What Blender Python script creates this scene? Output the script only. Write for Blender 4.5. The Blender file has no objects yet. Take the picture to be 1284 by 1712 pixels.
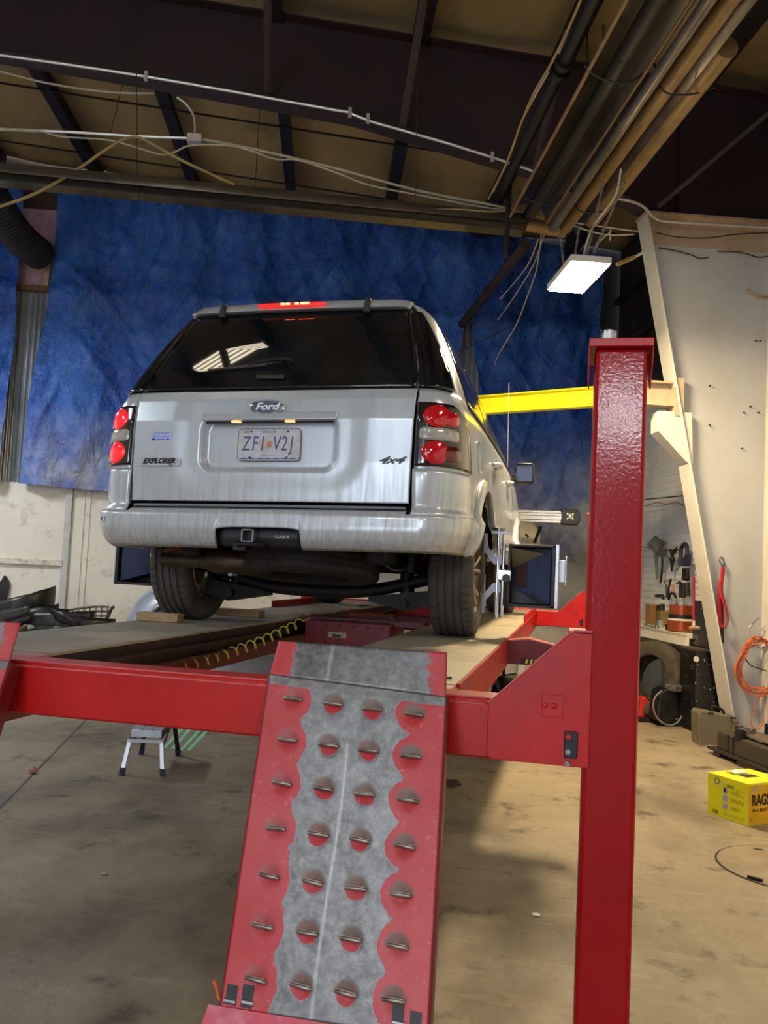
import bpy, bmesh, math, random
from mathutils import Vector, Matrix, noise as mnoise
random.seed(7)
C = bpy.context.scene.collection
PI = math.pi
V = Vector
# ------------------------------------------------------------------ camera
FPX, YAW, PITCH, ROLL = 1426.3, .2219, .0654, .0482
CAM = V((1.3886, -3.6215, 1.347))
def cam_axes():
    sy, cy, sp, cp = math.sin(YAW), math.cos(YAW), math.sin(PITCH), math.cos(PITCH)
    f = V((-sy*cp, cy*cp, sp)); r = V((cy, sy, 0)); u = r.cross(f)
    c, s = math.cos(ROLL), math.sin(ROLL)
    return c*r+s*u, -s*r+c*u, f
CR, CU, CF = cam_axes()
cd = bpy.data.cameras.new('camera'); cam = bpy.data.objects.new('camera', cd); C.objects.link(cam)
m = Matrix.Identity(4)
for i in range(3):
    m[i][0], m[i][1], m[i][2], m[i][3] = CR[i], CU[i], -CF[i], CAM[i]
cam.matrix_world = m
cd.sensor_fit = 'VERTICAL'; cd.sensor_height = 36; cd.sensor_width = 27
cd.lens = 36*FPX/1712; cd.clip_end = 200; cd.clip_start = .05
bpy.context.scene.camera = cam
# surveying helpers: where a sight line meets a plane of the workshop
TH = .2906
BX = V((math.cos(TH), math.sin(TH), 0)); BY = V((-math.sin(TH), math.cos(TH), 0)); BZ = V((0, 0, 1))
def ray(x, y): return CR*((x-642)/FPX) - CU*((y-856)/FPX) + CF
def onz(x, y, z=0): r = ray(x, y); return CAM + r*((z-CAM.z)/r.z)
def ony(x, y, Y): r = ray(x, y); return CAM + r*((Y-CAM.y)/r.y)
def onx(x, y, X): r = ray(x, y); return CAM + r*((X-CAM.x)/r.x)
def B(a, b, c=0): return BX*a + BY*b + BZ*c           # building frame -> world
def toB(P): return V((BX.dot(P), BY.dot(P), P.z))
def onBY(x, y, b): r = ray(x, y); return CAM + r*((b-BY.dot(CAM))/BY.dot(r))
def onBX(x, y, a): r = ray(x, y); return CAM + r*((a-BX.dot(CAM))/BX.dot(r))
# ------------------------------------------------------------------ mesh builder
class MB:
    def __init__(s): s.v = []; s.f = []; s.mi = []; s.cur = 0
    def add(s, vs, fs):
        n = len(s.v); s.v += [V(p) for p in vs]
        for f in fs: s.f.append([n+i for i in f]); s.mi.append(s.cur)
        return s
    def box(s, c, d, ax=None, rot=0):
        c = V(c)
        if ax is None: ax = (V((math.cos(rot), math.sin(rot), 0)), V((-math.sin(rot), math.cos(rot), 0)), BZ)
        a, b, e = [V(ax[i]).normalized()*(d[i]/2) for i in range(3)]
        vs = [c+a*i+b*j+e*k for k in (-1, 1) for j in (-1, 1) for i in (-1, 1)]
        return s.add(vs, [(0,2,3,1),(4,5,7,6),(0,1,5,4),(2,6,7,3),(0,4,6,2),(1,3,7,5)])
    def bx(s, x0, x1, y0, y1, z0, z1): return s.box(((x0+x1)/2, (y0+y1)/2, (z0+z1)/2), (abs(x1-x0), abs(y1-y0), abs(z1-z0)))
    def bB(s, x0, x1, y0, y1, z0, z1): return s.box(B((x0+x1)/2, (y0+y1)/2, (z0+z1)/2), (abs(x1-x0), abs(y1-y0), abs(z1-z0)), rot=TH)
    def prism(s, poly, ext):            # planar polygon (3-D points) extruded by a vector
        n = len(poly); ext = V(ext); p = [V(q) for q in poly]
        nor = V((0, 0, 0))
        for i in range(n): nor += p[i].cross(p[(i+1) % n])
        if nor.dot(ext) > 0: p.reverse()
        return s.add(p+[q+ext for q in p], [list(range(n)), list(range(2*n-1, n-1, -1))]+[(i, i+n, (i+1) % n+n, (i+1) % n) for i in range(n)])
    def cyl(s, a, b, r, n=16, r2=None, cap=True):
        a, b = V(a), V(b); r2 = r if r2 is None else r2
        d = (b-a).normalized(); u = d.orthogonal().normalized(); w = d.cross(u)
        vs = []
        for P, q in ((a, r), (b, r2)):
            for i in range(n):
                t = 2*PI*i/n; vs.append(P+(u*math.cos(t)+w*math.sin(t))*q)
        fs = [(i, (i+1) % n, (i+1) % n+n, i+n) for i in range(n)]
        if cap: fs += [list(range(n-1, -1, -1)), list(range(n, 2*n))]
        return s.add(vs, fs)
    def tube(s, pts, r, n=8, closed=False, cap=True):
        P = [V(p) for p in pts]; m = len(P); u = None; vs = []
        for i in range(m):
            if closed: d = P[(i+1) % m]-P[i-1]
            else: d = P[min(i+1, m-1)]-P[max(i-1, 0)]
            if d.length < 1e-9: d = V((0, 0, 1))
            d.normalize()
            u = d.orthogonal() if u is None else u-d*u.dot(d)
            if u.length < 1e-6: u = d.orthogonal()
            u.normalize(); w = d.cross(u)
            rr = r[i] if isinstance(r, (list, tuple)) else r
            vs += [P[i]+(u*math.cos(2*PI*k/n)+w*math.sin(2*PI*k/n))*rr for k in range(n)]
        fs = []
        for i in range(m if closed else m-1):
            j = (i+1) % m
            for k in range(n): l = (k+1) % n; fs.append((i*n+k, i*n+l, j*n+l, j*n+k))
        if cap and not closed: fs += [list(range(n-1, -1, -1)), list(range((m-1)*n, m*n))]
        return s.add(vs, fs)
    def lathe(s, prof, o, ax, n=32, a0=0, a1=2*PI, ref=None):   # prof: (radius, height along axis)
        o = V(o); ax = V(ax).normalized(); u = (V(ref) if ref else ax.orthogonal()).normalized(); w = ax.cross(u)
        full = abs(a1-a0-2*PI) < 1e-6; cols = n if full else n+1; vs = []
        for i in range(cols):
            t = a0+(a1-a0)*i/n; d = u*math.cos(t)+w*math.sin(t)
            vs += [o+d*r+ax*h for r, h in prof]
        k = len(prof); fs = []
        for i in range(n):
            j = (i+1) % cols
            for q in range(k-1): fs.append((i*k+q, j*k+q, j*k+q+1, i*k+q+1))
        return s.add(vs, fs)
    def grid(s, P, nu, nv, flip=False):  # P(i,j)
        vs = [P(i, j) for j in range(nv+1) for i in range(nu+1)]; w = nu+1
        fs = [(j*w+i, j*w+i+1, (j+1)*w+i+1, (j+1)*w+i) for j in range(nv) for i in range(nu)]
        if flip: fs = [f[::-1] for f in fs]
        return s.add(vs, fs)
    def ball(s, c, r, n=12, sq=(1, 1, 1)):
        c = V(c); vs = []; fs = []; m = n//2
        for j in range(m+1):
            p = PI*j/m
            for i in range(n): t = 2*PI*i/n; vs.append(c+V((math.sin(p)*math.cos(t)*r*sq[0], math.sin(p)*math.sin(t)*r*sq[1], math.cos(p)*r*sq[2])))
        for j in range(m):
            for i in range(n): k = (i+1) % n; fs.append((j*n+i, (j+1)*n+i, (j+1)*n+k, j*n+k))
        return s.add(vs, fs)
def spline(pts, n=8):
    P = [V(p) for p in pts]; out = []
    for i in range(len(P)-1):
        p0 = P[max(i-1, 0)]; p1 = P[i]; p2 = P[i+1]; p3 = P[min(i+2, len(P)-1)]
        for k in range(n):
            t = k/n; out.append(.5*((2*p1)+(p2-p0)*t+(2*p0-5*p1+4*p2-p3)*t*t+(3*p1-p0-3*p2+p3)*t**3))
    out.append(P[-1]); return out
WM = {}
def link(o, parent=None, M=None):
    C.objects.link(o)
    if parent is not None: o.parent = parent
def prop(o, label=None, cat=None, group=None, kind=None):
    if label: o['label'] = label
    if cat: o['category'] = cat
    if group: o['group'] = group
    if kind: o['kind'] = kind
    return o
def thing(name, loc, label, cat, group=None, rot=0):
    o = bpy.data.objects.new(name, None); o.empty_display_size = .1; C.objects.link(o)
    o.location = loc; o.rotation_euler = (0, 0, rot)
    WM[o.name] = Matrix.Translation(V(loc)) @ Matrix.Rotation(rot, 4, 'Z')
    return prop(o, label, cat, group)
def obj(name, mb, mat, parent=None, smooth=40, bevel=0, local=False, label=None, origin=None, subd=0, solid=0, offs=-1):
    """one mesh object; the builder's points are world coordinates unless local=True"""
    me = bpy.data.meshes.new(name)
    if local or parent is not None:
        M = Matrix.Identity(4) if local else WM[parent.name].inverted()
        off = Matrix.Identity(4)
    else:
        if origin is None:
            xs = [p.x for p in mb.v]; ys = [p.y for p in mb.v]; zs = [p.z for p in mb.v]
            origin = V(((min(xs)+max(xs))/2, (min(ys)+max(ys))/2, min(zs)))
        M = Matrix.Translation(-V(origin))
    me.from_pydata([M @ p for p in mb.v], [], mb.f)
    mats = mat if isinstance(mat, (list, tuple)) else [mat]
    for q in mats: me.materials.append(q)
    if any(mb.mi):
        for p, k in zip(me.polygons, mb.mi): p.material_index = k
    if smooth:
        for p in me.polygons: p.use_smooth = True
        me.set_sharp_from_angle(angle=math.radians(smooth))
    me.update()
    o = bpy.data.objects.new(name, me); C.objects.link(o)
    if parent is not None:
        o.parent = parent; WM[o.name] = WM[parent.name].copy()
    else:
        o.location = origin if origin is not None else (0, 0, 0)
        WM[o.name] = Matrix.Translation(V(o.location))
    if solid:
        s = o.modifiers.new('t', 'SOLIDIFY'); s.thickness = solid; s.offset = offs
    if bevel:
        b = o.modifiers.new('b', 'BEVEL'); b.width = bevel; b.segments = 2; b.limit_method = 'ANGLE'; b.angle_limit = .6
        b.harden_normals = False
    if subd:
        b = o.modifiers.new('s', 'SUBSURF'); b.levels = subd; b.render_levels = subd
    if label: o['label'] = label
    return o
def single(name, mb, mat, label, cat, group=None, kind=None, **k):
    return prop(obj(name, mb, mat, None, **k), label, cat, group, kind)
def struct(name, mb, mat, parent=None, **k):
    o = obj(name, mb, mat, parent, **k)
    if parent is None: o['kind'] = 'structure'
    return o
def text_mb(body, size, O, X, Y, depth=.001, shear=0, bold=0, sx=1, align='CENTER', bend=None):
    cu = bpy.data.curves.new('t', 'FONT'); cu.body = body; cu.size = size; cu.extrude = depth; cu.shear = shear
    cu.align_x = align; cu.align_y = 'CENTER'; cu.offset = bold; cu.resolution_u = 3
    o = bpy.data.objects.new('t', cu); C.objects.link(o)
    dg = bpy.context.evaluated_depsgraph_get(); dg.update()
    me = bpy.data.meshes.new_from_object(o.evaluated_get(dg))
    X = V(X).normalized(); Y = V(Y).normalized(); N = X.cross(Y); O = V(O)
    mb = MB()
    vs = [O+X*(v.co.x*sx)+Y*v.co.y+N*v.co.z for v in me.vertices]
    mb.add(vs, [tuple(p.vertices) for p in me.polygons])
    bpy.data.objects.remove(o); bpy.data.curves.remove(cu); bpy.data.meshes.remove(me)
    return mb
def dup(root, loc, rot=None, label=None, group=None, scale=None):
    r = root.copy(); C.objects.link(r); r.location = loc
    if rot is not None: r.rotation_euler = rot
    if scale: r.scale = scale
    if label: r['label'] = label
    if group: r['group'] = group
    WM[r.name] = Matrix.Translation(V(loc)) @ r.rotation_euler.to_matrix().to_4x4()
    for ch in [c for c in C.objects if c.parent == root]:
        c = ch.copy(); C.objects.link(c); c.parent = r
        for g in [q for q in C.objects if q.parent == ch]:
            d = g.copy(); C.objects.link(d); d.parent = c
    return r
# ------------------------------------------------------------------ materials
def mat(name, col, rough=.5, metal=0, var=.12, scale=8, bump=0, bscale=60, coat=0, col2=None, c2amt=.5, c2scale=4,
        c2lo=.5, c2hi=.62, emis=None, estr=0, spec=.5, stretch=(1, 1, 1), trans=0, detail=6, rvar=.1, c2detail=6, bdist=.01):
    m = bpy.data.materials.new(name); m.use_nodes = True; nt = m.node_tree; N = nt.nodes; L = nt.links
    bs = N['Principled BSDF']
    bs.inputs['Metallic'].default_value = metal; bs.inputs['Coat Weight'].default_value = coat
    bs.inputs['Coat Roughness'].default_value = .08; bs.inputs['Specular IOR Level'].default_value = spec
    bs.inputs['Transmission Weight'].default_value = trans
    tc = N.new('ShaderNodeTexCoord'); mp = N.new('ShaderNodeMapping'); mp.inputs['Scale'].default_value = stretch
    geo = N.new('ShaderNodeNewGeometry'); L.new(geo.outputs['Position'], mp.inputs['Vector'])
    nz = N.new('ShaderNodeTexNoise'); nz.inputs['Scale'].default_value = scale; nz.inputs['Detail'].default_value = detail
    L.new(mp.outputs[0], nz.inputs['Vector'])
    r = N.new('ShaderNodeMapRange'); r.inputs[1].default_value = .3; r.inputs[2].default_value = .7
    r.inputs[3].default_value = 1-var; r.inputs[4].default_value = 1+var; L.new(nz.outputs[0], r.inputs[0])
    mul = N.new('ShaderNodeMix'); mul.data_type = 'RGBA'; mul.blend_type = 'MULTIPLY'; mul.inputs['Factor'].default_value = 1
    mul.inputs['A'].default_value = (*col, 1); L.new(r.outputs[0], mul.inputs['B'])
    out = mul.outputs['Result']
    if col2:
        n2 = N.new('ShaderNodeTexNoise'); n2.inputs['Scale'].default_value = c2scale; n2.inputs['Detail'].default_value = c2detail
        n2.inputs['Roughness'].default_value = .6
        L.new(mp.outputs[0], n2.inputs['Vector'])
        r2 = N.new('ShaderNodeMapRange'); r2.inputs[1].default_value = c2lo; r2.inputs[2].default_value = c2hi
        r2.inputs[4].default_value = c2amt; L.new(n2.outputs[0], r2.inputs[0])
        mx = N.new('ShaderNodeMix'); mx.data_type = 'RGBA'; L.new(r2.outputs[0], mx.inputs['Factor'])
        L.new(out, mx.inputs['A']); mx.inputs['B'].default_value = (*col2, 1); out = mx.outputs['Result']
    L.new(out, bs.inputs['Base Color'])
    rr = N.new('ShaderNodeMapRange'); rr.inputs[1].default_value = .3; rr.inputs[2].default_value = .7
    rr.inputs[3].default_value = max(0, rough-rvar*rough); rr.inputs[4].default_value = min(1, rough+rvar*rough)
    L.new(nz.outputs[0], rr.inputs[0]); L.new(rr.outputs[0], bs.inputs['Roughness'])
    if bump:
        n3 = N.new('ShaderNodeTexNoise'); n3.inputs['Scale'].default_value = bscale; n3.inputs['Detail'].default_value = 4
        L.new(mp.outputs[0], n3.inputs['Vector'])
        b = N.new('ShaderNodeBump'); b.inputs['Strength'].default_value = bump; b.inputs['Distance'].default_value = bdist
        L.new(n3.outputs[0], b.inputs['Height']); L.new(b.outputs[0], bs.inputs['Normal'])
    if emis:
        bs.inputs['Emission Color'].default_value = (*emis, 1); bs.inputs['Emission Strength'].default_value = estr
    return m
def hx(h):
    c = [int(h[i:i+2], 16)/255 for i in (0, 2, 4)]
    return tuple(x/12.92 if x <= .04045 else ((x+.055)/1.055)**2.4 for x in c)
MT = {}
MT['red'] = mat('red enamel', hx('b81614'), .36, var=.1, scale=5, coat=.12, spec=.35, bump=.05, bscale=90, col2=hx('961818'), c2amt=.5, c2scale=3)
MT['redpost'] = mat('orange peel red enamel', hx('9c0308'), .42, var=.06, scale=4, coat=.34, spec=.15, bump=.2, bscale=120, bdist=.002, rvar=.02)
_n = MT['redpost'].node_tree; _b = _n.nodes['Principled BSDF']; _n.links.new(_b.inputs['Normal'].links[0].from_socket, _b.inputs['Coat Normal']); _b.inputs['Coat Roughness'].default_value = .1
MT['reddark'] = mat('dark red enamel', hx('6a0b12'), .4, var=.15, scale=6)
MT['edge'] = mat('pale pink edge', hx('c9605e'), .5, var=.2, scale=20)  # pink that stands in for highlights on crossbeam and gusset edges
MT['black'] = mat('black plastic', hx('111214'), .45, var=.2, scale=12)
MT['blackgloss'] = mat('gloss black', hx('070708'), .12, coat=.5)
MT['rubber'] = mat('tyre rubber', hx('45413c'), .8, var=.2, scale=14, col2=hx('57524a'), c2amt=.5, c2scale=5)
MT['dusty'] = mat('dusty tyre rubber', hx('4a4234'), .85, var=.2, scale=10, col2=hx('2c2820'), c2amt=.6, c2scale=8)
MT['spare'] = mat('grimy spare tyre', hx('26221d'), .8, var=.3, scale=9, col2=hx('38322a'), c2amt=.5)
MT['lug'] = mat('worn lug steel', hx('8a8276'), .4, metal=.7, var=.3, scale=60, col2=hx('4d4339'), c2amt=.7, c2scale=30)
MT['under'] = mat('underbody steel', hx('15120f'), .6, metal=.3, var=.4, scale=12, col2=hx('2e241a'), c2amt=.6)
MT['rustpipe'] = mat('rusty exhaust steel', hx('4a3d2e'), .5, metal=.6, var=.3, scale=15, col2=hx('5a3a1e'), c2amt=.5, c2scale=9)
MT['steel'] = mat('bare steel', hx('8c8d8e'), .35, metal=.9, var=.15, scale=20)
MT['zinc'] = mat('zinc steel', hx('b9bab8'), .35, metal=.8, var=.12, scale=30)
MT['chrome'] = mat('chrome', hx('d8d8d8'), .1, metal=1, var=.03)
MT['alu'] = mat('aluminium', hx('c4c6c8'), .35, metal=.85, var=.08, scale=14)
MT['glass'] = mat('tinted glass', hx('0c0f13'), .03, var=.1, scale=3, coat=0, spec=.5, rvar=0, col2=hx('2e343b'), c2amt=.45, c2scale=2.5, c2lo=.45, c2hi=.75)
MT['white'] = mat('white paint', hx('d9d6cc'), .5, var=.06, scale=3, col2=hx('b5ad9c'), c2amt=.35, c2scale=1.8)
MT['cream'] = mat('cream enamel', hx('e3dec9'), .45, var=.06, scale=3)
MT['wood'] = mat('chock wood', hx('a88b62'), .7, var=.25, scale=30, stretch=(1, 6, 6))
MT['yellow'] = mat('yellow beam enamel', hx('f2e400'), .35, var=.05, scale=4, col2=hx('e0c400'), c2amt=.4)
# ================================================================== THE BUILDING
# floor
FLO = bpy.data.materials.new('stained concrete floor'); FLO.use_nodes = True
def floor_mat():
    nt = FLO.node_tree; N = nt.nodes; L = nt.links; bs = N['Principled BSDF']
    geo = N.new('ShaderNodeNewGeometry'); P = geo.outputs['Position']
    def noise(sc, det=6, rough=.55, stretch=None):
        n = N.new('ShaderNodeTexNoise'); n.inputs['Scale'].default_value = sc; n.inputs['Detail'].default_value = det; n.inputs['Roughness'].default_value = rough
        if stretch:
            mp = N.new('ShaderNodeMapping'); mp.inputs['Scale'].default_value = stretch; L.new(P, mp.inputs[0]); L.new(mp.outputs[0], n.inputs['Vector'])
        else: L.new(P, n.inputs['Vector'])
        return n.outputs[0]
    def rng(x, a, b, c=0, d=1):
        r = N.new('ShaderNodeMapRange'); r.inputs[1].default_value = a; r.inputs[2].default_value = b; r.inputs[3].default_value = c; r.inputs[4].default_value = d
        L.new(x, r.inputs[0]); return r.outputs[0]
    def mix(f, a, b, mode='MIX'):
        m = N.new('ShaderNodeMix'); m.data_type = 'RGBA'; m.blend_type = mode
        for k, q in (('Factor', f), ('A', a), ('B', b)):
            if isinstance(q, (int, float)): m.inputs[k].default_value = q
            elif isinstance(q, tuple): m.inputs[k].default_value = (*q, 1)
            else: L.new(q, m.inputs[k])
        return m.outputs['Result']
    def math_(op, a, b=None):
        m = N.new('ShaderNodeMath'); m.operation = op
        for i, q in enumerate((a, b)):
            if q is None: continue
            if isinstance(q, (int, float)): m.inputs[i].default_value = q
            else: L.new(q, m.inputs[i])
        return m.outputs[0]
    c = mix(rng(noise(1.3, 8, .6), .35, .65), hx('80745f'), hx('9b8c70'))
    c = mix(rng(noise(14, 8, .7), .3, .7), c, hx('9a8e78'))
    # oily blotches, mainly where the cars drip between and beside the runways
    c = mix(rng(noise(1.1, 5, .6, (1.0, .7, 1)), .48, .64, 0, .6), c, hx('4a4236'))
    c = mix(rng(noise(3.1, 6, .65), .57, .68, 0, .8), c, hx('302a23'))
    c = mix(rng(noise(9, 5, .6), .66, .72, 0, .5), c, hx('2c2824'))
    c = mix(rng(noise(40, 4, .6), .66, .74, 0, .35), c, hx('d8cdb4'))
    # long scuff streaks
    c = mix(rng(noise(6, 6, .6, (.35, 2.2, 1)), .58, .72, 0, .25), c, hx('c9bca0'))
    # saw-cut joints
    sx = N.new('ShaderNodeSeparateXYZ'); L.new(P, sx.inputs[0])
    def joint(p, q, w=.006):
        d = V((q.x-p.x, q.y-p.y)); n = V((-d.y, d.x)).normalized(); k = n.x*p.x+n.y*p.y
        e = math_('SUBTRACT', math_('ADD', math_('MULTIPLY', sx.outputs[0], n.x), math_('MULTIPLY', sx.outputs[1], n.y)), k)
        return rng(math_('ABSOLUTE', e), w, w*1.8, 1, 0)
    j = joint(onz(60, 1290), onz(145, 1203), .007)
    c = mix(math_('MULTIPLY', j, .75), c, hx('1e1b17'))
    j2 = joint(onz(30, 1249), onz(300, 1262), .003)
    c = mix(math_('MULTIPLY', j2, .35), c, hx('2e2a25'))
    j3 = joint(onz(1075, 1253), onz(1180, 1258), .003)
    c = mix(math_('MULTIPLY', j3, .35), c, hx('2e2a25'))
    L.new(c, bs.inputs['Base Color'])
    L.new(rng(noise(2.3, 6), .35, .65, .42, .7), bs.inputs['Roughness'])
    b = N.new('ShaderNodeBump'); b.inputs['Strength'].default_value = .25; b.inputs['Distance'].default_value = .01
    L.new(noise(35, 8, .7), b.inputs['Height']); L.new(b.outputs[0], bs.inputs['Normal'])
floor_mat()
WL, WR, YE, YB, YF = -7.5, 4.25, 7.63, -15.0, 3.45     # side walls, end wall, back, frame plane (building frame)
struct('floor', MB().bB(WL-.2, WR+2, YB-3, YE+.3, -.2, 0), FLO, smooth=0)
# end wall: precast base + corrugated liner + insulation
MT['precast'] = mat('painted block wall', hx('d8d4c6'), .8, var=.06, scale=2, col2=hx('8f8a7c'), c2amt=.5, c2scale=5, c2lo=.56, c2hi=.7, bump=.2, bscale=30)
MT['corr'] = mat('galvanised corrugated sheet', hx('a9aeb0'), .35, metal=.7, var=.12, scale=3)
MT['insul'] = mat('sooty roof insulation facing', hx('a08a5e'), .75, var=.2, scale=.8, col2=hx('3c3022'), c2amt=.7, c2scale=.9, c2lo=.52, c2hi=.8, bump=.3, bscale=4)
MT['insuldark'] = mat('soot blackened wall insulation', hx('17130f'), .8, var=.4, scale=1.2, col2=hx('3a3430'), c2amt=.5, c2scale=.8, bump=.3, bscale=3)
MT['pink'] = mat('pink fibreglass batt', hx('c9a0ae'), .95, var=.2, scale=9, col2=hx('a57f8e'), c2amt=.6, c2scale=7, bump=.6, bscale=18)
MT['iron'] = mat('red oxide primer steel', hx('2e1b1c'), .6, var=.25, scale=2, col2=hx('1c1314'), c2amt=.6, c2scale=1.5)
MT['irondk'] = mat('sooty purlin steel', hx('17120f'), .6, var=.3, scale=3)
zc = 2.237
w = MB().bB(WL, WR+.2, YE, YE+.2, 0, zc)
for x in (-6.2, -4.4): w.bB(x, x+1.6, YE-.012, YE, 0.0, zc)
wall = struct('wall_end', w, MT['precast'], smooth=0)
# pilaster, rail and seams on the painted wall
p0 = toB(onBY(107, 900, YE)).x
struct('trim_1', MB().bB(p0, p0+.085, YE-.05, YE, 0, zc), mat('pilaster paint', hx('b9b8b4'), .7), bevel=.004)
struct('trim_2', MB().bB(p0+.24, p0+.25, YE-.016, YE, 0, zc), mat('seam shadow paint', hx('a7a193'), .8))
a = toB(onBY(0, 937, YE)); b = toB(onBY(107, 934, YE))
MT['rail'] = mat('chipped white rail', hx('c9c4b4'), .7, var=.15, scale=8, col2=hx('75705f'), c2amt=.6, c2scale=12)
struct('trim_3', MB().bB(a.x-1, b.x, YE-.06, YE, a.z-.035, a.z+.035), MT['rail'], bevel=.004)
def corrugated(x0, x1, z0, z1, y, pitch=.068, dep=.016):
    n = int((x1-x0)/pitch*8)
    return MB().grid(lambda i, j: B(x0+(x1-x0)*i/n, y-dep*math.cos(2*PI*i/8), (z0, z1)[j]), n, 1)
struct('wall_end_liner', corrugated(WL, WR+.2, zc, 4.82, YE+.03), MT['corr'])
struct('wall_end_upper', MB().bB(WL, -2.9, YE+.05, YE+.15, 4.8, 5.95), MT['pink'], smooth=0)
struct('wall_end_top', MB().bB(WL, -2.9, YE+.05, YE+.15, 5.95, 7.6), mat('brown sheathing', hx('4a3524'), .8, var=.3, scale=4), smooth=0)
struct('wall_end_soot', MB().bB(-2.9, WR+.3, YE+.05, YE+.15, 4.8, 7.6), MT['insuldark'], smooth=0)
struct('trim_4', MB().bB(-4.4, -3.2, YE-.07, YE+.05, 4.80, 4.87), mat('raw timber plate', hx('6b4a32'), .8))
a = toB(onBY(52, 433, YE)); b = toB(onBY(86, 433, YE))
tb = MB().bB(a.x+.12, b.x+.1, YE-.06, YE+.04, a.z-.03, a.z+.03); tb.bB(a.x+.2, a.x+.27, YE-.06, YE+.04, 4.87, a.z)
struct('trim_5', tb, mat('pale stud timber', hx('b59a78'), .8), bevel=.003)
# side walls
MT['sidewall'] = mat('white ribbed liner', hx('e2e2dc'), .55, var=.05, scale=2, col2=hx('9a9892'), c2amt=.3, c2scale=1.3)
def ribbed(x, y0, y1, z0, z1, pitch=.075, dep=.008, sgn=-1):
    n = int((z1-z0)/pitch*6); prof = (0, 0, 1, 1, 1, 0)
    return MB().grid(lambda i, j: B(x+sgn*dep*prof[j % 6], (y0, y1)[i], z0+(z1-z0)*j/n), 1, n)
struct('wall_right', ribbed(WR, YB, YE, 0, 3.6), MT['sidewall'], smooth=0)
struct('wall_right_upper', MB().bB(WR+.0, WR+.1, YB, YE, 3.6, 6.2), MT['insuldark'], smooth=0)
struct('light_block_wall', MB().bB(-3.4, WR+.2, YB-.2, YB, 0, 7.4), MT['insuldark'], smooth=0)  # unseen wall added to keep daylight out of the red post's reflection
struct('light_block_header', MB().bB(WL, -3.4, YB-.2, YB, 4.6, 7.4), MT['insuldark'], smooth=0)  # unseen header added to narrow the daylight opening
struct('wall_left', MB().bB(WL-.1, WL, YB, YE, 0, 7.4), MT['sidewall'], smooth=0)
for i, z in enumerate((3.62, 4.5, 5.2)):
    struct('trim_%d' % (6+i), MB().bB(WR-.09, WR, YF+.1, YE, z-.03, z+.03), MT['sidewall'] if i == 0 else MT['irondk'])
# roof: insulation facing between purlins, 1 in 14 slope
def roofz(x): return 6.12-.075*x+.2
rb = MB()
for k in range(-5, 4): pass
n = 60
def RP(i, j):
    x = WL+(WR-WL)*i/n; y = YB+(YE-YB)*j/80
    return B(x, y, roofz(x)-.05*abs(math.sin(PI*(x+2.97)/1.29))+.02*mnoise.noise(V((x*1.5, y*1.5, 0))))
rb.grid(RP, n, 80, flip=True)
struct('ceiling', rb, MT['insul'], solid=.05, offs=-1)
px_list = [-6.87, -5.57, -4.27, -2.97, -1.68, -.39, .9, 2.19, 3.48]
for i, x in enumerate(px_list):
    z = roofz(x); q = MB().bB(x-.04, x+.04, YB, YE, z-.24, z-.02); q.bB(x-.04, x+.09, YB, YE, z-.245, z-.235)
    o = single('roof_purlin', q, MT['irondk'], 'dark roof purlin, %s of the row under the insulation' % (
        ['outermost left', 'second from left', 'third from left', 'fourth from left', 'fifth from left', 'sixth from left', 'seventh from left', 'second from right', 'outermost right'][i]), 'beam', 'roof purlins')
# thin sag strips under the insulation (between purlins)
for y, nm in ((5.2, 'nearer'), (6.6, 'farther')):
    q = MB()
    q.tube([B(x, y, roofz(x)-.27) for x in (-4.2, -1, 2, 4.2)], .012, 6)
    single('sag_rod', q, MT['irondk'], 'dark sag rod crossing under the purlins, the one %s from the car' % ('less far' if y < 6 else 'farthest'), 'rod')
# main frame: tapered rafter and column
bot = [(-7.4, 5.75), (-2.708, 5.58), (-1.483, 5.477), (.353, 5.286), (2.116, 4.902), (2.806, 4.748), (3.0, 4.66)]
def rtop(x): return 6.10-.075*x
fr = thing('steel_frame', B(3.9, YF, 0), 'brown primed steel rafter on a white tapered column beside the red lift post', 'frame', rot=TH)
poly = [B(x, YF-.006, z) for x, z in bot]+[B(3.0, YF-.006, 4.6), B(4.2, YF-.006, 4.6), B(4.2, YF-.006, rtop(4.2))]+[B(-7.4, YF-.006, rtop(-7.4))]
obj('rafter_web', MB().prism(poly, BY*.012), MT['iron'], fr, smooth=0)
f = MB()
for i in range(len(bot)-1):
    (x0, z0), (x1, z1) = bot[i], bot[i+1]
    d = (B(x1, 0, z1)-B(x0, 0, z0)).normalized()
    f.box((B(x0, YF, z0)+B(x1, YF, z1))/2, ((B(x1, 0, z1)-B(x0, 0, z0)).length+.01, .22, .014), ax=(d, BY, d.cross(BY)))
obj('bottom_flange', f, MT['iron'], fr, smooth=0)
f = MB(); f.prism([B(-7.4, YF-.11, rtop(-7.4)), B(4.2, YF-.11, rtop(4.2)), B(4.2, YF-.11, rtop(4.2)+.015), B(-7.4, YF-.11, rtop(-7.4)+.015)], BY*.22)
obj('top_flange', f, MT['iron'], fr, smooth=0)
for x in (-.52, .9, 2.19, 3.3, -1.68, -2.97): # stiffener plates on the web
    zb = 4.6 if x > 3 else [bot[i][1]+(bot[i+1][1]-bot[i][1])*(x-bot[i][0])/(bot[i+1][0]-bot[i][0]) for i in range(len(bot)-1) if bot[i][0] <= x <= bot[i+1][0]][0]
    if x > 3: obj('web_stiffener', MB().bB(x-.005, x+.005, YF-.1, YF, zb, rtop(x)), MT['iron'], fr, smooth=0)
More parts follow.
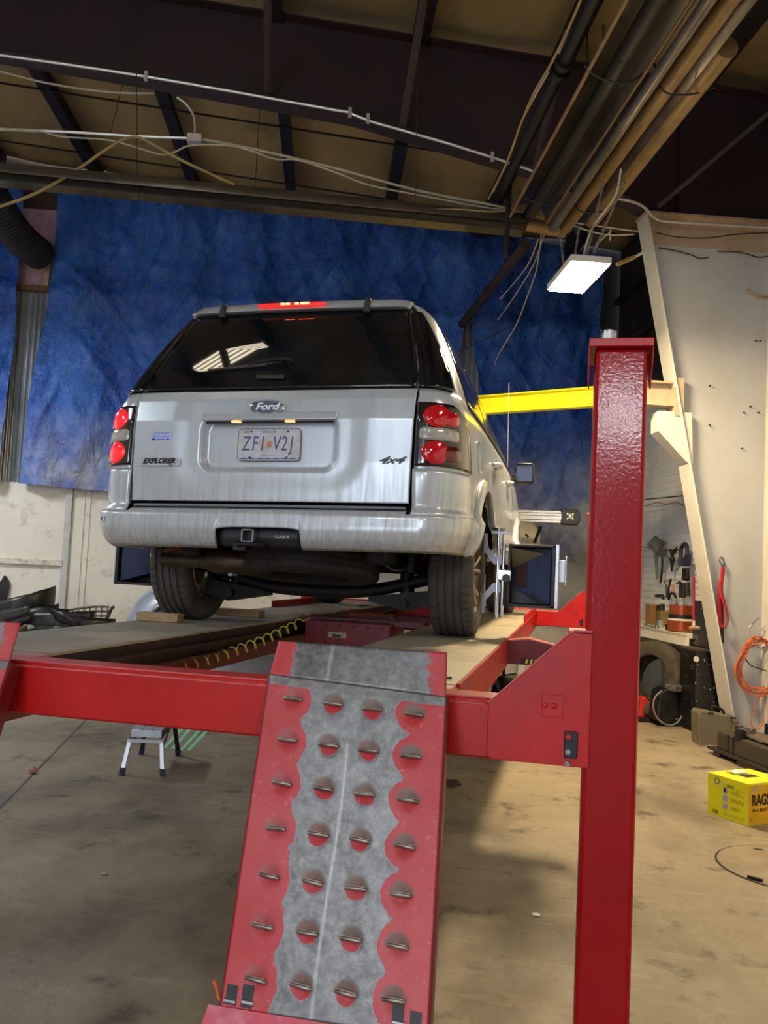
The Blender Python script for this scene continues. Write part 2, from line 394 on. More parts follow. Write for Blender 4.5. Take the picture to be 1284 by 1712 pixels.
# diagonal kick braces from bottom flange up to the purlins on the near side
for (a1, a2) in (((447, 155), (447, 0)), ((672, 213), (708, 0)), ((895, 284), (948, 50))):
    P = onBY(*a1, YF-.1); Q = onBY(*a2, YF-.85); d = (Q-P).normalized()
    f = MB().box((P+Q)/2, (.06, .006, (Q-P).length), ax=(BX, d.cross(BX), d)); f.box((P+Q)/2+BX*.03, (.006, .05, (Q-P).length), ax=(BX, d.cross(BX), d))
    obj('kick_brace', f, mat('brown brace', hx('3d2a28'), .6), fr, smooth=0)
# column
MT['colwhite'] = mat('white painted column', hx('d2cec2'), .5, var=.05, scale=3, col2=hx('b7b0a0'), c2amt=.4, c2scale=2.2, c2lo=.52, c2hi=.7)
MT['colweb'] = mat('white painted web', hx('b4b4b4'), .5, var=.05, scale=2, col2=hx('a9a49a'), c2amt=.35, c2scale=2.5, c2lo=.5, c2hi=.68)
xi0, xi1, xo = 3.93, 3.0, 4.19
obj('column_web', MB().prism([B(xi0, YF-.006, 0), B(xo, YF-.006, 0), B(xo, YF-.006, 4.6), B(xi1, YF-.006, 4.6)], BY*.012), MT['colweb'], fr, smooth=0)
d = (B(xi1, 0, 4.6)-B(xi0, 0, 0)).normalized()
f = MB().box((B(xi1, YF, 4.6)+B(xi0, YF, 0))/2, (.014, .24, (B(xi1, 0, 4.6)-B(xi0, 0, 0)).length), ax=(d.cross(BY), BY, d))
obj('inner_flange', f, MT['colwhite'], fr, smooth=0, bevel=.003)
obj('outer_flange', MB().bB(xo-.012, xo+.012, YF-.12, YF+.12, 0, 4.6), MT['colwhite'], fr, smooth=0)
MT['tanpaint'] = mat('grimy tan painted knee', hx('b29c86'), .6, var=.12, scale=3, col2=hx('7b6552'), c2amt=.5, c2scale=3)
obj('knee_plate', MB().bB(xi1-.02, WR, YF-.12, YF+.12, 4.60, 4.62), MT['tanpaint'], fr, smooth=0)
obj('knee_band', MB().prism([B(xi1+.05, YF-.012, 4.36), B(WR-.07, YF-.012, 4.36), B(WR-.07, YF-.012, 4.6), B(xi1+.01, YF-.012, 4.6)], BY*.004), MT['tanpaint'], fr, smooth=0)
obj('base_plate', MB().bB(xi0-.06, xo+.05, YF-.16, YF+.16, 0, .02), MT['colwhite'], fr, smooth=0)
# patch plate on inner flange and the jib bracket
def flp(t, off=0): return B(xi0+(xi1-xi0)*t-off, YF, 4.6*t)
pl = toB(onBY(1112, 680, YF-.1))
bz = 3.0
bx = xi0+(xi1-xi0)*bz/4.6
f = MB()
for z in (bz-.10, bz+.10): f.bB(bx-.30, bx+.02, YF-.08, YF+.08, z-.008, z+.008)
f.bB(bx-.30, bx+.0, YF-.005, YF+.005, bz-.1, bz+.1)
f.bB(bx-.02, bx+.06, YF-.10, YF+.1, bz-.2, bz+.14)
obj('beam_bracket', f, mat('tan bracket steel', hx('b7a287'), .5), fr, smooth=0)
f = MB().prism([B(bx-.16, YF-.09, bz-.16), B(bx+.14, YF-.09, bz-.16), B(bx+.16, YF-.09, bz-.62), B(bx+.1, YF-.09, bz-.6), B(bx-.16, YF-.09, bz-.34)], BY*.18)
obj('haunch_bracket', f, MT['colwhite'], fr, smooth=0, bevel=.004)
# screws and snagged wires on the column web
f = MB()
for (x, y) in ((1148, 775), (1240, 750), (1243, 690), (1267, 690), (1263, 570), (1270, 570), (1186, 645), (1186, 711), (1130, 915), (1254, 680)):
    P = onBY(x, y, YF-.012); f.cyl(P, P-BY*.02, .007, 6)
obj('screw', f, MT['irondk'], fr, smooth=0)
# yellow jib beam
P = onBY(803, 677, 8); z = 3.0
A = B(bx-.29, YF, bz-.0); r = onz(803, 663, 3.09); dr = (r-B(bx-.29, YF, 3.09)); dr.z = 0; dr.normalize()
L = (r-A).length+1.3
f = MB(); sd = V((-dr.y, dr.x, 0))
A = A-V((0, 0, 0))
mid = A+dr*(L/2)
f.box(mid, (L, .008, .17), ax=(dr, sd, BZ)); f.box(mid+BZ*.085, (L, .10, .010), ax=(dr, sd, BZ)); f.box(mid-BZ*.085, (L, .10, .010), ax=(dr, sd, BZ))
single('crane_beam', f, MT['yellow'], 'bright yellow steel beam running from the white column behind the silver car', 'beam', smooth=0, bevel=.002)
# ================================================================== TARPS
def tarp_mat():
    m = bpy.data.materials.new('blue poly tarp'); m.use_nodes = True; nt = m.node_tree; N = nt.nodes; L = nt.links; bs = N['Principled BSDF']
    geo = N.new('ShaderNodeNewGeometry'); P = geo.outputs['Position']
    def noise(sc, det=6, rough=.6, stretch=(1, 1, 1), dist=0):
        mp = N.new('ShaderNodeMapping'); mp.inputs['Scale'].default_value = stretch; L.new(P, mp.inputs[0])
        n = N.new('ShaderNodeTexNoise'); n.inputs['Scale'].default_value = sc; n.inputs['Detail'].default_value = det
        n.inputs['Roughness'].default_value = rough; n.inputs['Distortion'].default_value = dist; L.new(mp.outputs[0], n.inputs['Vector']); return n.outputs[0]
    def rng(x, a, b, c=0, d=1):
        r = N.new('ShaderNodeMapRange'); r.inputs[1].default_value = a; r.inputs[2].default_value = b; r.inputs[3].default_value = c; r.inputs[4].default_value = d
        L.new(x, r.inputs[0]); return r.outputs[0]
    def mix(f, a, b):
        q = N.new('ShaderNodeMix'); q.data_type = 'RGBA'
        for k, z in (('Factor', f), ('A', a), ('B', b)):
            if isinstance(z, tuple): q.inputs[k].default_value = (*z, 1)
            else: L.new(z, q.inputs[k])
        return q.outputs['Result']
    def mul(a, b, op='MULTIPLY'):
        q = N.new('ShaderNodeMath'); q.operation = op; q.use_clamp = True; L.new(a, q.inputs[0])
        if isinstance(b, (int, float)): q.inputs[1].default_value = b
        else: L.new(b, q.inputs[1])
        return q.outputs[0]
    c = mix(rng(noise(1.2), .35, .65), hx('1548a8'), hx('2a68c4'))
    c = mix(rng(noise(7, 8, .7), .5, .8, 0, .4), c, hx('7fa6dc'))
    # dust that settled along the hem
    sx = N.new('ShaderNodeSeparateXYZ'); L.new(P, sx.inputs[0])
    low = rng(sx.outputs[2], 2.0, 3.3, 1, 0)
    d = mul(low, rng(noise(2.2, 8, .65), .35, .62, .15, 1))
    c = mix(mul(d, .9), c, hx('bdbab0'))
    L.new(c, bs.inputs['Base Color']); bs.inputs['Specular IOR Level'].default_value = .6
    L.new(rng(noise(5), .3, .7, .18, .36), bs.inputs['Roughness'])
    b1 = N.new('ShaderNodeBump'); b1.inputs['Strength'].default_value = 1; b1.inputs['Distance'].default_value = .07
    L.new(noise(3.6, 7, .6, (1, 1, .7), 1.6), b1.inputs['Height'])
    b2 = N.new('ShaderNodeBump'); b2.inputs['Strength'].default_value = .9; b2.inputs['Distance'].default_value = .014
    L.new(noise(17, 6, .65, (1, 1, .8), 1.5), b2.inputs['Height']); L.new(b1.outputs[0], b2.inputs['Normal']); L.new(b2.outputs[0], bs.inputs['Normal'])
    return m
MT['tarp'] = tarp_mat()
def lerp_tab(tab, t):
    if t <= tab[0][0]: return tab[0][1]
    for (a, x), (b, y) in zip(tab, tab[1:]):
        if t <= b: return x+(y-x)*(t-a)/(b-a)
    return tab[-1][1]
def tarp(left, right, top, bottom, y, nu, nv, label, seed, folds=1.0):
    """left/right: (z, x) tables, top/bottom: (x, z) tables in the building frame"""
    def P(i, j):
        u = i/nu; v = j/nv
        z = 2+4*v
        for _ in range(4):
            xl = lerp_tab(left, z); xr = lerp_tab(right, z); x = xl+(xr-xl)*u
            z0 = lerp_tab(bottom, x); z1 = lerp_tab(top, x); z = z0+(z1-z0)*v
        s = seed*7.3
        fold = .17*mnoise.noise(V((x*1.9+s+.3*z, z*.25, s)))+.03*mnoise.noise(V((x*5+1.6*z+s, z*.8, 3.1)))+.05*mnoise.noise(V((x*1.6, z*1.8, s)))+.05*math.exp(-((z-4.78)/.13)**2)
        rid = .075*max(0, 1-abs(mnoise.noise(V((x*2.3-z*.9+s, z*.6, 8.2))))*6)+.06*max(0, 1-abs(mnoise.noise(V((x*1.7+z*1.1+s, z*.5, 4.2))))*7)
        # gathers fanning from the fixings on the top edge
        g = .022*math.sin(x*23+2.5*(z1-z)*math.sin(x*2.1))*math.exp(-(z1-z)*1.3)
        hem = .05*math.sin(x*5.1+s)*math.exp(-(z-z0)*2.2)
        return B(x, y-.12-folds*(fold+rid*.6)-g-hem*.6, z)
    single('blue_tarp', MB().grid(P, nu, nv), MT['tarp'], label, 'tarp', 'blue tarps on the end wall', smooth=80)
def bt(pts, swap=False):
    out = []
    for (x, y) in pts:
        q = toB(onBY(x, y, YE-.12)); out.append((q.z, q.x) if swap else (q.x, q.z))
    return sorted(out)
tarp(bt([(95, 395), (84, 500), (62, 610), (46, 700), (31, 812)], True), bt([(908, 395), (880, 430), (775, 545), (760, 640), (750, 800), (735, 960)], True),
     bt([(40, 318), (190, 322), (400, 345), (640, 372), (905, 400)]), bt([(30, 808), (112, 816), (190, 823), (400, 850), (740, 900)]), YE-.02, 220, 110,
     'large blue poly tarp hanging behind the silver car, over the end wall', 1)
tarp(bt([(786, 400), (788, 545), (800, 640), (800, 800), (800, 935)], True), bt([(1010, 440), (1000, 600), (998, 940)], True),
     bt([(780, 385), (900, 398), (1010, 430)]), bt([(790, 925), (870, 930), (940, 937), (1010, 945)]), YE+.0, 90, 110,
     'blue poly tarp hanging right of the car, behind the red lift post', 5)
tarp([(1.5, -7.4), (7, -7.4)], bt([(38, 400), (34, 440), (30, 490), (18, 640), (4, 775), (-10, 840)], True),
     [(-7.4, 6.5), (-3.8, 6.2)], [(-7.4, 2.0), (-3.9, 2.2)], YE-.02, 120, 100, 'blue poly tarp at the far left, beside the bare corrugated strip', 9)
# black flexible duct
P0 = onBY(-30, 300, YE-1.6); P1 = onBY(66, 425, YE-.2)
q = MB(); n = 60; pts = [P0+(P1-P0)*(i/n)+BZ*(-.12*math.sin(PI*i/n)) for i in range(n+1)]
q.tube(pts, [.20+.012*(i % 2) for i in range(n+1)], 20)
single('flexible_duct', q, mat('black ribbed duct', hx('1b1a19'), .6, var=.3, scale=6), 'wide black ribbed duct sloping down to the tarp at upper left', 'duct', smooth=20)
# ================================================================== TUBE HEATERS, CONDUITS, WIRES
MT['refl'] = mat('dull heater reflector', hx('6d655a'), .35, metal=.6, var=.2, scale=3, col2=hx('3c342a'), c2amt=.6, c2scale=2)
MT['tubehot'] = mat('tan heater tube', hx('8a7048'), .5, metal=.4, var=.2, scale=4, col2=hx('5e4a30'), c2amt=.5)
MT['tubedk'] = mat('sooty heater tube', hx('201c1a'), .5, metal=.4, var=.3, scale=5)
MT['conduit'] = mat('galvanised conduit', hx('d4d1c6'), .35, metal=.5, var=.08, scale=10)
MT['wire'] = mat('off white cable', hx('bdb39c'), .6, var=.2, scale=10)
MT['wiretan'] = mat('tan hose', hx('a08a55'), .6, var=.2, scale=8)
MT['wiredk'] = mat('dark wire', hx('3a332c'), .6)
YH = 3.22
def heater(P, Q, side, w=.16, name='tube_heater', label=''):
    d = (Q-P).normalized(); up = BZ; s = d.cross(up).normalized()
    r = thing(name, (P+Q)/2, label, 'heater')
    prof = [(-w, -.05), (-w*.62, .045), (-.03, .085), (.03, .085), (w*.62, .045), (w, -.05)]
    q = MB()
    q.grid(lambda i, j: (P, Q)[i]+s*prof[j][0]+up*prof[j][1], 1, 5)
    obj('reflector', q, MT['refl'], r, smooth=20, solid=.004, offs=0)
    obj('heater_tube', MB().cyl(P, Q, .05, 16), MT['tubehot'] if w < .12 else MT['tubedk'], r)
    return r, s
P = onBY(-260, 268, YH); Q = onBY(880, 384, YH); Q.z = P.z*.0+4.36; P.z = 4.47
h1, s = heater(P, Q, 1, label='long overhead tube heater with grey reflector crossing above the tarp')
obj('end_sleeve', MB().cyl(Q, onBY(945, 388, YH), .055, 14), MT['tubehot'], h1)
# heaters running towards the viewer
def runY(px0, y0, z, yb1, xo=0):
    A = onBY(px0, y0, YH-.05); A.z = z; a = toB(A); return B(a.x+xo, YH-.05, z), B(a.x+xo, yb1, z)
P, Q = runY(945, 380, 4.33, -2.5)
h2, s = heater(P, Q, 1, w=.10, label='tan tube heater running overhead toward the viewer, the lower right one')
xh = toB(P).x
r = thing('tube_heater', B(xh-.34, .5, 4.36), 'dark overhead tube heater with wide tan edged reflector, left of the lower right one', 'heater')
q = MB(); prof = [(-.17, -.06), (-.13, .05), (-.04, .09), (.04, .09), (.12, .05), (.16, -.06)]
q.grid(lambda i, j: B(xh-.34+prof[j][0], (3.1, -2.5)[i], 4.40+prof[j][1]), 1, 5)
obj('reflector', q, MT['refl'], r, smooth=20, solid=.004, offs=0)
q = MB()
for dx in (-.172, .162): q.cyl(B(xh-.34+dx, 3.1, 4.338), B(xh-.34+dx, -2.5, 4.338), .012, 8)
obj('edge_lip', q, MT['tubehot'], r)
obj('heater_tube', MB().cyl(B(xh-.34, 3.1, 4.38), B(xh-.34, -2.5, 4.38), .05, 16), MT['tubedk'], r)
# second straight tan tube next to the lower right heater
single('vent_pipe', MB().cyl(B(xh+.16, 2.95, 4.32), B(xh+.16, .55, 4.32), .065, 20), MT['tubehot'], 'tan vent pipe with an open end high at the upper right', 'pipe')
single('exhaust_pipe', MB().cyl(B(xh-.14, 3.05, 4.27), B(xh-.14, -2.5, 4.27), .036, 20), MT['refl'], 'sooty black pipe between the two overhead heaters', 'pipe')
q = MB().cyl(B(xh-.60, 3.1, 4.52), B(xh-.60, -2.5, 4.52), .045, 14)
for y in (1.1, 1.2): q.cyl(B(xh-.60, y, 4.52), B(xh-.60, y+.05, 4.52), .065, 14)
single('gas_pipe', q, MT['tubedk'], 'black gas pipe with a collar, leftmost of the pipes running toward the viewer', 'pipe')
for k, (dx, dz, rr, mt, lb) in enumerate(((-.69, 4.50, .008, 'wiretan', 'tan cable running along the left side of the black gas pipe'), (-.66, 4.56, .007, 'wire', 'pale cable running along the top of the black gas pipe'))):
    pts = [B(xh+dx+.015*math.sin(i*1.3+k), 3.1-i*.4, dz+.012*math.sin(i*2.1+k)) for i in range(15)]
    single('cable', MB().tube(spline(pts, 4), rr, 6), MT[mt], lb, 'cable', 'cables along the gas pipe')
# hanger clips on the heaters
for y in (2.6, .9):
    q = MB()
    pts = [B(xh-.54, y, 4.36), B(xh-.46, y, 4.30), B(xh-.30, y, 4.27), B(xh-.2, y, 4.33)]
    q.tube(spline(pts, 5), .006, 6)
    q.tube([B(xh-.2, y, 4.33), B(xh-.12, y, 4.42)], .006, 6); pts = [B(xh-.12, y, 4.42), B(xh-.06, y, 4.25), B(xh+.1, y, 4.24), B(xh+.26, y, 4.30)]
    q.tube(spline(pts, 5), .006, 6)
    single('hanger_clip', q, MT['irondk'], 'bent wire hanger clip under the heater tubes, the one %s' % ('by the lamp chains' if y > 2 else 'higher up toward the viewer'), 'clip', 'heater hanger clips')
def wire_px(name, pts, yb, r, mt, label, cat='wire', n=6, group=None, seg=6):
    P = [onBY(x, y, yb[i] if isinstance(yb, (list, tuple)) else yb) for i, (x, y) in enumerate(pts)]
    return single(name, MB().tube(spline(P, n), r, seg), MT[mt] if isinstance(mt, str) else mt, label, cat, group)
yc = YF-.16
wire_px('conduit', [(-60, 82), (0, 92), (120, 109), (244, 128), (400, 155), (560, 184), (583, 188), (620, 203), (750, 240), (880, 282), (918, 298), (955, 309)], yc, .012, 'conduit', 'bright metal conduit running the length of the brown rafter', 'conduit', n=2, seg=8)
for x, y, w in ((244, 129, 'leftmost'), (585, 190, 'second from left'), (615, 200, 'third from left'), (823, 264, 'rightmost')):
    P = onBY(x, y, yc); q = MB().box(P+BZ*.01, (.03, .03, .08), rot=TH)
    single('conduit_strap', q, MT['conduit'], 'small metal clip on the rafter conduit, %s of the four' % w, 'clip', 'conduit clips', smooth=0)
wire_px('cable', [(-40, 110), (0, 119), (70, 137), (140, 149), (200, 155), (258, 156)], YF+.15, .009, 'wire', 'pale cable sagging just under the left end of the brown rafter', 'cable')
wire_px('conduit', [(-60, 211), (0, 216), (120, 221), (230, 228), (318, 231)], YF-.1, .012, 'conduit', 'grey conduit ending at the left of the junction box', 'conduit', n=2)
wire_px('conduit', [(335, 232), (420, 248), (560, 281), (700, 319), (830, 344), (880, 358)], YF-.1, .011, 'wire', 'pale conduit running from the junction box to the right', 'conduit', n=3)
wire_px('conduit', [(296, 163), (312, 175), (324, 195), (326, 226)], YF-.1, .010, 'conduit', 'short curved conduit dropping into the junction box', 'conduit', n=5)
P = onBY(326, 232, YF-.1); q = MB().box(P, (.13, .07, .075), rot=TH)
single('junction_box', q, MT['zinc'], 'small grey junction box hanging on conduits at upper left', 'box', bevel=.006)
wire_px('cable', [(-30, 214), (60, 218), (100, 228), (180, 234), (230, 247), (268, 258), (290, 255), (320, 243), (380, 243), (420, 252), (460, 266), (500, 268), (560, 288), (620, 310), (720, 330), (800, 345), (850, 352)], YF-.16, .008, 'wire', 'pale cable looping below the junction box and along the conduit', 'cable')
wire_px('air_hose', [(-20, 352), (30, 335), (70, 318), (130, 283), (170, 255), (205, 234), (226, 229), (246, 236), (300, 266), (350, 290), (392, 309)], YF-.3, .013, 'wiretan', 'tan hose draped over the conduit in an upside down V', 'hose')
wire_px('cable', [(690, 352), (760, 350), (820, 354), (870, 352), (910, 365)], YF-.35, .009, 'wiretan', 'tan cable lying over the right end of the crossing heater', 'cable')
MT['chain'] = mat('chain steel', hx('9c968a'), .4, metal=.7, var=.3, scale=60)
def chain(P, Q, label, r=.0035, ln=.034, name='hanging_chain', group=None, parent=None):
    q = MB(); d = (Q-P); n = max(2, int(d.length/(ln*.72))); dn = d.normalized(); a = dn.orthogonal().normalized(); b = dn.cross(a)
    for i in range(n):
        c = P+d*((i+.5)/n); s = a if i % 2 else b
        pts = [c+dn*(ln*.5*math.cos(t))*1.0+s*(ln*.3*math.sin(t)) for t in [2*PI*k/8 for k in range(8)]]
        q.tube(pts, r, 5, closed=True)
    if parent: return obj(name, q, MT['chain'], parent)
    return single(name, q, MT['chain'], label, 'chain', group)
def hang(x, y0, y1, yb, lab, r=.004):
    q = MB().tube([onBY(x[0], y0, yb), onBY(x[1], y1, yb)], r, 5); return q
q = hang((228, 229), 60, 290, YF-.28, ''); P = onBY(229, 290, YF-.28); q.tube(spline([P, onBY(226, 305, YF-.28), onBY(232, 320, YF-.28), onBY(232, 331, YF-.28)], 4), .006, 6)
single('hanger_wire', q, MT['wiredk'], 'dark hanger wire with a small hook in front of the tan hose', 'wire')
single('hanger_wire', hang((700, 693), 60, 375, YF-.28, ''), MT['wiredk'], 'thin dark hanger wire reaching the crossing heater, behind the car roof centre', 'wire')
single('hanger_wire', hang((205, 185), 140, 222, YF+.3, ''), MT['wiredk'], 'short dark hanger wire left of the hook wire', 'wire')
single('hanger_wire', hang((434, 426), 185, 320, YF+.3, ''), MT['wiredk'], 'short dark hanger wire right of the junction box', 'wire')
for a_, b_, lb in (((852, 300), (845, 430), 'dark rod hanging by the right end of the crossing heater'), ((1031, -40), (1026, 120), 'dark rod hanging between two pale wires at upper right'), ((982, -40), (982, 180), 'thin wire left of the dark hanging rod'), ((1007, -40), (1010, 150), 'thin wire just left of the dark hanging rod')):
    single('hanging_rod', MB().tube([onBY(*a_, YF-.4), onBY(*b_, YF-.4)], .022 if 'dark rod' in lb else .006, 8), MT['irondk'], lb, 'rod')
# slanted brown pipe brace from heater end down to the tarp
single('slanted_pipe', MB().cyl(onBY(880, 408, 4.6), onBY(772, 542, YE-.25), .055, 12), mat('brown pipe', hx('3a2c22'), .6, var=.3, scale=4), 'brown pipe slanting down to the gap between the two tarps', 'pipe')
# loose white wires hanging behind the lamp
for k, pts in enumerate(([(905, 392), (897, 450), (880, 500), (862, 545), (835, 590), (826, 612)], [(910, 392), (893, 440), (870, 480), (850, 510), (832, 535)], [(900, 400), (884, 440), (862, 470), (836, 500)], [(760, 590), (800, 573), (840, 552), (880, 530), (915, 495)])):
    wire_px('loose_wire', pts, [4.2+.4*i for i in range(len(pts))] if k < 3 else YE-.5, .006, 'wire' if k < 3 else 'wiredk',
            ['longest white wire hanging behind the bright lamp', 'white wire hanging down in the middle behind the bright lamp', 'shortest white wire hanging behind the bright lamp', 'dark wire crossing the tarp above the yellow beam'][k])
for k, pts in enumerate(([(958, 372), (1000, 378), (1060, 386), (1075, 384)], [(960, 378), (1010, 392), (1060, 392)], [(995, 412), (1012, 395), (1020, 388)], [(1021, 380), (1020, 402)])):
    wire_px('wire_strand', pts, YF-.5, .006, 'wire', ['upper pale wire from the heater end to the column top', 'lower pale wire from the heater end to the column top', 'short slanted wire above the bright lamp', 'short upright wire above the bright lamp'][k])
wire_px('conduit', [(1015, 330), (1050, 335), (1075, 345), (1095, 364), (1115, 370), (1180, 374), (1286, 380)], YF-.2, .012, 'conduit', 'white conduit bending over the column top at right', 'conduit', n=4)
wire_px('loose_wire', [(1095, 388), (1130, 396), (1180, 398), (1230, 392), (1300, 388)], YF-.14, .006, 'wiredk', 'dark wire along the tan knee band of the column')
wire_px('loose_wire', [(1100, 414), (1130, 419), (1155, 426), (1170, 432), (1185, 430)], YF-.05, .006, 'wiredk', 'dark wire curling below the tan knee band at its left end')
wire_px('loose_wire', [(1200, 420), (1240, 422), (1270, 430), (1300, 424)], YF-.05, .006, 'wiredk', 'dark wire curling below the tan knee band at its right end')
wire_px('loose_wire', [(1248, 484), (1262, 492), (1275, 497), (1300, 490)], YF-.05, .008, 'wiretan', 'stub of frayed tan wire high on the white column web')
wire_px('tied_rag', [(1075, 422), (1060, 430), (1050, 432), (1045, 436)], YF-.2, .013, mat('white rag', hx('c9c3b8'), .9), 'white twisted rag tied at the column edge above the lamp', 'rag')
q = MB().tube([onBY(1032, 442, YF-.3), onBY(1060, 430, YF-.2)], .02, 6)
single('pipe_stub', q, MT['wiretan'], 'short tan stub held by the white twisted rag', 'pipe')
# dark diagonal strut over the knee
single('diagonal_brace', MB().tube([onBY(1100, 345, YF-.2), onBY(1290, 185, YF-.9)], .02, 6), mat('dark angle', hx('3c3330'), .6), 'dark diagonal brace rising above the column top', 'brace')
# ================================================================== LAMP
L1 = onz(966, 466, 3.6); lb = toB(L1)
lamp = thing('high_bay_lamp', L1, 'bright white rectangular lamp hanging on chains above the yellow beam', 'lamp', rot=TH)
q = MB().bB(lb.x-.15, lb.x+.15, lb.y-.33, lb.y+.33, 3.61, 3.66)
obj('housing', q, mat('white lamp housing', hx('cfcac0'), .4), lamp, bevel=.006, smooth=0)
q = MB().bB(lb.x-.045, lb.x+.045, lb.y-.16, lb.y+.02, 3.66, 3.71); obj('driver_box', q, MT['zinc'], lamp, bevel=.004, smooth=0)
EM = mat('lit lamp lens', (1, .97, .9), .5, var=0, emis=(1.0, .77, .45), estr=165)
q = MB().bB(lb.x-.135, lb.x+.135, lb.y-.315, lb.y+.315, 3.598, 3.61); obj('lens', q, EM, lamp, smooth=0)
for (sx, sy, tx, ty) in ((-.02, -.25, xh-.0, 2.15), (.02, -.25, xh+.14, 2.1), (-.02, .25, xh-.12, 2.95), (.02, .25, xh+.06, 2.95)):
    chain(B(lb.x+sx, lb.y+sy, 3.66), B(tx, ty, 4.27), '', parent=lamp)
obj('power_cord', MB().tube(spline([B(lb.x, lb.y-.1, 3.7), B(lb.x+.03, lb.y-.2, 3.9), B(lb.x+.15, lb.y-.35, 4.1), B(lb.x+.17, lb.y-.4, 4.28)], 5), .007, 6), MT['wire'], lamp)
# ================================================================== FOUR-POST ALIGNMENT LIFT
DZ = 1.0
lift = thing('four_post_lift', (.065, 1.8, 0), 'red four post alignment lift raised with the silver car on its runways', 'vehicle lift')
def post(x0, x1, y0, y1, capz=1.955):
    q = MB()
    # C-section post with rolled lips
    q.bx(x0, x1, y0, y1, 0, capz)
    p = obj('post', q, MT['redpost'], lift, smooth=0, bevel=.012)
    q = MB().bx(x0-.085, x1+.085, y0-.05, y1+.05, 0, .015)
    obj('base_plate', q, MT['red'], p, smooth=0)
    q = MB().bx(x0-.016, x1+.012, y0-.02, y1+.02, capz, capz+.022)
    for xx in (x0-.016, x1+.008): q.prism([V((xx, y0-.015, capz)), V((xx, y1+.02, capz)), V((xx, y1+.02, capz-.02)), V((xx, y0+.05, capz-.10)), V((xx, y0-.0, capz-.04))], V((.004, 0, 0)))
    obj('top_plate', q, MT['red'], p, smooth=0, bevel=.003)
    q = MB().cyl((x0+.035, y0+.03, capz+.022), (x0+.035, y0+.03, capz+.047), .020, 6)
    q.cyl((x0+.035, y0+.03, capz+.04), (x0+.035, y0+.03, capz+.055), .013, 10)
    obj('cable_nut', q, MT['zinc'], p, smooth=30)
    return p
yb, yf = -1.33, 4.86
post(1.424, 1.560, yb, yb+.17)
post(1.505, 1.645, yf-.02, yf+.15)
post(-1.43, -1.294, yb, yb+.17)
post(-1.36, -1.22, yf-.02, yf+.15)
def crossbeam(y, dx=0):
    q = MB(); z0, z1 = .860, 1.016; d = .13
    # box beam with two small rolled ridges along the top edge
    prof = [(0, z0+.006), (.006, z0), (d-.006, z0), (d, z0+.006), (d, z1-.004), (d-.004, z1), (.012, z1), (.008, z1-.004), (.006, z1-.010), (0, z1-.014), (-.0, z1-.02)]
    L_ = (-1.30+dx, 1.43+dx); n = len(prof)
    vs = [V((x, y+a, z)) for x in L_ for a, z in prof]
    q.add(vs, [[i for i in range(n)][::1], [2*n-1-i for i in range(n)]]+[(i, i+n, (i+1) % n+n, (i+1) % n) for i in range(n)])
    cb = obj('crossbeam', q, MT['red'], lift, smooth=30)
    q = MB().cyl((-1.3+dx, y+.001, z1-.014), (1.17+dx, y+.001, z1-.014), .0028, 6); q.cyl((-1.3+dx, y+.010, z1), (1.17+dx, y+.010, z1), .0026, 6); obj('ridge_highlight', q, MT['edge'], cb)  # pink lines painted as highlights on the top ridges
    for s in (1, -1):
        def X(x): return x+dx if s > 0 else .13-x+dx
        g = MB().prism([V((X(a), y-.012, b)) for a, b in ((1.18, 1.006), (1.378, 1.196), (1.395, 1.206), (1.44, 1.206), (1.44, .862), (1.192, .862), (1.18, .874))], V((0, .012, 0)))
        g.bx(min(X(1.378), X(1.44)), max(X(1.378), X(1.44)), y-.012, y+.13, 1.200, 1.208)
        obj('gusset_plate', g, MT['red'], cb, smooth=0, bevel=.002)
        # pale line painted as the highlight along the slope
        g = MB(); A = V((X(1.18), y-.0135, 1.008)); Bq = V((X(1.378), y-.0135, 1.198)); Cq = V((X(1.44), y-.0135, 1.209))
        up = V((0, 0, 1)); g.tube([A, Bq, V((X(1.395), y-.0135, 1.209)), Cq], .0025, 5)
        obj('slope_highlight', g, MT['edge'], cb)
        g = MB().bx(min(X(1.318), X(1.374)), max(X(1.318), X(1.374)), y-.018, y-.012, .985, 1.042)
        pl = obj('bolted_plate', g, MT['red'], cb, smooth=0, bevel=.0015)
        g = MB()
        for xx in (1.327, 1.35): g.ball((X(xx), y-.018, 1.013), .0075, 10, (1, .6, 1))
        obj('plate_bolt', g, MT['red'], cb)
        g = MB().bx(min(X(1.378), X(1.412)), max(X(1.378), X(1.412)), y-.022, y-.012, .885, .952)
        obj('slide_block', g, MT['black'], cb, smooth=0, bevel=.003)
        for zz, mm in ((.94, 'red'), (.902, 'steel'), (.872, 'steel')):
            g = MB().cyl((X(1.388), y-.012, zz), (X(1.388), y-.031, zz), .0075, 6)
            obj('bolt', g, MT[mm], cb, smooth=20)
    return cb
crossbeam(yb); cbf = crossbeam(yf, .075)
MT['deck'] = mat('worn beige runway steel', hx('a59c86'), .5, var=.15, scale=3, col2=hx('7d7566'), c2amt=.6, c2scale=2.5, stretch=(1, .5, 1), bump=.1, bscale=50, metal=.1)
MT['deckend'] = mat('pinkish worn runway end', hx('b08a7c'), .5, var=.2, scale=8, col2=hx('a04a44'), c2amt=.6, c2scale=6)
MT['raildk'] = mat('sooty inner rail', hx('1d0f0d'), .55, var=.3, scale=6, col2=hx('3b1512'), c2amt=.5)
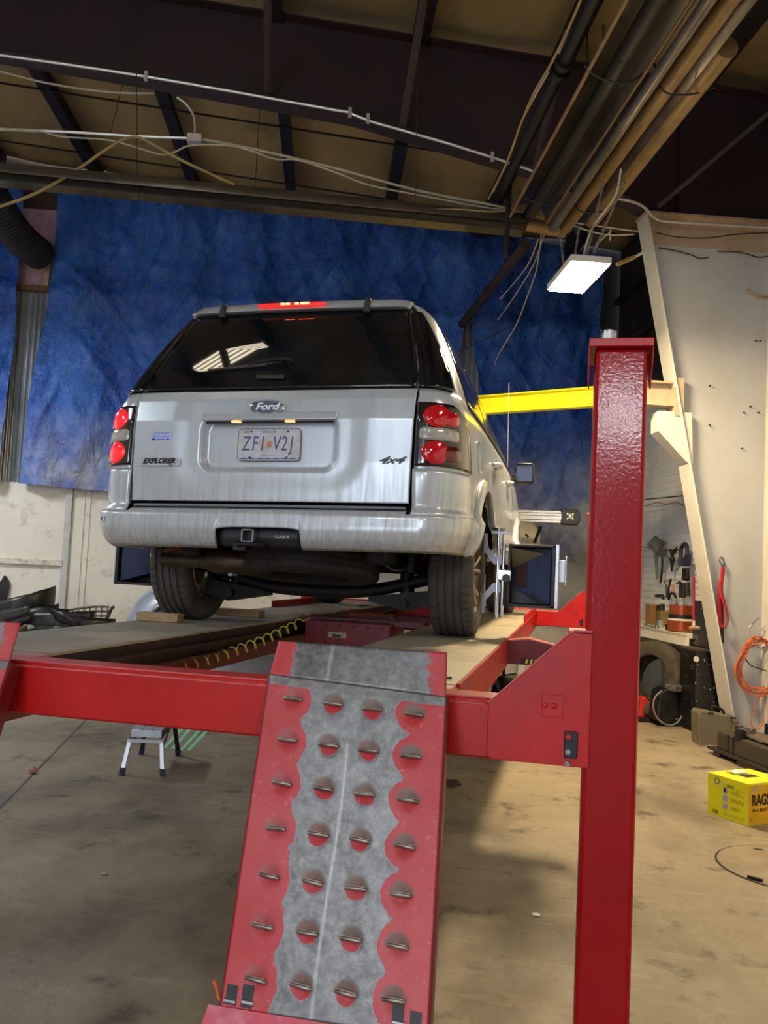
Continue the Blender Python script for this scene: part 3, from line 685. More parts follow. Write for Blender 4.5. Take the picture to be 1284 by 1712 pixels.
def runway(xi, xo, s):
    """xi inner edge, xo outer edge; s=+1 right runway"""
    y0, y1 = yb+.13, yf
    a, b = min(xi, xo), max(xi, xo)
    q = MB().bx(a, b, y0+.22, y1, DZ-.010, DZ)
    rw = obj('runway', q, MT['deck'], lift, smooth=0)
    q = MB().bx(a, b, y0-.06, y0+.215, DZ-.012, DZ-.002); obj('end_plate', q, MT['deckend'], rw, smooth=0)
    # outer C channel and inner channel
    q = MB(); q.bx(xo-.006, xo+.006, y0, y1, DZ-.15, DZ-.012); q.bx(min(xo, xo-s*.06), max(xo, xo-s*.06), y0, y1, DZ-.156, DZ-.15)
    q.bx(xo-.01, xo+.012, y0+.25, y1, DZ-.012, DZ-.002)
    obj('outer_channel', q, MT['red'], rw, smooth=0)
    q = MB(); q.bx(xi-.006, xi+.006, y0, y1, DZ-.10, DZ-.012); q.bx(min(xi, xi-s*.045), max(xi, xi-s*.045), y0+.22, y1, DZ-.058, DZ-.048); q.bx(min(xi, xi-s*.045)-(.0), max(xi, xi-s*.045), y0, y1, DZ-.108, DZ-.1)
    obj('inner_channel', q, MT['raildk'], rw, smooth=0)
    q = MB().bx(xi-.005+s*.02, xi+.005+s*.02, y0, y1, DZ-.20, DZ-.108); obj('jack_rail', q, MT['reddark'], rw, smooth=0)
    # raised wheel guard at the front
    q = MB(); q.bx(xo-.004, xo+.006, 2.75, 4.75, DZ-.005, DZ+.05)
    obj('side_guard', q, MT['red'], rw, smooth=0, bevel=.003)
    q = MB()
    for yy in (.9, 2.1): q.bx((a+b)/2+.1, (a+b)/2+.19, yy, yy+.02, DZ-.0005, DZ+.001)
    obj('slot', q, MT['black'], rw, smooth=0)
    # turnplate under the front wheel
    q = MB().cyl(((a+b)/2+s*.0, 3.89, DZ), ((a+b)/2, 3.89, DZ+.012), .22, 40); obj('turnplate', q, MT['steel'], rw)
    return rw
RWR = runway(.497, 1.043, 1); RWL = runway(-.350, -.913, -1)
# bent bracket with hazard stripes beside the right runway
q = MB(); P0 = ony(868, 1052, 1.1)
q.prism([V((1.045, 1.10, .985)), V((1.16, 1.10, 1.0)), V((1.40, 1.10, .955)), V((1.40, 1.10, .925)), V((1.16, 1.10, .86)), V((1.045, 1.10, .86))], V((0, .09, 0)))
br = obj('slip_bracket', q, MT['reddark'], lift, smooth=0, bevel=.003)
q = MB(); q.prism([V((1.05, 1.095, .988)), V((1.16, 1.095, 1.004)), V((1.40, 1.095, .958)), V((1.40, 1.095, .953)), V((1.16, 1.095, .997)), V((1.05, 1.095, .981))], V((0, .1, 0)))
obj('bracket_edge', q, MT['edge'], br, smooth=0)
q = MB()
for k in range(7):
    x = 1.145+k*.024; q.prism([V((x, 1.0985, .868)), V((x+.011, 1.0985, .868)), V((x+.018, 1.0985, .892)), V((x+.007, 1.0985, .892))], V((0, -.001, 0)))
q2 = MB().bx(1.12, 1.33, 1.099, 1.1, .864, .896); obj('warning_label', q2, MT['black'], br, smooth=0)
obj('hazard_stripe', q, mat('hazard yellow', hx('d9c52a'), .5), br, smooth=0)
# ------------------------------------------------ approach ramps with wear
def wear_mat():
    m = bpy.data.materials.new('worn red ramp steel'); m.use_nodes = True; nt = m.node_tree; N = nt.nodes; L = nt.links; bs = N['Principled BSDF']
    at = N.new('ShaderNodeAttribute'); at.attribute_name = 'wear'; at.attribute_type = 'GEOMETRY'
    tc = N.new('ShaderNodeTexCoord')
    def noise(sc, det=6, rough=.6, st=(1, 1, 1)):
        mp = N.new('ShaderNodeMapping'); mp.inputs['Scale'].default_value = st; L.new(tc.outputs['Object'], mp.inputs[0])
        n = N.new('ShaderNodeTexNoise'); n.inputs['Scale'].default_value = sc; n.inputs['Detail'].default_value = det; n.inputs['Roughness'].default_value = rough
        L.new(mp.outputs[0], n.inputs['Vector']); return n.outputs[0]
    def rng(x, a, b, c=0, d=1):
        r = N.new('ShaderNodeMapRange'); r.inputs[1].default_value = a; r.inputs[2].default_value = b; r.inputs[3].default_value = c; r.inputs[4].default_value = d
        L.new(x, r.inputs[0]); return r.outputs[0]
    def mix(f, a, b):
        q = N.new('ShaderNodeMix'); q.data_type = 'RGBA'
        for k, z in (('Factor', f), ('A', a), ('B', b)):
            if isinstance(z, tuple): q.inputs[k].default_value = (*z, 1)
            else: L.new(z, q.inputs[k])
        return q.outputs['Result']
    def op(o, a, b):
        q = N.new('ShaderNodeMath'); q.operation = o; L.new(a, q.inputs[0])
        if isinstance(b, (int, float)): q.inputs[1].default_value = b
        else: L.new(b, q.inputs[1])
        return q.outputs[0]
    sep = N.new('ShaderNodeSeparateColor'); L.new(at.outputs['Color'], sep.inputs[0])
    w = op('ADD', sep.outputs[0], rng(noise(26, 8, .7), .3, .7, -.24, .24))
    red = mix(rng(noise(5), .3, .7), hx('b5272c'), hx('c24a4c'))
    red = mix(rng(noise(60, 4, .6), .62, .74, 0, .4), red, hx('d39a98'))
    gry = mix(rng(noise(9, 8, .7, (1, 1, 1)), .3, .7), hx('5c5a58'), hx('807f7f'))
    gry = mix(rng(noise(45, 8, .7), .4, .75, 0, .6), gry, hx('a9a8a6'))
    gry = mix(rng(noise(14, 6, .7), .5, .68, 0, .6), gry, hx('55504a'))
    mask = rng(w, .42, .58); halo = rng(w, .34, .44)
    c = mix(halo, red, hx('7e868c')); c = mix(mask, c, gry)
    c = mix(op('MULTIPLY', sep.outputs[1], rng(noise(60, 6, .7), .3, .6, .6, 1)), c, hx('63574a'))      # grime around the lugs
    c = mix(sep.outputs[2], c, hx('c4c2be'))      # bright scratch
    L.new(c, bs.inputs['Base Color']); L.new(rng(mask, 0, 1, .42, .38), bs.inputs['Roughness']); L.new(rng(mask, 0, 1, 0, .55), bs.inputs['Metallic'])
    b = N.new('ShaderNodeBump'); b.inputs['Strength'].default_value = .3; b.inputs['Distance'].default_value = .002
    L.new(noise(90, 6, .7), b.inputs['Height']); L.new(b.outputs[0], bs.inputs['Normal'])
    return m
MT['wear'] = wear_mat()
def ramp(dx, seed):
    TL, TR = ony(467, 1073, yb-.02), ony(748, 1092, yb-.02)
    KL, KR = ony(452, 1128, yb-.07), ony(746, 1166, yb-.07)
    BL, BR = ony(371, 1682, yb-.40), ony(714, 1735, yb-.40)
    # square the plate up: same width top and bottom
    for P in (TL, TR, KL, KR, BL, BR): P.x += dx
    def plane(u, v): return (KL*(1-u)+KR*u)*(1-v)+(BL*(1-u)+BR*u)*v
    rows, cols = 7, (.155, .385, .605, .835)
    n_ = (KR-KL).cross(BL-KL).normalized()
    if n_.y > 0: n_ = -n_
    Lh = (BL-KL).length; Wd = (KR-KL).length
    cent = [(c, (r+.42)/rows*.985+.018) for r in range(rows) for c in cols]
    NU, NV = 110, 190
    rnd = random.Random(seed); vals = []
    def P(i, j):
        u = i/NU; v = j/NV; p = plane(u, v); dep = 0
        for (cu, cv) in cent:
            d = math.hypot((u-cu)*Wd, (v-cv)*Lh)
            if d < .036: dep = max(dep, .5*(1+math.cos(PI*d/.036)))
        return p - n_*dep*.006
    q = MB().grid(P, NU, NV)
    r = obj('ramp', q, MT['wear'], lift, smooth=60)
    def wear(u, v, noisy=True):
        x = u*Wd; w = .5*(1+math.tanh((min(u-.26, .80-u))*18))
        w = .5*(1+math.tanh((min(u-(.225+.035*v), .815-u-.03*v))*15))
        g = 0
        for (cu, cv) in cent:
            d = math.hypot((u-cu)*Wd, (v-cv)*Lh)
            edge = cu in (cols[0], cols[3])
            R_ = .050 if edge else .029
            k = .5*(1+math.tanh((R_-d)*150))
            if edge: w = max(w, .62*.5*(1+math.tanh((min(u-.19, .80-u))*14))) if False else w
            w *= 1-k*(.97 if edge else .9)
            if d < .034 and (v-cv) < .0: g = max(g, (.4 if edge and cu < .3 else 1.1)*min(1, (.036-d)/.008))
            if edge and d < .034 and v < cv and cu > .5: g = max(g, 1.0*(1-(d/.034)**2))
        sc = max(0, 1-abs(u-(.47+.02*math.sin(v*5)))/.010) if v > .2 else 0
        return w, g, sc
    at = r.data.color_attributes.new('wear', 'FLOAT_COLOR', 'POINT')
    for j in range(NV+1):
        for i in range(NU+1):
            u, v = i/NU, j/NV; w, g, sc = wear(u, v)
            if v < .035: w = max(w, .7); g = max(g, .25)
            at.data[j*(NU+1)+i].color = (w, g*.9, sc*.6, 1)
    r.modifiers.new('t', 'SOLIDIFY').thickness = .006
    # top lip
    q = MB().grid(lambda i, j: (TL*(1-i/60)+TR*(i/60))*(1-j/16)+(KL*(1-i/60)+KR*(i/60))*(j/16), 60, 16)
    lip = obj('ramp_lip', q, MT['wear'], r, smooth=60)
    at = lip.data.color_attributes.new('wear', 'FLOAT_COLOR', 'POINT')
    for j in range(17):
        for i in range(61):
            u = i/60; w = .5*(1+math.tanh((min(u-.13, .88-u))*14)); sc = .5 if abs(u-.33) < .01 else 0
            g = .5 if (u > .6 and (i*7) % 5 == 0 and j > 8) else 0
            at.data[j*61+i].color = (w, g, sc, 1)
    lip.modifiers.new('t', 'SOLIDIFY').thickness = .006
    # tread lugs
    side = (KR-KL).normalized(); dn = (BL-KL).normalized()
    for (cu, cv) in cent:
        c = plane(cu, cv)+n_*.002; q = MB(); w_ = .024+rnd.uniform(-.001, .001); t = rnd.uniform(-.06, .06)
        s2 = (side+dn*t).normalized()
        pts = [c-s2*w_-n_*.004, c-s2*w_*.93+n_*.007, c-s2*w_*.6+n_*.010, c+s2*w_*.6+n_*.010, c+s2*w_*.93+n_*.007, c+s2*w_-n_*.004]
        q.tube(pts, .0048, 8)
        q.prism([c-s2*w_*.9-dn*.002, c+s2*w_*.9-dn*.002, c+s2*w_*.9-dn*.002+n_*.009, c-s2*w_*.9-dn*.002+n_*.009], -dn*.004)
        obj('tread_lug', q, MT['lug'], r)
    # folded side flanges
    for (A, Bq, sg) in ((KL, BL, -1), (KR, BR, 1)):
        q = MB(); back = -n_*.055
        q.prism([A, Bq, Bq+back, A+back], side*sg*.006); q.tube([A+side*sg*.002, Bq+side*sg*.002], .0045, 6)
        obj('side_flange', q, MT['reddark'], r, smooth=30)
    # hinge slots and lower flap
    for (u, v, h) in ((.045, .968, .040), (.125, .966, .046), (.86, .955, .040), (.945, .962, .034)):
        c = plane(u, v)+n_*.006; q = MB().box(c, (.026, h, .003), ax=(side, dn, n_)); obj('hinge_slot', q, MT['black'], r, smooth=0)
    q = MB()
    for (u, v) in ((.04, .985), (.13, .982), (.865, .975)): c = plane(u, v)+n_*.002; q.cyl(c-side*.014, c+side*.014, .008, 10)
    obj('hinge_pin', q, MT['steel'], r)
    dn2 = (dn*.6-n_*-.0+V((0, -.75, 0))).normalized()
    q = MB(); A = BL-side*.03+dn*.002+n_*.008; Bq = BR+side*.02+dn*.002+n_*.008
    q.prism([A, Bq, Bq+V((0, -.12, -.16))+side*.02, A+V((0, -.12, -.16))-side*.02], -n_*.006)
    fl = obj('lower_flap', q, mat('pink worn flap %d' % seed, hx('c44a5c'), .45, var=.2, scale=14, col2=hx('d28a90'), c2amt=.5, c2scale=10), r, smooth=0)
    for k in range(1):
        q = MB().cyl(A+(Bq-A)*.32+V((0, -.02, -.03)), A+(Bq-A)*.32+V((0, -.024, -.028)), .016, 20); obj('flap_rivet', q, MT['steel'], fl)
    # roller below
    for u in (.12, .9):
        c = plane(u, .97)-n_*.05; q = MB().cyl(c-side*.02, c+side*.02, .045, 20); obj('ramp_roller', q, MT['rubber'], r)
    return r
ramp(0, 3)
rx = ony(35, 1041, yb-.02).x-ony(748, 1092, yb-.02).x
ramp(rx, 8)
# orange cable tip sticking out beside the ramp
P = ony(363, 1655, yb-.38); q = MB().tube(spline([P+V((-.01, 0, .02)), P, P+V((.004, 0, -.014)), P+V((.012, 0, -.024))], 4), .004, 8)
single('orange_clip', q, mat('orange plastic', hx('d9652a'), .5), 'small orange clip at the lower left corner of the ramp', 'clip')
# ================================================================== ROLLING JACK between the runways
jk = thing('rolling_jack', (.02, 1.6, .82), 'dark red rolling bridge jack between the runways under the car', 'jack')
j0, j1, jy, jz0, jz1 = -.268, .285, 1.6, .835, 1.005
obj('body', MB().bx(j0, j1, jy, jy+.45, jz0, jz1-.008), mat('deep red jack paint', hx('7d0a12'), .4, var=.1, scale=5), jk, smooth=0, bevel=.006)
q = MB().bx(j0+.03, j1-.03, jy+.03, jy+.42, jz1-.009, jz1-.004); obj('well', q, MT['black'], jk, smooth=0)
for k in range(6):
    for zz in (jz0+.02, jz1-.035):
        x = j0+.05+k*.09; obj('bolt', MB().cyl((x, jy, zz), (x, jy-.006, zz), .010, 8), MT['black'], jk)
lb_ = MB().bx(j0+.155, j0+.275, jy-.003, jy, .895, .930); o = obj('label_plate', lb_, mat('cream label', hx('b9ae98'), .5), jk, smooth=0, bevel=.004, label='small cream warning label')
q = MB().bx(j0+.185, j0+.240, jy-.0045, jy-.003, .898, .914)
q.prism([V((j0+.187, jy-.004, .915)), V((j0+.203, jy-.004, .915)), V((j0+.195, jy-.004, .928))], V((0, -.001, 0)))
obj('label_print', q, MT['black'], o, smooth=0)
q = MB()
for sx in (j0+.169, j0+.260): q.lathe([(.009, 0), (.009, .001), (.006, .001), (.006, 0)], (sx, jy-.003, .912), (0, -1, 0), 20)
obj('label_ring', q, MT['steel'], o)
q = MB(); q.bx(-.33, .48, jy+.10, jy+.16, jz1-.03, jz1+.01); q.bx(-.33, .48, jy+.30, jy+.36, jz1-.03, jz1+.01)
obj('sliding_arm', q, MT['reddark'], jk, smooth=0, bevel=.003)
q = MB(); q.bx(-.21, -.07, jy+.12, jy+.3, jz1, jz1+.02); q.bx(.12, .26, jy+.12, jy+.3, jz1, jz1+.02); obj('lift_pad', q, MT['rubber'], jk, smooth=0, bevel=.006)
# bridge beams further along
q = MB(); q.bx(-.34, .49, 2.6, 2.72, .90, 1.0); q.bx(-.34, .49, 2.72, 2.74, .96, 1.01)
single('bridge_beam', q, MT['reddark'], 'dark red bridge beam spanning the runways ahead of the jack', 'beam', smooth=0, bevel=.004)
q = MB().cyl((-.2, 2.45, 1.0), (.05, 2.45, 1.0), .035, 14); q.cyl((.05, 2.45, 1.0), (.12, 2.45, 1.0), .022, 12)
single('jack_cylinder', q, mat('orange brown cylinder', hx('8a4a26'), .5), 'orange brown air cylinder lying across the bridge beam', 'cylinder')
# coiled air hose
A = ony(500, 1042, 1.15); Bq = ony(283, 1117, .0); q = MB(); n = 14*26; pts = []
pts = []
for i in range(n+1):
    t = i/n; c = A+(Bq-A)*t+BZ*(-.03*math.sin(PI*t)); a_ = 2*PI*14*t
    ax = (Bq-A).normalized(); u = BZ; w_ = ax.cross(u).normalized()
    r_ = .026
    pts.append(c+u*r_*math.cos(a_)+w_*r_*math.sin(a_)+ax*(.016*math.cos(a_+1.2)))
pts = [A+V((.01, .15, .02)), A+V((0, .07, .01))]+pts
q.tube(pts, .0042, 6)
single('coiled_air_hose', q, mat('yellow coil hose', hx('c4b84a'), .4, var=.1, scale=10), 'yellow coiled air hose strung under the left runway', 'hose')
# wood chocks at the left rear tyre
def block(name, c, d, rot, label):
    single(name, MB().box(c, d, rot=rot), MT['wood'], label, 'chock', 'wooden wheel chocks', smooth=0, bevel=.004)
P = ony(310, 1036, .60); block('wood_chock', V((-.79, .655, DZ+.024)), (.235, .09, .045), .06, 'weathered wooden block behind the left rear tyre')
block('wood_chock', V((-.66, 1.47, DZ+.022)), (.30, .1, .045), -.03, 'paler wooden block in front of the left rear tyre')
# pen and wires on the right runway end
q = MB().tube(spline([V((.97, -.96, DZ+.006)), V((1.0, -.9, DZ+.01)), V((1.01, -.86, DZ+.006)), V((.93, -.80, DZ+.006)), V((.8, -.84, DZ+.006))], 6), .004, 6)
single('loose_cable', q, MT['black'], 'black cable end lying on the right runway behind the ramp', 'cable')
# ================================================================== THE SUV
car = thing('suv', (0, 2.4, DZ), 'dusty silver four door SUV parked on the red alignment lift, seen from behind', 'car')
def paint_mat():
    m = mat('dusty silver paint', hx('c8d0d6'), .3, metal=.22, var=.03, scale=3, coat=.6, col2=hx('8d8a82'), c2amt=.35, c2scale=7, stretch=(1, 1, .12), c2lo=.5, c2hi=.75, c2detail=4)
    nt = m.node_tree; N = nt.nodes; L = nt.links; bs = N['Principled BSDF']
    src = bs.inputs['Base Color'].links[0].from_socket
    geo = N.new('ShaderNodeNewGeometry'); sx = N.new('ShaderNodeSeparateXYZ'); L.new(geo.outputs['Position'], sx.inputs[0])
    mp = N.new('ShaderNodeMapping'); mp.inputs['Scale'].default_value = (60, 60, 3); L.new(geo.outputs['Position'], mp.inputs[0])
    n = N.new('ShaderNodeTexNoise'); n.inputs['Scale'].default_value = 1; n.inputs['Detail'].default_value = 4; L.new(mp.outputs[0], n.inputs['Vector'])
    r = N.new('ShaderNodeMapRange'); r.inputs[1].default_value = 1.95; r.inputs[2].default_value = 1.35; L.new(sx.outputs[2], r.inputs[0])
    r2 = N.new('ShaderNodeMapRange'); r2.inputs[1].default_value = .3; r2.inputs[2].default_value = .75; L.new(n.outputs[0], r2.inputs[0])
    k = N.new('ShaderNodeMath'); k.operation = 'MULTIPLY'; L.new(r.outputs[0], k.inputs[0]); L.new(r2.outputs[0], k.inputs[1])
    mx = N.new('ShaderNodeMix'); mx.data_type = 'RGBA'; L.new(k.outputs[0], mx.inputs['Factor']); L.new(src, mx.inputs['A']); mx.inputs['B'].default_value = (*hx('9a9284'), 1)
    L.new(mx.outputs['Result'], bs.inputs['Base Color'])
    ro = N.new('ShaderNodeMapRange'); ro.inputs[3].default_value = .28; ro.inputs[4].default_value = .55; L.new(k.outputs[0], ro.inputs[0]); L.new(ro.outputs[0], bs.inputs['Roughness'])
    mt = N.new('ShaderNodeMapRange'); mt.inputs[3].default_value = .35; mt.inputs[4].default_value = .08; L.new(k.outputs[0], mt.inputs[0]); L.new(mt.outputs[0], bs.inputs['Metallic'])
    return m
MT['paint'] = paint_mat()
def tab(t, z): return lerp_tab(t, z)
W_T = [(.40, .865), (.44, .895), (.50, .915), (.575, .92), (.60, .895), (.75, .893), (.85, .890), (.97, .880), (1.08, .868), (1.15, .845), (1.25, .812), (1.4, .752), (1.52, .70), (1.60, .660), (1.64, .625), (1.665, .575)]
YR_T = [(.40, .06), (.42, .025), (.45, .005), (.50, -.005), (.565, 0), (.58, .012), (.60, .05), (.62, .05), (.80, .040), (1.0, .045), (1.10, .065), (1.15, .095), (1.25, .150), (1.4, .243), (1.52, .322), (1.60, .378), (1.64, .375), (1.665, .42)]
RX_T = [(.40, .20), (.60, .20), (.75, .19), (1.0, .18), (1.15, .16), (1.4, .13), (1.60, .12), (1.665, .12)]
RY_T = [(.40, .34), (.60, .33), (.75, .30), (1.15, .26), (1.4, .24), (1.60, .22), (1.665, .2)]
YF_T = [(.40, 4.78), (.6, 4.82), (.85, 4.80), (1.0, 4.72), (1.05, 4.55), (1.10, 4.1), (1.15, 3.66), (1.25, 3.5), (1.4, 3.25), (1.60, 2.90), (1.665, 2.75)]
_oc = {}
def outl(z):
    k = round(z, 4)
    if k in _oc: return _oc[k]
    w, yr, rx, ry, yf = tab(W_T, z), tab(YR_T, z), tab(RX_T, z), tab(RY_T, z), tab(YF_T, z)
    bow = .030
    pts = []
    x1 = w-rx
    for i in range(24): x = x1*i/24; pts.append((x, yr+bow*(x/w)**2))
    yb_ = yr+bow*(x1/w)**2
    for i in range(24):
        a = PI/2*i/24; pts.append((x1+rx*math.sin(a)**1.0, yb_+ry*(1-math.cos(a))))
    ys = yb_+ry; ye = yf-.35
    for i in range(60):
        y = ys+(ye-ys)*i/60; tp = max(0, (y-3.2))*.02+max(0, .9-y)*.012
        pts.append((w-tp+.012*math.sin(PI*min(1, max(0, (y-ys)/(ye-ys))))-.0, y))
    wf = pts[-1][0]
    for i in range(17):
        a = PI/2*i/16; pts.append((wf-.28*(1-math.cos(a)), ye+.35*math.sin(a)))
    xf = pts[-1][0]
    for i in range(1, 11): pts.append((xf*(1-i/10), yf+.03*math.sin(PI/2*i/10)))
    acc = [0]
    for a, b in zip(pts, pts[1:]): acc.append(acc[-1]+math.hypot(b[0]-a[0], b[1]-a[1]))
    _oc[k] = (pts, acc); return _oc[k]
def SP(s, z, off=0):
    """point on the body skin: s metres round the outline from the middle of the tail, z height over the runway"""
    sg = -1 if s < 0 else 1; s = abs(s); pts, acc = outl(z); s = min(s, acc[-1]-1e-6)
    lo, hi = 0, len(acc)-1
    while hi-lo > 1:
        m_ = (lo+hi)//2
        if acc[m_] <= s: lo = m_
        else: hi = m_
    t = (s-acc[lo])/max(1e-9, acc[hi]-acc[lo]); a, b = pts[lo], pts[hi]
    x = a[0]+(b[0]-a[0])*t; y = a[1]+(b[1]-a[1])*t
    dx, dy = b[0]-a[0], b[1]-a[1]; l = math.hypot(dx, dy) or 1; nx, ny = dy/l, -dx/l
    x += nx*off; y += ny*off
    return V((sg*x, y, DZ+z+.018*sg*x))
def s_x(x, z):
    pts, acc = outl(z)
    for i in range(len(pts)-1):
        if pts[i+1][0] >= x and i < 48: t = (x-pts[i][0])/max(1e-9, pts[i+1][0]-pts[i][0]); return acc[i]+t*(acc[i+1]-acc[i])
    return acc[40]
def s_y(y, z):
    pts, acc = outl(z)
    for i in range(len(pts)-1):
        if pts[i+1][1] >= y and pts[i+1][1] > pts[i][1] and i > 20: t = (y-pts[i][1])/max(1e-9, pts[i+1][1]-pts[i][1]); return acc[i]+max(0, min(1, t))*(acc[i+1]-acc[i])
    return acc[-12]
def patch(name, fn, nu, nv, mt, sides=(1,), off=0, th=.012, parent=car, sm=40, **k):
    """fn(a,b) -> (s,z[,extra offset]) over the unit square"""
    out = []
    for sg in sides:
        def P(i, j):
            r = fn(i/nu, j/nv); o = off+(r[2] if len(r) > 2 else 0)
            p = SP(abs(r[0]) if len(sides) > 1 else r[0], r[1], o)
            if len(sides) > 1: p = SP(sg*abs(r[0]), r[1], o)
            return p
        q = MB().grid(P, nu, nv, flip=(sg < 0))
        out.append(obj(name, q, mt, parent, smooth=sm, solid=th, offs=-1, **k))
    return out
def sm01(t): t = max(0, min(1, t)); return t*t*(3-2*t)
# ---- bumper cover with hitch cut-out
sB = s_y(.58, .5)
cols = sorted(set([-sB+2*sB*i/150 for i in range(151)]+[-.2155, -.2085, .1885, .1955]))
def zb(s):
    if -.209 < s < .189: return .502-.012*(abs((s+.01)/.2)**6)
    a = abs(s); b = .405-.0*a
    if a > .85: b = .405+.0*(a-.85)
    if a > 1.25: b += .10*sm01((a-1.25)/.25)
    return b
NV = 12
def PB(i, j):
    s = cols[i]; z = zb(s)+(.572-zb(s))*j/NV; zz = z
    return SP(s, zz, .004)
obj('bumper_cover', MB().grid(PB, len(cols)-1, NV), MT['paint'], car, smooth=40, solid=.012, offs=-1)
q = MB().grid(lambda i, j: SP(-.662+1.324*i/30, .572+(.0, .008, .020, .026)[j], (.004, .0, -.01, -.05)[j]), 30, 3)
obj('bumper_top', q, MT['paint'], car, smooth=60)
q = MB().grid(lambda i, j: SP(-.655+1.31*i/30, .598+(.0, .010, .012)[j], (.018, .014, -.02)[j]), 30, 2)
obj('step_pad', q, mat('grey step pad', hx('6a7276'), .6, var=.1), car, smooth=40, solid=.006)
# bumper end caps under the lamps
patch('bumper_end', lambda a, b: ((s_x(.684-.006*b, .60)+(s_y(.50-.10*b, .7)-s_x(.684, .7))*a), .577+.201*b, .010*math.sin(PI*min(1, b*1.0))**.5 if b < 1 else 0), 26, 12, MT['paint'], (1, -1), off=.006)
# ---- liftgate lower panel with the plate recess
def rr(x, z, x0, x1, z0, z1, r, soft):
    cx, cz = (x0+x1)/2, (z0+z1)/2; qx = abs(x-cx)-(x1-x0)/2+r; qz = abs(z-cz)-(z1-z0)/2+r
    d = math.hypot(max(qx, 0), max(qz, 0))+min(max(qx, qz), 0)-r
    return sm01(.5-d/soft)
def gate(a, b):
    z = .622+(1.146-.622)*b; x = (-.672+1.344*a)*(1+.012*(b-.5)); s = math.copysign(s_x(abs(x), z), x)
    d = -.042*rr(x, z, -.325, .320, .770, 1.012, .06, .03)
    d += -.010*rr(x, z, -.43, .43, .70, 1.2, .14, .10)+.006
    d += .004*sm01((1.02-abs(z-1.0)*9))*0
    return s, z, d
patch('liftgate', gate, 190, 90, MT['paint'], off=.004, sm=60)
# gaps and backing
q = MB().grid(lambda i, j: SP(-1.05+2.1*i/60, .56+.60*j/20, -.075), 60, 20)
obj('gap_backing', q, MT['blackgloss'], car, smooth=60)
# ---- trim bar over the plate
def rail(name, x0, x1, z0, z1, o0, o1, mt, bev=.006, par=car, n=20):
    q = MB()
    for (oo) in (0,):
        vs = []
        for i in range(n+1):
            x = x0+(x1-x0)*i/n; s = math.copysign(s_x(abs(x), z0), x)
            t = min(1, min(i, n-i)/1.2)
            vs += [SP(s, z0+.000, o0), SP(s, z0+.004, o1), SP(s, z1-.008, o1*.8+o0*.2), SP(s, z1, o0)]
        fs = []
        for i in range(n):
            for k in range(4): l = (k+1) % 4; fs.append((i*4+k, (i+1)*4+k, (i+1)*4+l, i*4+l))
        fs += [(0, 1, 2, 3), (n*4+3, n*4+2, n*4+1, n*4)]
        q.add(vs, fs)
    return obj(name, q, mt, par, smooth=50, bevel=bev)
tr = rail('plate_trim', -.325, .325, .992, 1.040, -.01, .028, MT['paint'])
obj('trim_shadow', MB().grid(lambda i, j: SP(math.copysign(s_x(abs(-.31+.62*i/20), .985), -.31+.62*i/20), .984+.008*j, .004), 20, 1), MT['black'], tr, solid=.004)  # black strip painted as the shade under the trim bar
for x in (-.155, .105):
    q = MB().box(SP(x, .988, .01), (.045, .016, .004)); obj('plate_lamp', q, mat('lit amber plate lamp', hx('ffb060'), .5, emis=(1, .5, .15), estr=1.3), tr, smooth=0)
# emblem
E_O = SP(-.008, 1.056, .030); nE = (SP(-.008, 1.056, .05)-E_O).normalized(); XE = V((1, 0, .018)).normalized(); YE_ = nE.cross(XE)*1.0
if YE_.z < 0: YE_ = -YE_
def ellipse(O, X, Y, a, b, h, n=40, dome=.0):
    N_ = X.cross(Y); q = MB(); vs = []
    for k, (sc, hh) in enumerate(((1, -h), (1, 0), (.96, .0015), (.5, .0015+dome), (.02, .0015+dome*1.3))):
        for i in range(n): t = 2*PI*i/n; vs.append(O+X*(a*sc*math.cos(t))+Y*(b*sc*math.sin(t))+N_*hh)
    fs = []
    for k in range(4):
        for i in range(n): j = (i+1) % n; fs.append((k*n+i, k*n+j, (k+1)*n+j, (k+1)*n+i))
    fs.append([4*n+i for i in range(n)])
    return q.add(vs, fs)
em = obj('badge_oval', ellipse(E_O, XE, YE_, .083, .034, .02), MT['chrome'], car, smooth=40)
obj('badge_field', ellipse(E_O+nE*.001, XE, YE_, .077, .029, .002, dome=.001), mat('navy badge enamel', hx('4a5a70'), .25, coat=.5), em, smooth=40)
obj('badge_script', text_mb('Ford', .046, E_O+nE*.0035, XE, YE_, .0008, shear=.35, bold=.0012, sx=1.25), mat('silver script', hx('eef0f2'), .3), em, smooth=0)
# lettering badges
O = SP(-.525, .800, .0145); bd = obj('model_badge', MB().box(O, (.205, .005, .034), ax=(V((1, -.03, .018)), V((0, 1, 0)), BZ)), MT['alu'], car, smooth=0, bevel=.002)
NB = V((0, -1, 0))
obj('badge_letters', text_mb('EXPLORER', .034, O+V((-.006, -.004, .006)), V((1, -.03, .018)), BZ, .0012, shear=.38, bold=.0014, sx=1.02), MT['black'], bd, smooth=0)
obj('badge_letters', text_mb('XLT', .012, O+V((.058, -.004, -.0125)), V((1, -.03, .018)), BZ, .0008, bold=.0005), MT['black'], bd, smooth=0)
O = SP(.578, .812, .012)
q = text_mb('4x4', .044, O, V((1, .04, .018)), BZ, .0022, shear=.5, bold=.0012, sx=1.65)
obj('four_wheel_badge', q, mat('dark chrome badge', hx('2a2624'), .3, metal=.6), car, smooth=0)
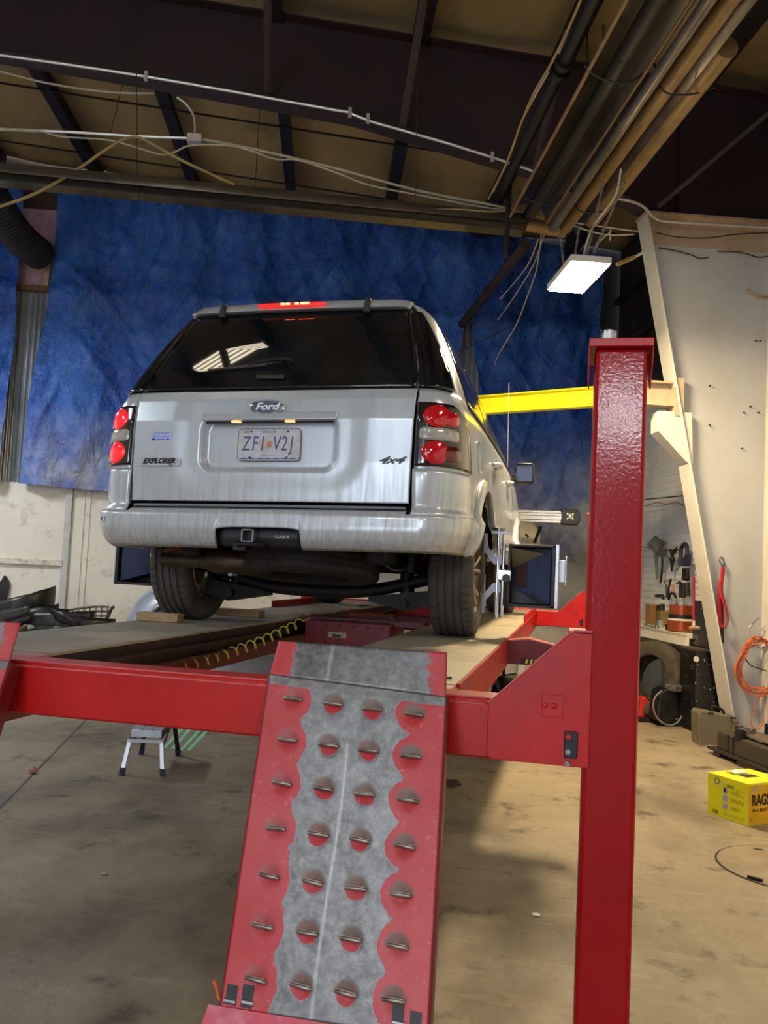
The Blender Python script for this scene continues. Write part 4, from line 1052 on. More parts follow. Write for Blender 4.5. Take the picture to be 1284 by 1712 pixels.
# blue sticker and round decal
ST = mat('blue decal print', hx('3038c8'), .5); SK = mat('pale decal film', hx('b9c4f2'), .5)
O = SP(-.53, .925, .0118); XS = V((1, -.02, .018)).normalized()
sk = obj('window_decal', MB().box(O, (.105, .001, .036), ax=(XS, V((0, 1, 0)), BZ)), SK, car, smooth=0, label='pale blue lettered decal left of the plate')
q = text_mb('* * * * * * *', .016, O+V((0, -.001, .012)), XS, BZ, .0003); q2 = text_mb('= A L O A D E A =', .013, O+V((0, -.001, .0)), XS, BZ, .0003)
for m_ in (q, q2): obj('decal_print', m_, ST, sk, smooth=0)
q = MB().box(O+V((-.04, -.001, -.014)), (.018, .0006, .007)); q.box(O+V((.035, -.001, -.013)), (.018, .0006, .007)); q.box(O+V((-.003, -.001, -.014)), (.045, .0006, .003)); obj('decal_print', q, ST, sk, smooth=0)
s_ = -.812; O = SP(s_, .530, .007); n_ = (SP(s_, .530, .02)-O).normalized(); t_ = BZ.cross(n_).normalized()
dc = obj('round_decal', ellipse(O, t_, BZ, .017, .017, .001), mat('white decal', hx('e8e8e8'), .5), car, smooth=30)
q = MB().prism([O+n_*.002+t_*(.012*math.cos(a)+(.0 if a < PI else .0))+BZ*.012*math.sin(a) for a in [PI/2+PI*k/10 for k in range(11)]], n_*.001)
q.cyl(O+n_*.002+BZ*.006, O+n_*.003+BZ*.006, .006, 12)
obj('decal_print', q, MT['black'], dc, smooth=0)
# licence plate
zP = .888; O = V((0-.004, SP(0, zP, -.036).y-.004, DZ+zP)); XP = V((1, 0, .018)).normalized(); YP = V((-.018, .08, 1)).normalized(); NP = XP.cross(YP)
q = MB(); n = 8; pts = []
for cx, cz, a0 in ((.152-.02, .076-.02, 0), (-.152+.02, .076-.02, 90), (-.152+.02, -.076+.02, 180), (.152-.02, -.076+.02, 270)):
    for k in range(n+1): a = math.radians(a0+90*k/n); pts.append(O+XP*(cx+.02*math.cos(a))+YP*(cz+.02*math.sin(a)))
q.prism(pts, NP*.002); lp = obj('license_plate', q, mat('plate enamel', hx('c3c6ca'), .45, var=.1, scale=30, col2=hx('b58f7c'), c2amt=.35, c2scale=9), car, smooth=0)
q = MB().tube([p+NP*.002 for p in pts], .0018, 6, closed=True); obj('plate_rim', q, mat('plate rim', hx('7c7068'), .4, metal=.5), lp)
PI_ = mat('plate indigo', hx('4a4f78'), .5)
F0 = O+NP*.0026
for ch, x in (('Z', -.112), ('F', -.070), ('1', -.033), ('V', .036), ('2', .073), ('J', .108)):
    obj('plate_letter', text_mb(ch, .098, F0+XP*x+YP*.002, XP, YP, .0006, shear=.12, bold=.0004, sx=.62), PI_, lp, smooth=0)
obj('plate_sticker', MB().box(F0+XP*.002, (.019, .028, .0006), ax=(XP, YP, NP)), mat('orange sticker', hx('d2764a'), .5), lp, smooth=0)
obj('plate_small_print', text_mb('MISSOURI', .015, F0+YP*.060, XP, YP, .0004), mat('plate brown print', hx('6d5a62'), .5), lp, smooth=0)
obj('plate_small_print', text_mb('DEC', .014, F0+YP*.060-XP*.115, XP, YP, .0004, shear=.3), MT['black'], lp, smooth=0)
obj('plate_small_print', text_mb('SHOW-ME STATE', .008, F0-YP*.050-XP*.002, XP, YP, .0004), mat('plate brown print b', hx('6d5a62'), .5), lp, smooth=0)
q = MB(); n = 60; poly = [F0+XP*(-.14+.28*i/n)+YP*(-.066+.004*abs(math.sin(i/n*PI*7))) for i in range(n+1)]+[F0+XP*(.14-.28*i/n)+YP*(-.0685) for i in range(n+1)]
q.prism(poly, NP*.0005); obj('plate_wave', q, mat('plate wave blue', hx('35489a'), .5), lp, smooth=0)
for x, z in ((-.09, .062), (.09, .062), (-.09, -.060), (.09, -.060)):
    c = O+XP*x+YP*z; obj('plate_screw', MB().cyl(c+NP*.001, c+NP*.005, .005, 8), MT['black'], lp)
# ---- rear glass
def rg(x0, x1, z0, z1, dip=0):
    def f(a, b):
        z = z0+(z1-z0)*b; w_ = tab([(z0, x1), (z1, x1*.86)], z)
        return math.copysign(s_x(abs(w_*(2*a-1)), z), 2*a-1), z
    return f
GT = lambda z: lerp_tab([(1.15, .680), (1.35, .632), (1.52, .586), (1.605, .562)], z)
patch('rear_window', lambda a, b: ((2*a-1)*s_x(GT(1.158+.445*b)-.006, 1.158+.445*b), 1.158+.445*b), 40, 24, MT['glass'], off=.010, sm=60)
patch('pillar_glass', lambda a, b: (s_x(GT(1.158+.44*b)+.001, 1.158+.44*b)*(1-a)+s_y(lerp_tab([(1.15, .235), (1.4, .345), (1.60, .44)], 1.158+.44*b)*1.0, 1.158+.44*b)*a, 1.158+.44*b), 14, 24, MT['glass'], (1, -1), off=.009, sm=60)
# silver belt just under the glass beside the gate, quarter panels
def zarch(y, yc_, R=.425):
    d = R*R-(y-yc_)**2
    return .345+math.sqrt(d) if d > 0 else .0
def side_panel(name, y0, y1, zlo, zhi, arches, mt, n=40, nv=22, off=0):
    def f(a, b):
        y = y0+(y1-y0)*a; lo = zlo(y) if callable(zlo) else zlo
        for c in arches: lo = max(lo, zarch(y, c))
        hi = zhi(y) if callable(zhi) else zhi
        z = lo+(hi-lo)*b
        # body side crease and rocker tuck
        o = .006*math.exp(-((z-.78)/.05)**2)
        return s_y(y, z), z, o
    return patch(name, f, n, nv, mt, (1, -1), off=off, sm=50)
def qp(a, b):
    if a < .3:
        z = .605+(1.148-.605)*b; t = a/.3; return s_x(.684, z)*(1-t)+s_y(.50, z)*t, z
    y = .50+(1.30-.50)*((a-.3)/.7); lo = max(.56, zarch(y, 1.0)); z = lo+(1.148-lo)*b
    if a < .36: z = (z*((a-.3)/.06))+((.605+(1.148-.605)*b)*(1-(a-.3)/.06))
    return s_y(y, z), z
patch('quarter_panel', qp, 80, 30, MT['paint'], (1, -1), off=.0, sm=50)
side_panel('rear_door', 1.306, 2.12, .50, 1.142, (1.0,), MT['paint'])
side_panel('front_door', 2.127, 3.13, .50, 1.142, (), MT['paint'])
side_panel('front_fender', 3.137, 4.45, .48, lambda y: 1.12-.075*max(0, y-3.3), (3.89,), MT['paint'], n=60)
side_panel('rocker_panel', 1.40, 3.47, .40, .497, (), MT['paint'], n=30, nv=6, off=.012)
# ---- upper body side (pillars and roof edge) and side glazing
def zs(b): return 1.148+(1.664-1.148)*b
patch('upper_side', lambda a, b: (s_y(lerp_tab([(1.148, .235), (1.4, .345), (1.664, .46)], zs(b)), zs(b))*(1-a)+s_y(lerp_tab([(1.148, 3.60), (1.4, 3.15), (1.664, 2.70)], zs(b)), zs(b))*a, zs(b)), 70, 26, MT['paint'], (1, -1), off=.0, sm=60)
MT['sideglass'] = mat('dusty side glass', hx('23262a'), .06, var=.1, scale=3, coat=.3, spec=.7, col2=hx('6e685c'), c2amt=.25, c2scale=2)
def win(y0b, y1b, y0t, y1t, z0=1.165, z1=1.585):
    def f(a, b):
        z = z0+(z1-z0)*b; return s_y((y0b+(y0t-y0b)*b), z)*(1-a)+s_y((y1b+(y1t-y1b)*b), z)*a, z
    return f
patch('quarter_window', win(.58, 1.40, .72, 1.40), 20, 14, MT['sideglass'], (1, -1), off=.006, th=.005)
patch('rear_door_window', win(1.47, 2.10, 1.47, 2.06), 16, 14, MT['sideglass'], (1, -1), off=.006, th=.005)
patch('front_door_window', win(2.17, 3.42, 2.13, 2.72), 24, 14, MT['sideglass'], (1, -1), off=.006, th=.005)
patch('belt_moulding', lambda a, b: (s_y(.58+2.85*a, 1.15+.012*b), 1.15+.012*b), 60, 2, MT['black'], (1, -1), off=.012, th=.01)
# windshield, hood, front face
patch('windshield', lambda a, b: ((1-a)*s_y(tab(YF_T, zs(b*.86))-.22, zs(b*.86))+a*(outl(zs(b*.86))[1][-1]), zs(b*.86)), 16, 14, MT['glass'], (1, -1), off=.004)
patch('hood', lambda a, b: (s_y(3.3+.4*0, 1.02+.128*b)*(1-a)+a*outl(1.02+.128*b)[1][-1], 1.02+.128*b), 40, 14, MT['paint'], (1, -1), off=.0)
patch('front_bumper', lambda a, b: (s_y(4.35, .42+.3*b)*(1-a)+a*outl(.42+.3*b)[1][-1], .42+.3*b), 26, 8, MT['paint'], (1, -1), off=.006)
patch('grille', lambda a, b: (outl(.74+.26*b)[1][-1]-.55*(1-a), .74+.26*b), 12, 8, MT['black'], (1, -1), off=.0)
patch('headlamp', lambda a, b: (outl(.78+.2*b)[1][-1]-.56-.35*a, .78+.2*b), 12, 8, MT['chrome'], (1, -1), off=.006)
# roof
def roofpt(i, j, n=64, m_=10):
    # closed ring around the car at z=1.66, shrinking to the spine
    pts, acc = outl(1.664); Lh = acc[-1]; k = j/m_
    s = -Lh+2*Lh*i/n
    p = SP(s, 1.664, 0); cy = min(max(p.y, .85), 2.5)
    q_ = V((0, cy, DZ+1.664)); h = .042*(1-(1-k)**2.4)
    r = p*(1-k)+q_*k; r.z = DZ+1.664+h+.018*r.x
    return r
q = MB().grid(lambda i, j: roofpt(i, j), 64, 10); obj('roof_panel', q, MT['paint'], car, smooth=60)
# spoiler lip over the rear glass
q = MB().grid(lambda i, j: SP((-1+2*i/40)*(s_x(.56, 1.62)), (1.600, 1.612, 1.655, 1.668)[j], (.004, .034, .030, -.02)[j]), 40, 3)
obj('spoiler', q, MT['paint'], car, smooth=50, solid=.01)
# brake lamp in the spoiler
BR = mat('lit brake lens', hx('c0141c'), .2, coat=.5, emis=(1, .03, .02), estr=.3)
def bl(a, b):
    x = -.205+.355*a; h = .5*(1-abs(2*a-1)**6); return s_x(abs(x), 1.63)*math.copysign(1, x), 1.634+.030*(b-.5)*(.35+.65*(1-abs(2*a-1)**5))
q = MB().grid(lambda i, j: SP(*bl(i/30, j/4), .040), 30, 4)
bk = obj('brake_lamp', q, BR, car, smooth=50, solid=.02)
q = MB()
for k in (-.072, -.045, .0, .03, .055): q.box(SP(k, 1.636, .0415), (.022, .003, .010))
obj('glowing_led', q, mat('glowing led', (1, .3, .1), .5, emis=(1, .18, .05), estr=4), bk, smooth=0)
# hinges on the glass
for x in (-.40, .355):
    a = SP(x, 1.655, .04); b_ = SP(x, 1.585, .022)
    q = MB().tube(spline([a+V((0, .02, .006)), a, (a+b_)/2+V((0, -.012, .0)), b_], 5), [.011]+[.013]*13+[.016, .017][:2], 10) if False else MB().tube([a+V((0, .02, .004)), a, (a+b_)/2+V((0, -.008, 0)), b_], [.010, .014, .017, .018], 10)
    obj('glass_hinge', q, mat('grey hinge cover', hx('2c3136'), .5), car)
# wiper
pv = SP(.012, 1.292, .016); tip = SP(-.36, 1.262, .018)
q = MB().tube(spline([pv+V((.035, .0, -.012)), pv+V((.04, -.02, .008)), pv+V((0, -.03, .012)), pv+V((-.10, -.022, .004)), pv+V((-.17, -.016, -.012))], 6), .010, 8)
wp = obj('wiper', q, MT['black'], car); q = MB().tube([pv+V((-.08, -.014, -.010)), tip+V((0, -.006, 0))], [.009, .004], 6); q.tube([pv+V((.0, -.014, .006)), tip+V((.05, -.008, .004))], [.007, .003], 6); obj('wiper_blade', q, MT['rubber'], wp)
q = MB().box(SP(-.03, 1.215, .018), (.14, .018, .022)); obj('glass_handle', q, MT['black'], car, smooth=0, bevel=.004)
# tail lamps
RED = mat('red lamp lens', hx('b3101c'), .12, var=.15, scale=40, coat=.6, emis=(1, .01, .02), estr=.03)
REDL = mat('lit red lamp lens', hx('d0141c'), .12, var=.15, scale=40, coat=.6, emis=(1, .02, .03), estr=.3)
SMK = mat('smoked lamp bezel', hx('1c1412'), .15, coat=.6, var=.2)
CLR = mat('clear lamp lens', hx('a9a59c'), .15, coat=.6, var=.2, scale=60)
def lampf(a, b):
    z = .790+.288*b; s0 = s_x(.688, z); s1 = s_y(lerp_tab([(.79, .40), (.95, .33), (1.04, .25), (1.078, .17)], z), z)
    return s0+(s1-s0)*a, z
for sg in (1, -1):
    q = MB().grid(lambda i, j: SP(sg*lampf(i/24, j/24)[0], lampf(i/24, j/24)[1], .014), 24, 24, flip=sg < 0)
    tl = obj('tail_lamp', q, SMK, car, smooth=50, solid=.02, offs=-1)
    def disc(sc, zc_, rs, rz, off, mt, nm='lens', dome=.010, sq=2.0):
        q = MB(); n = 32; rings = 8; vs = []
        for k in range(rings+1):
            f = k/rings
            for i in range(n):
                t = 2*PI*i/n; c_, s_n = math.cos(t), math.sin(t)
                ex = 2/sq; xx = math.copysign(abs(c_)**ex, c_); yy = math.copysign(abs(s_n)**ex, s_n)
                vs.append(SP(sg*(sc+rs*f*xx), zc_+rz*f*yy, off+dome*(1-f*f)-(.004 if k == rings else 0)))
        fs = []
        for k in range(rings):
            for i in range(n): j = (i+1) % n; fs.append((k*n+i, k*n+j, (k+1)*n+j, (k+1)*n+i)[::sg])
        q.add(vs, fs); return obj(nm, q, mt, tl, smooth=50)
    base = s_x(.688, .95)
    rm = RED if sg > 0 else REDL
    disc(base+.14, 1.010, .080, .036, .016, RED, sq=3); disc(base+.088, 1.016, .062, .052, .019, rm)
    disc(base+.15, .850, .09, .038, .016, mat('amber brown lens', hx('5e1c12'), .15, coat=.6), sq=3); disc(base+.088, .852, .062, .052, .019, rm)
    disc(base+.115, .935, .100, .029, .018, CLR, 'reverse_lens', .006, 6)
# hitch, receiver, wiring plate
q = MB().grid(lambda i, j: SP(-.20+.38*i/20, .415+.085*j/6, -.03-.02*(abs(j-3)/3)), 20, 6)
ht = obj('hitch_shroud', q, mat('grey hitch shroud', hx('35383a'), .5, var=.15), car, smooth=60, solid=.02)
q = MB()
for dx, dz, w_, h_ in ((0, .026, .06, .008), (0, -.026, .06, .008), (-.026, 0, .008, .06), (.026, 0, .008, .06)): q.bx(-.044+dx-w_/2, -.044+dx+w_/2, -.03, .25, DZ+.462+dz-h_/2, DZ+.462+dz+h_/2)
obj('receiver_tube', q, MT['steel'], ht, smooth=0, bevel=.002)
q = MB().bx(-.018*1-.05, -.0, .0, .02, DZ+.44, DZ+.48); obj('receiver_core', MB().bx(-.066, -.022, .02, .03, DZ+.44, DZ+.484), MT['black'], ht, smooth=0)
q = MB().tube(spline([V((-.10, -.0, DZ+.428)), V((-.07, -.03, DZ+.422)), V((0, -.035, DZ+.422)), V((.02, -.01, DZ+.428))], 5), .008, 8); q.bx(-.11, .03, -.02, .1, DZ+.415, DZ+.428)
obj('safety_chain_bar', q, MT['under'], ht)
q = MB().bx(-.13, -.07, .02, .1, DZ+.395, DZ+.415); obj('wiring_plug', q, MT['black'], ht, smooth=0, bevel=.003)
q = text_mb('CLASS III', .018, SP(.10, .462, -.026), V((1, 0, .018)), BZ, .0005); obj('hitch_print', q, MT['zinc'], ht, smooth=0)
# ---- underbody
q = MB(); q.bx(-.60, .60, .25, 4.5, DZ+.44, DZ+.60); q.bx(-.72, .72, 1.5, 3.3, DZ+.40, DZ+.5); q.bx(-.52, -.42, .3, 4.5, DZ+.36, DZ+.46); q.bx(.42, .52, .3, 4.5, DZ+.36, DZ+.46)
ub = obj('underbody', q, MT['under'], car, smooth=0, bevel=.02)
q = MB().grid(lambda i, j: SP((-1+2*i/40)*1.0, .42+.2*j/4, -.05), 40, 4); obj('bumper_beam', q, MT['under'], ub, smooth=60)
for sg in (1, -1): # wheel housings
    for yc_ in (1.0, 3.89):
        q = MB(); n = 24
        q.grid(lambda i, j: V((sg*(.60+.285*j/2), yc_+.43*math.cos(.35+(PI-.7)*i/n), DZ+.33+.43*math.sin(.35+(PI-.7)*i/n)+.018*sg*.8)), n, 2)
        q.prism([V((sg*.6, yc_+.43*math.cos(PI*i/n), DZ+.33+.43*math.sin(PI*i/n))) for i in range(n+1)], V((-sg*.02, 0, 0)))
        obj('wheel_housing', q, MT['under'], ub, smooth=60)
q = MB().tube(spline([V((-.62, 1.02, DZ+.30)), V((-.35, .98, DZ+.22)), V((0, .98, DZ+.20)), V((.3, .98, DZ+.22)), V((.62, 1.02, DZ+.30))], 6), .035, 10)
q.ball((0, 1.05, DZ+.33), .13, 16, (1, 1.2, .9)); q.cyl((-.62, 1.0, DZ+.345), (.62, 1.0, DZ+.345), .028, 12)
for sg in (1, -1):
    q.prism([V((sg*.30, .92, DZ+.14+.05)), V((sg*.66, .94, DZ+.24)), V((sg*.66, .94, DZ+.16)), V((sg*.52, .92, DZ+.12)), V((sg*.30, .92, DZ+.16))], V((0, .14, 0)))
    q.cyl((sg*.50, .91, DZ+.165), (sg*.50, .88, DZ+.165), .024, 12)
    q.cyl((sg*.50, 1.0, DZ+.2), (sg*.47, 1.06, DZ+.6), .04, 14)
    q.tube([V((sg*.55, 1.12, DZ+.25+.02*math.sin(k))) + V((.05*math.cos(k*.9)*sg, .05*math.sin(k*.9), .012*k)) for k in range(24)], .009, 6)
obj('rear_suspension', q, MT['under'], ub, smooth=45)
q = MB().tube(spline([V((.40, .62, DZ+.40)), V((.50, .66, DZ+.34)), V((.60, .8, DZ+.40)), V((.62, .9, DZ+.46))], 6), .006, 6); obj('brake_line', q, MT['steel'], ub)
# exhaust
q = MB(); q.cyl((-.66, .40, DZ+.335), (-.45, .40, DZ+.335), .034, 20, cap=False); q.cyl((-.66, .40, DZ+.335), (-.45, .40, DZ+.335), .030, 20, cap=False)
q.lathe([(.030, -.0), (.036, .0), (.036, .02)], (-.665, .40, DZ+.335), (1, 0, 0), 20)
ex = obj('tailpipe', q, MT['rustpipe'], car)
q = MB().cyl((-.45, .40, DZ+.335), (-.36, .41, DZ+.34), .035, 20, r2=.055); q.tube([V((-.40, .40, DZ+.335)), V((-.37, .40, DZ+.34)), V((-.18, .44, DZ+.34)), V((-.15, .44, DZ+.34))], [.05, .062, .062, .04], 20)
obj('muffler', q, MT['rustpipe'], ex)
q = MB().bx(-.30, -.28, .39, .43, DZ+.27, DZ+.31); q.cyl((-.29, .41, DZ+.28), (-.26, .41, DZ+.28), .01, 8); obj('exhaust_hanger', q, MT['steel'], ex, smooth=0)
q = MB().tube(spline([V((-.67, .42, DZ+.37)), V((-.63, .42, DZ+.395)), V((-.58, .44, DZ+.39))], 4), .012, 8); obj('rusty_hook', q, mat('rust orange', hx('8a4a22'), .8, var=.3, scale=20), ex)
# ---- wheels
def tyre_mesh(R, wd, rim, n=150, tread=True):
    hw = wd/2
    prof = [(rim, -hw*.78), (rim+.012, -hw*.90), ((R+rim)/2-.01, -hw*1.03), (R-.035, -hw*1.0), (R-.014, -hw*.93), (R-.004, -hw*.82)]
    g = []
    for c in (-.52, -.18, .18, .52):
        g += [(R-.001, hw*(c-.055)), (R-.010, hw*(c-.045)), (R-.010, hw*(c+.045)), (R-.001, hw*(c+.055))]
    prof += g+[(r, -h) for r, h in prof[::-1]]
    q = MB(); k = len(prof); vs = []
    for i in range(n):
        t = 2*PI*i/n; gr = (i % 3 == 0) and tread
        for m_, (r, h) in enumerate(prof):
            rr_ = r
            if gr and r > R-.02 and (m_ <= 6 or m_ >= k-7): rr_ = r-.006
            if gr and tread and 6 < m_ < k-7 and (i % 6 == 0) and r > R-.005: rr_ = r-.0025
            vs.append(V((h, rr_*math.cos(t+.012*(1 if h > 0 else -1)), rr_*math.sin(t+.012*(1 if h > 0 else -1)))))
    fs = []
    for i in range(n):
        j = (i+1) % n
        for m_ in range(k-1): fs.append((i*k+m_, j*k+m_, j*k+m_+1, i*k+m_+1))
    return q.add(vs, fs)
TR_ = .345
ALY = mat('bronze tinted alloy', hx('a39c86'), .3, metal=.85, var=.15, scale=20)
def wheel(x, y, sg, z=DZ+TR_, spin=.3):
    w_ = bpy.data.objects.new('wheel', None); C.objects.link(w_); w_.parent = car
    Wm = Matrix.Translation(V((x, y, z))) @ Matrix.Rotation(PI if sg < 0 else 0, 4, 'Z') @ Matrix.Rotation(spin, 4, 'X')
    w_.matrix_parent_inverse = Matrix.Identity(4); w_.matrix_local = WM[car.name].inverted() @ Wm; WM[w_.name] = Wm
    obj('tire', tyre_mesh(TR_, .225, .215), MT['rubber'], w_, local=True, smooth=32)
    # outside face is +x
    q = MB().lathe([(.215, -.10), (.222, -.095), (.205, -.08), (.195, -.02), (.200, .06), (.212, .085), (.224, .094), (.216, .100), (.206, .088), (.196, .05), (.192, -.02), (.2, -.085)], (0, 0, 0), (1, 0, 0), 48)
    obj('rim', q, ALY, w_, local=True, smooth=40)
    q = MB()
    for k in range(6):
        for d in (-.16, .16):
            a = 2*PI*k/6; P0 = V((.055, .055*math.cos(a+d*1.2), .055*math.sin(a+d*1.2))); P1 = V((.070, .13*math.cos(a+d*.8), .13*math.sin(a+d*.8))); P2 = V((.082, .205*math.cos(a+d*1.25), .205*math.sin(a+d*1.25)))
            q.tube([P0, P1, P2], [.020, .015, .017], 8)
    q.lathe([(.001, .078), (.035, .076), (.055, .060), (.075, .045), (.075, .02)], (0, 0, 0), (1, 0, 0), 32)
    obj('spokes', q, ALY, w_, local=True, smooth=50)
    q = MB()
    for k in range(5): a = 2*PI*k/5; q.cyl((.05, .052*math.cos(a), .052*math.sin(a)), (.072, .052*math.cos(a), .052*math.sin(a)), .010, 6)
    obj('lug_nut', q, MT['chrome'], w_, local=True, smooth=20)
    q = MB().cyl((-.02, 0, 0), (.01, 0, 0), .15, 32); q.cyl((-.10, 0, 0), (-.02, 0, 0), .07, 20)
    obj('brake_disc', q, MT['rustpipe'], w_, local=True, smooth=30)
    return w_
for (x, y, sg) in ((.775, 1.0, 1), (-.775, 1.0, -1), (.775, 3.89, 1), (-.775, 3.89, -1)): wheel(x, y, sg, z=DZ+TR_+(.012 if y > 2 else 0), spin=.3*x)
# spare tyre slung under the tail
q = tyre_mesh(.375, .20, .20); Wm = Matrix.Translation(V((.035, .66, DZ+.372))) @ Matrix.Rotation(-.12, 4, 'X') @ Matrix.Rotation(PI/2, 4, 'Y')
q.v = [Wm @ p for p in q.v]; sp_ = obj('spare_tire', q, MT['spare'], car, smooth=32)
q = MB().lathe([(.001, 0), (.06, 0), (.09, .02), (.17, .03), (.20, .005), (.205, -.05)], (.035, .655, DZ+.33), (0, .12, 1), 40); obj('spare_rim', q, MT['under'], sp_)
# flares round the wheel arches
FL = mat('silver arch flare', hx('a3acb3'), .3, metal=.6, var=.03, coat=.5)
for yc_, rng_ in ((1.0, (-8, 188)), (3.89, (-8, 188))):
    for sg in (1, -1):
        n = 44
        def PF(i, j):
            a = math.radians(rng_[0]+(rng_[1]-rng_[0])*i/n); r_ = (.418, .424, .455, .482, .490)[j]; o = (.0, .030, .030, .012, -.004)[j]
            y = yc_+r_*math.cos(a); z = max(.41, min(1.1, .345+r_*math.sin(a)))
            return SP(sg*s_y(y, z), z, o)
        q = MB().grid(PF, n, 4, flip=sg > 0); obj('arch_flare', q, MT['paint'], car, smooth=60, solid=.008)
# fuel door, handles
q = MB(); c_s = s_y(.78, .93)
n = 36; ring = [SP(s_y(.80, .93)+.085*math.cos(2*PI*k/n), .93+.085*math.sin(2*PI*k/n), .0035) for k in range(n)]
q.tube(ring, .003, 5, closed=True); obj('fuel_door', q, MT['paint'], car)
for sg in (1, -1):
    for yy in (1.62, 2.62):
        z = .985; q = MB().tube([SP(sg*s_y(yy-.09, z), z, .0), SP(sg*s_y(yy-.07, z), z+.0, .028), SP(sg*s_y(yy, z), z+.006, .036), SP(sg*s_y(yy+.06, z), z+.004, .028), SP(sg*s_y(yy+.08, z), z, 0)], [.016, .017, .018, .017, .014], 10)
        h = obj('door_handle', q, MT['paint'], car)
        q = MB().ball(SP(sg*s_y(yy, z), z-.012, -.004), .03, 12, (.3, 1.4, .7)); obj('handle_cup', q, mat('handle cup', hx('6b6558'), .5), h)
# mirrors
for sg in (1, -1):
    q = MB(); z = DZ+1.135
    q.tube([V((sg*.85, 3.16, z-.05)), V((sg*.92, 3.14, z-.045)), V((sg*.97, 3.13, z-.03))], [.045, .035, .04], 10)
    mr = obj('side_mirror', q, MT['black'], car)
    q = MB().bx(min(sg*.905, sg*1.06), max(sg*.905, sg*1.06), 3.09, 3.19, z-.075, z+.09); obj('mirror_shell', q, MT['black'], mr, smooth=40, bevel=.028)
    q = MB().bx(min(sg*.918, sg*1.047), max(sg*.918, sg*1.047), 3.083, 3.09, z-.062, z+.078); obj('mirror_glass', q, mat('mirror', hx('2a2c30'), .03, metal=1, var=0), mr, smooth=0, bevel=.014)
# antenna on the right fender
P = ony(851, 738, 3.75); Q = ony(851, 640, 3.75)
obj('antenna', MB().cyl(V((P.x, P.y, DZ+1.05)), Q, .003, 6), MT['zinc'], car)
q = MB().tube([SP(s_y(.55, 1.664)+.0, 1.664, -.06)+V((0, 0, .012)), SP(s_y(.75, 1.664), 1.664, -.06)+V((0, 0, .032)), SP(s_y(2.4, 1.664), 1.664, -.06)+V((0, 0, .032)), SP(s_y(2.55, 1.664), 1.664, -.06)+V((0, 0, .01))], .012, 8)
obj('roof_rail', q, MT['black'], car)
q = MB().tube([SP(-s_y(.55, 1.664)+.0, 1.664, -.06)+V((0, 0, .012)), SP(-s_y(.75, 1.664), 1.664, -.06)+V((0, 0, .032)), SP(-s_y(2.4, 1.664), 1.664, -.06)+V((0, 0, .032)), SP(-s_y(2.55, 1.664), 1.664, -.06)+V((0, 0, .01))], .012, 8)
obj('roof_rail', q, MT['black'], car)
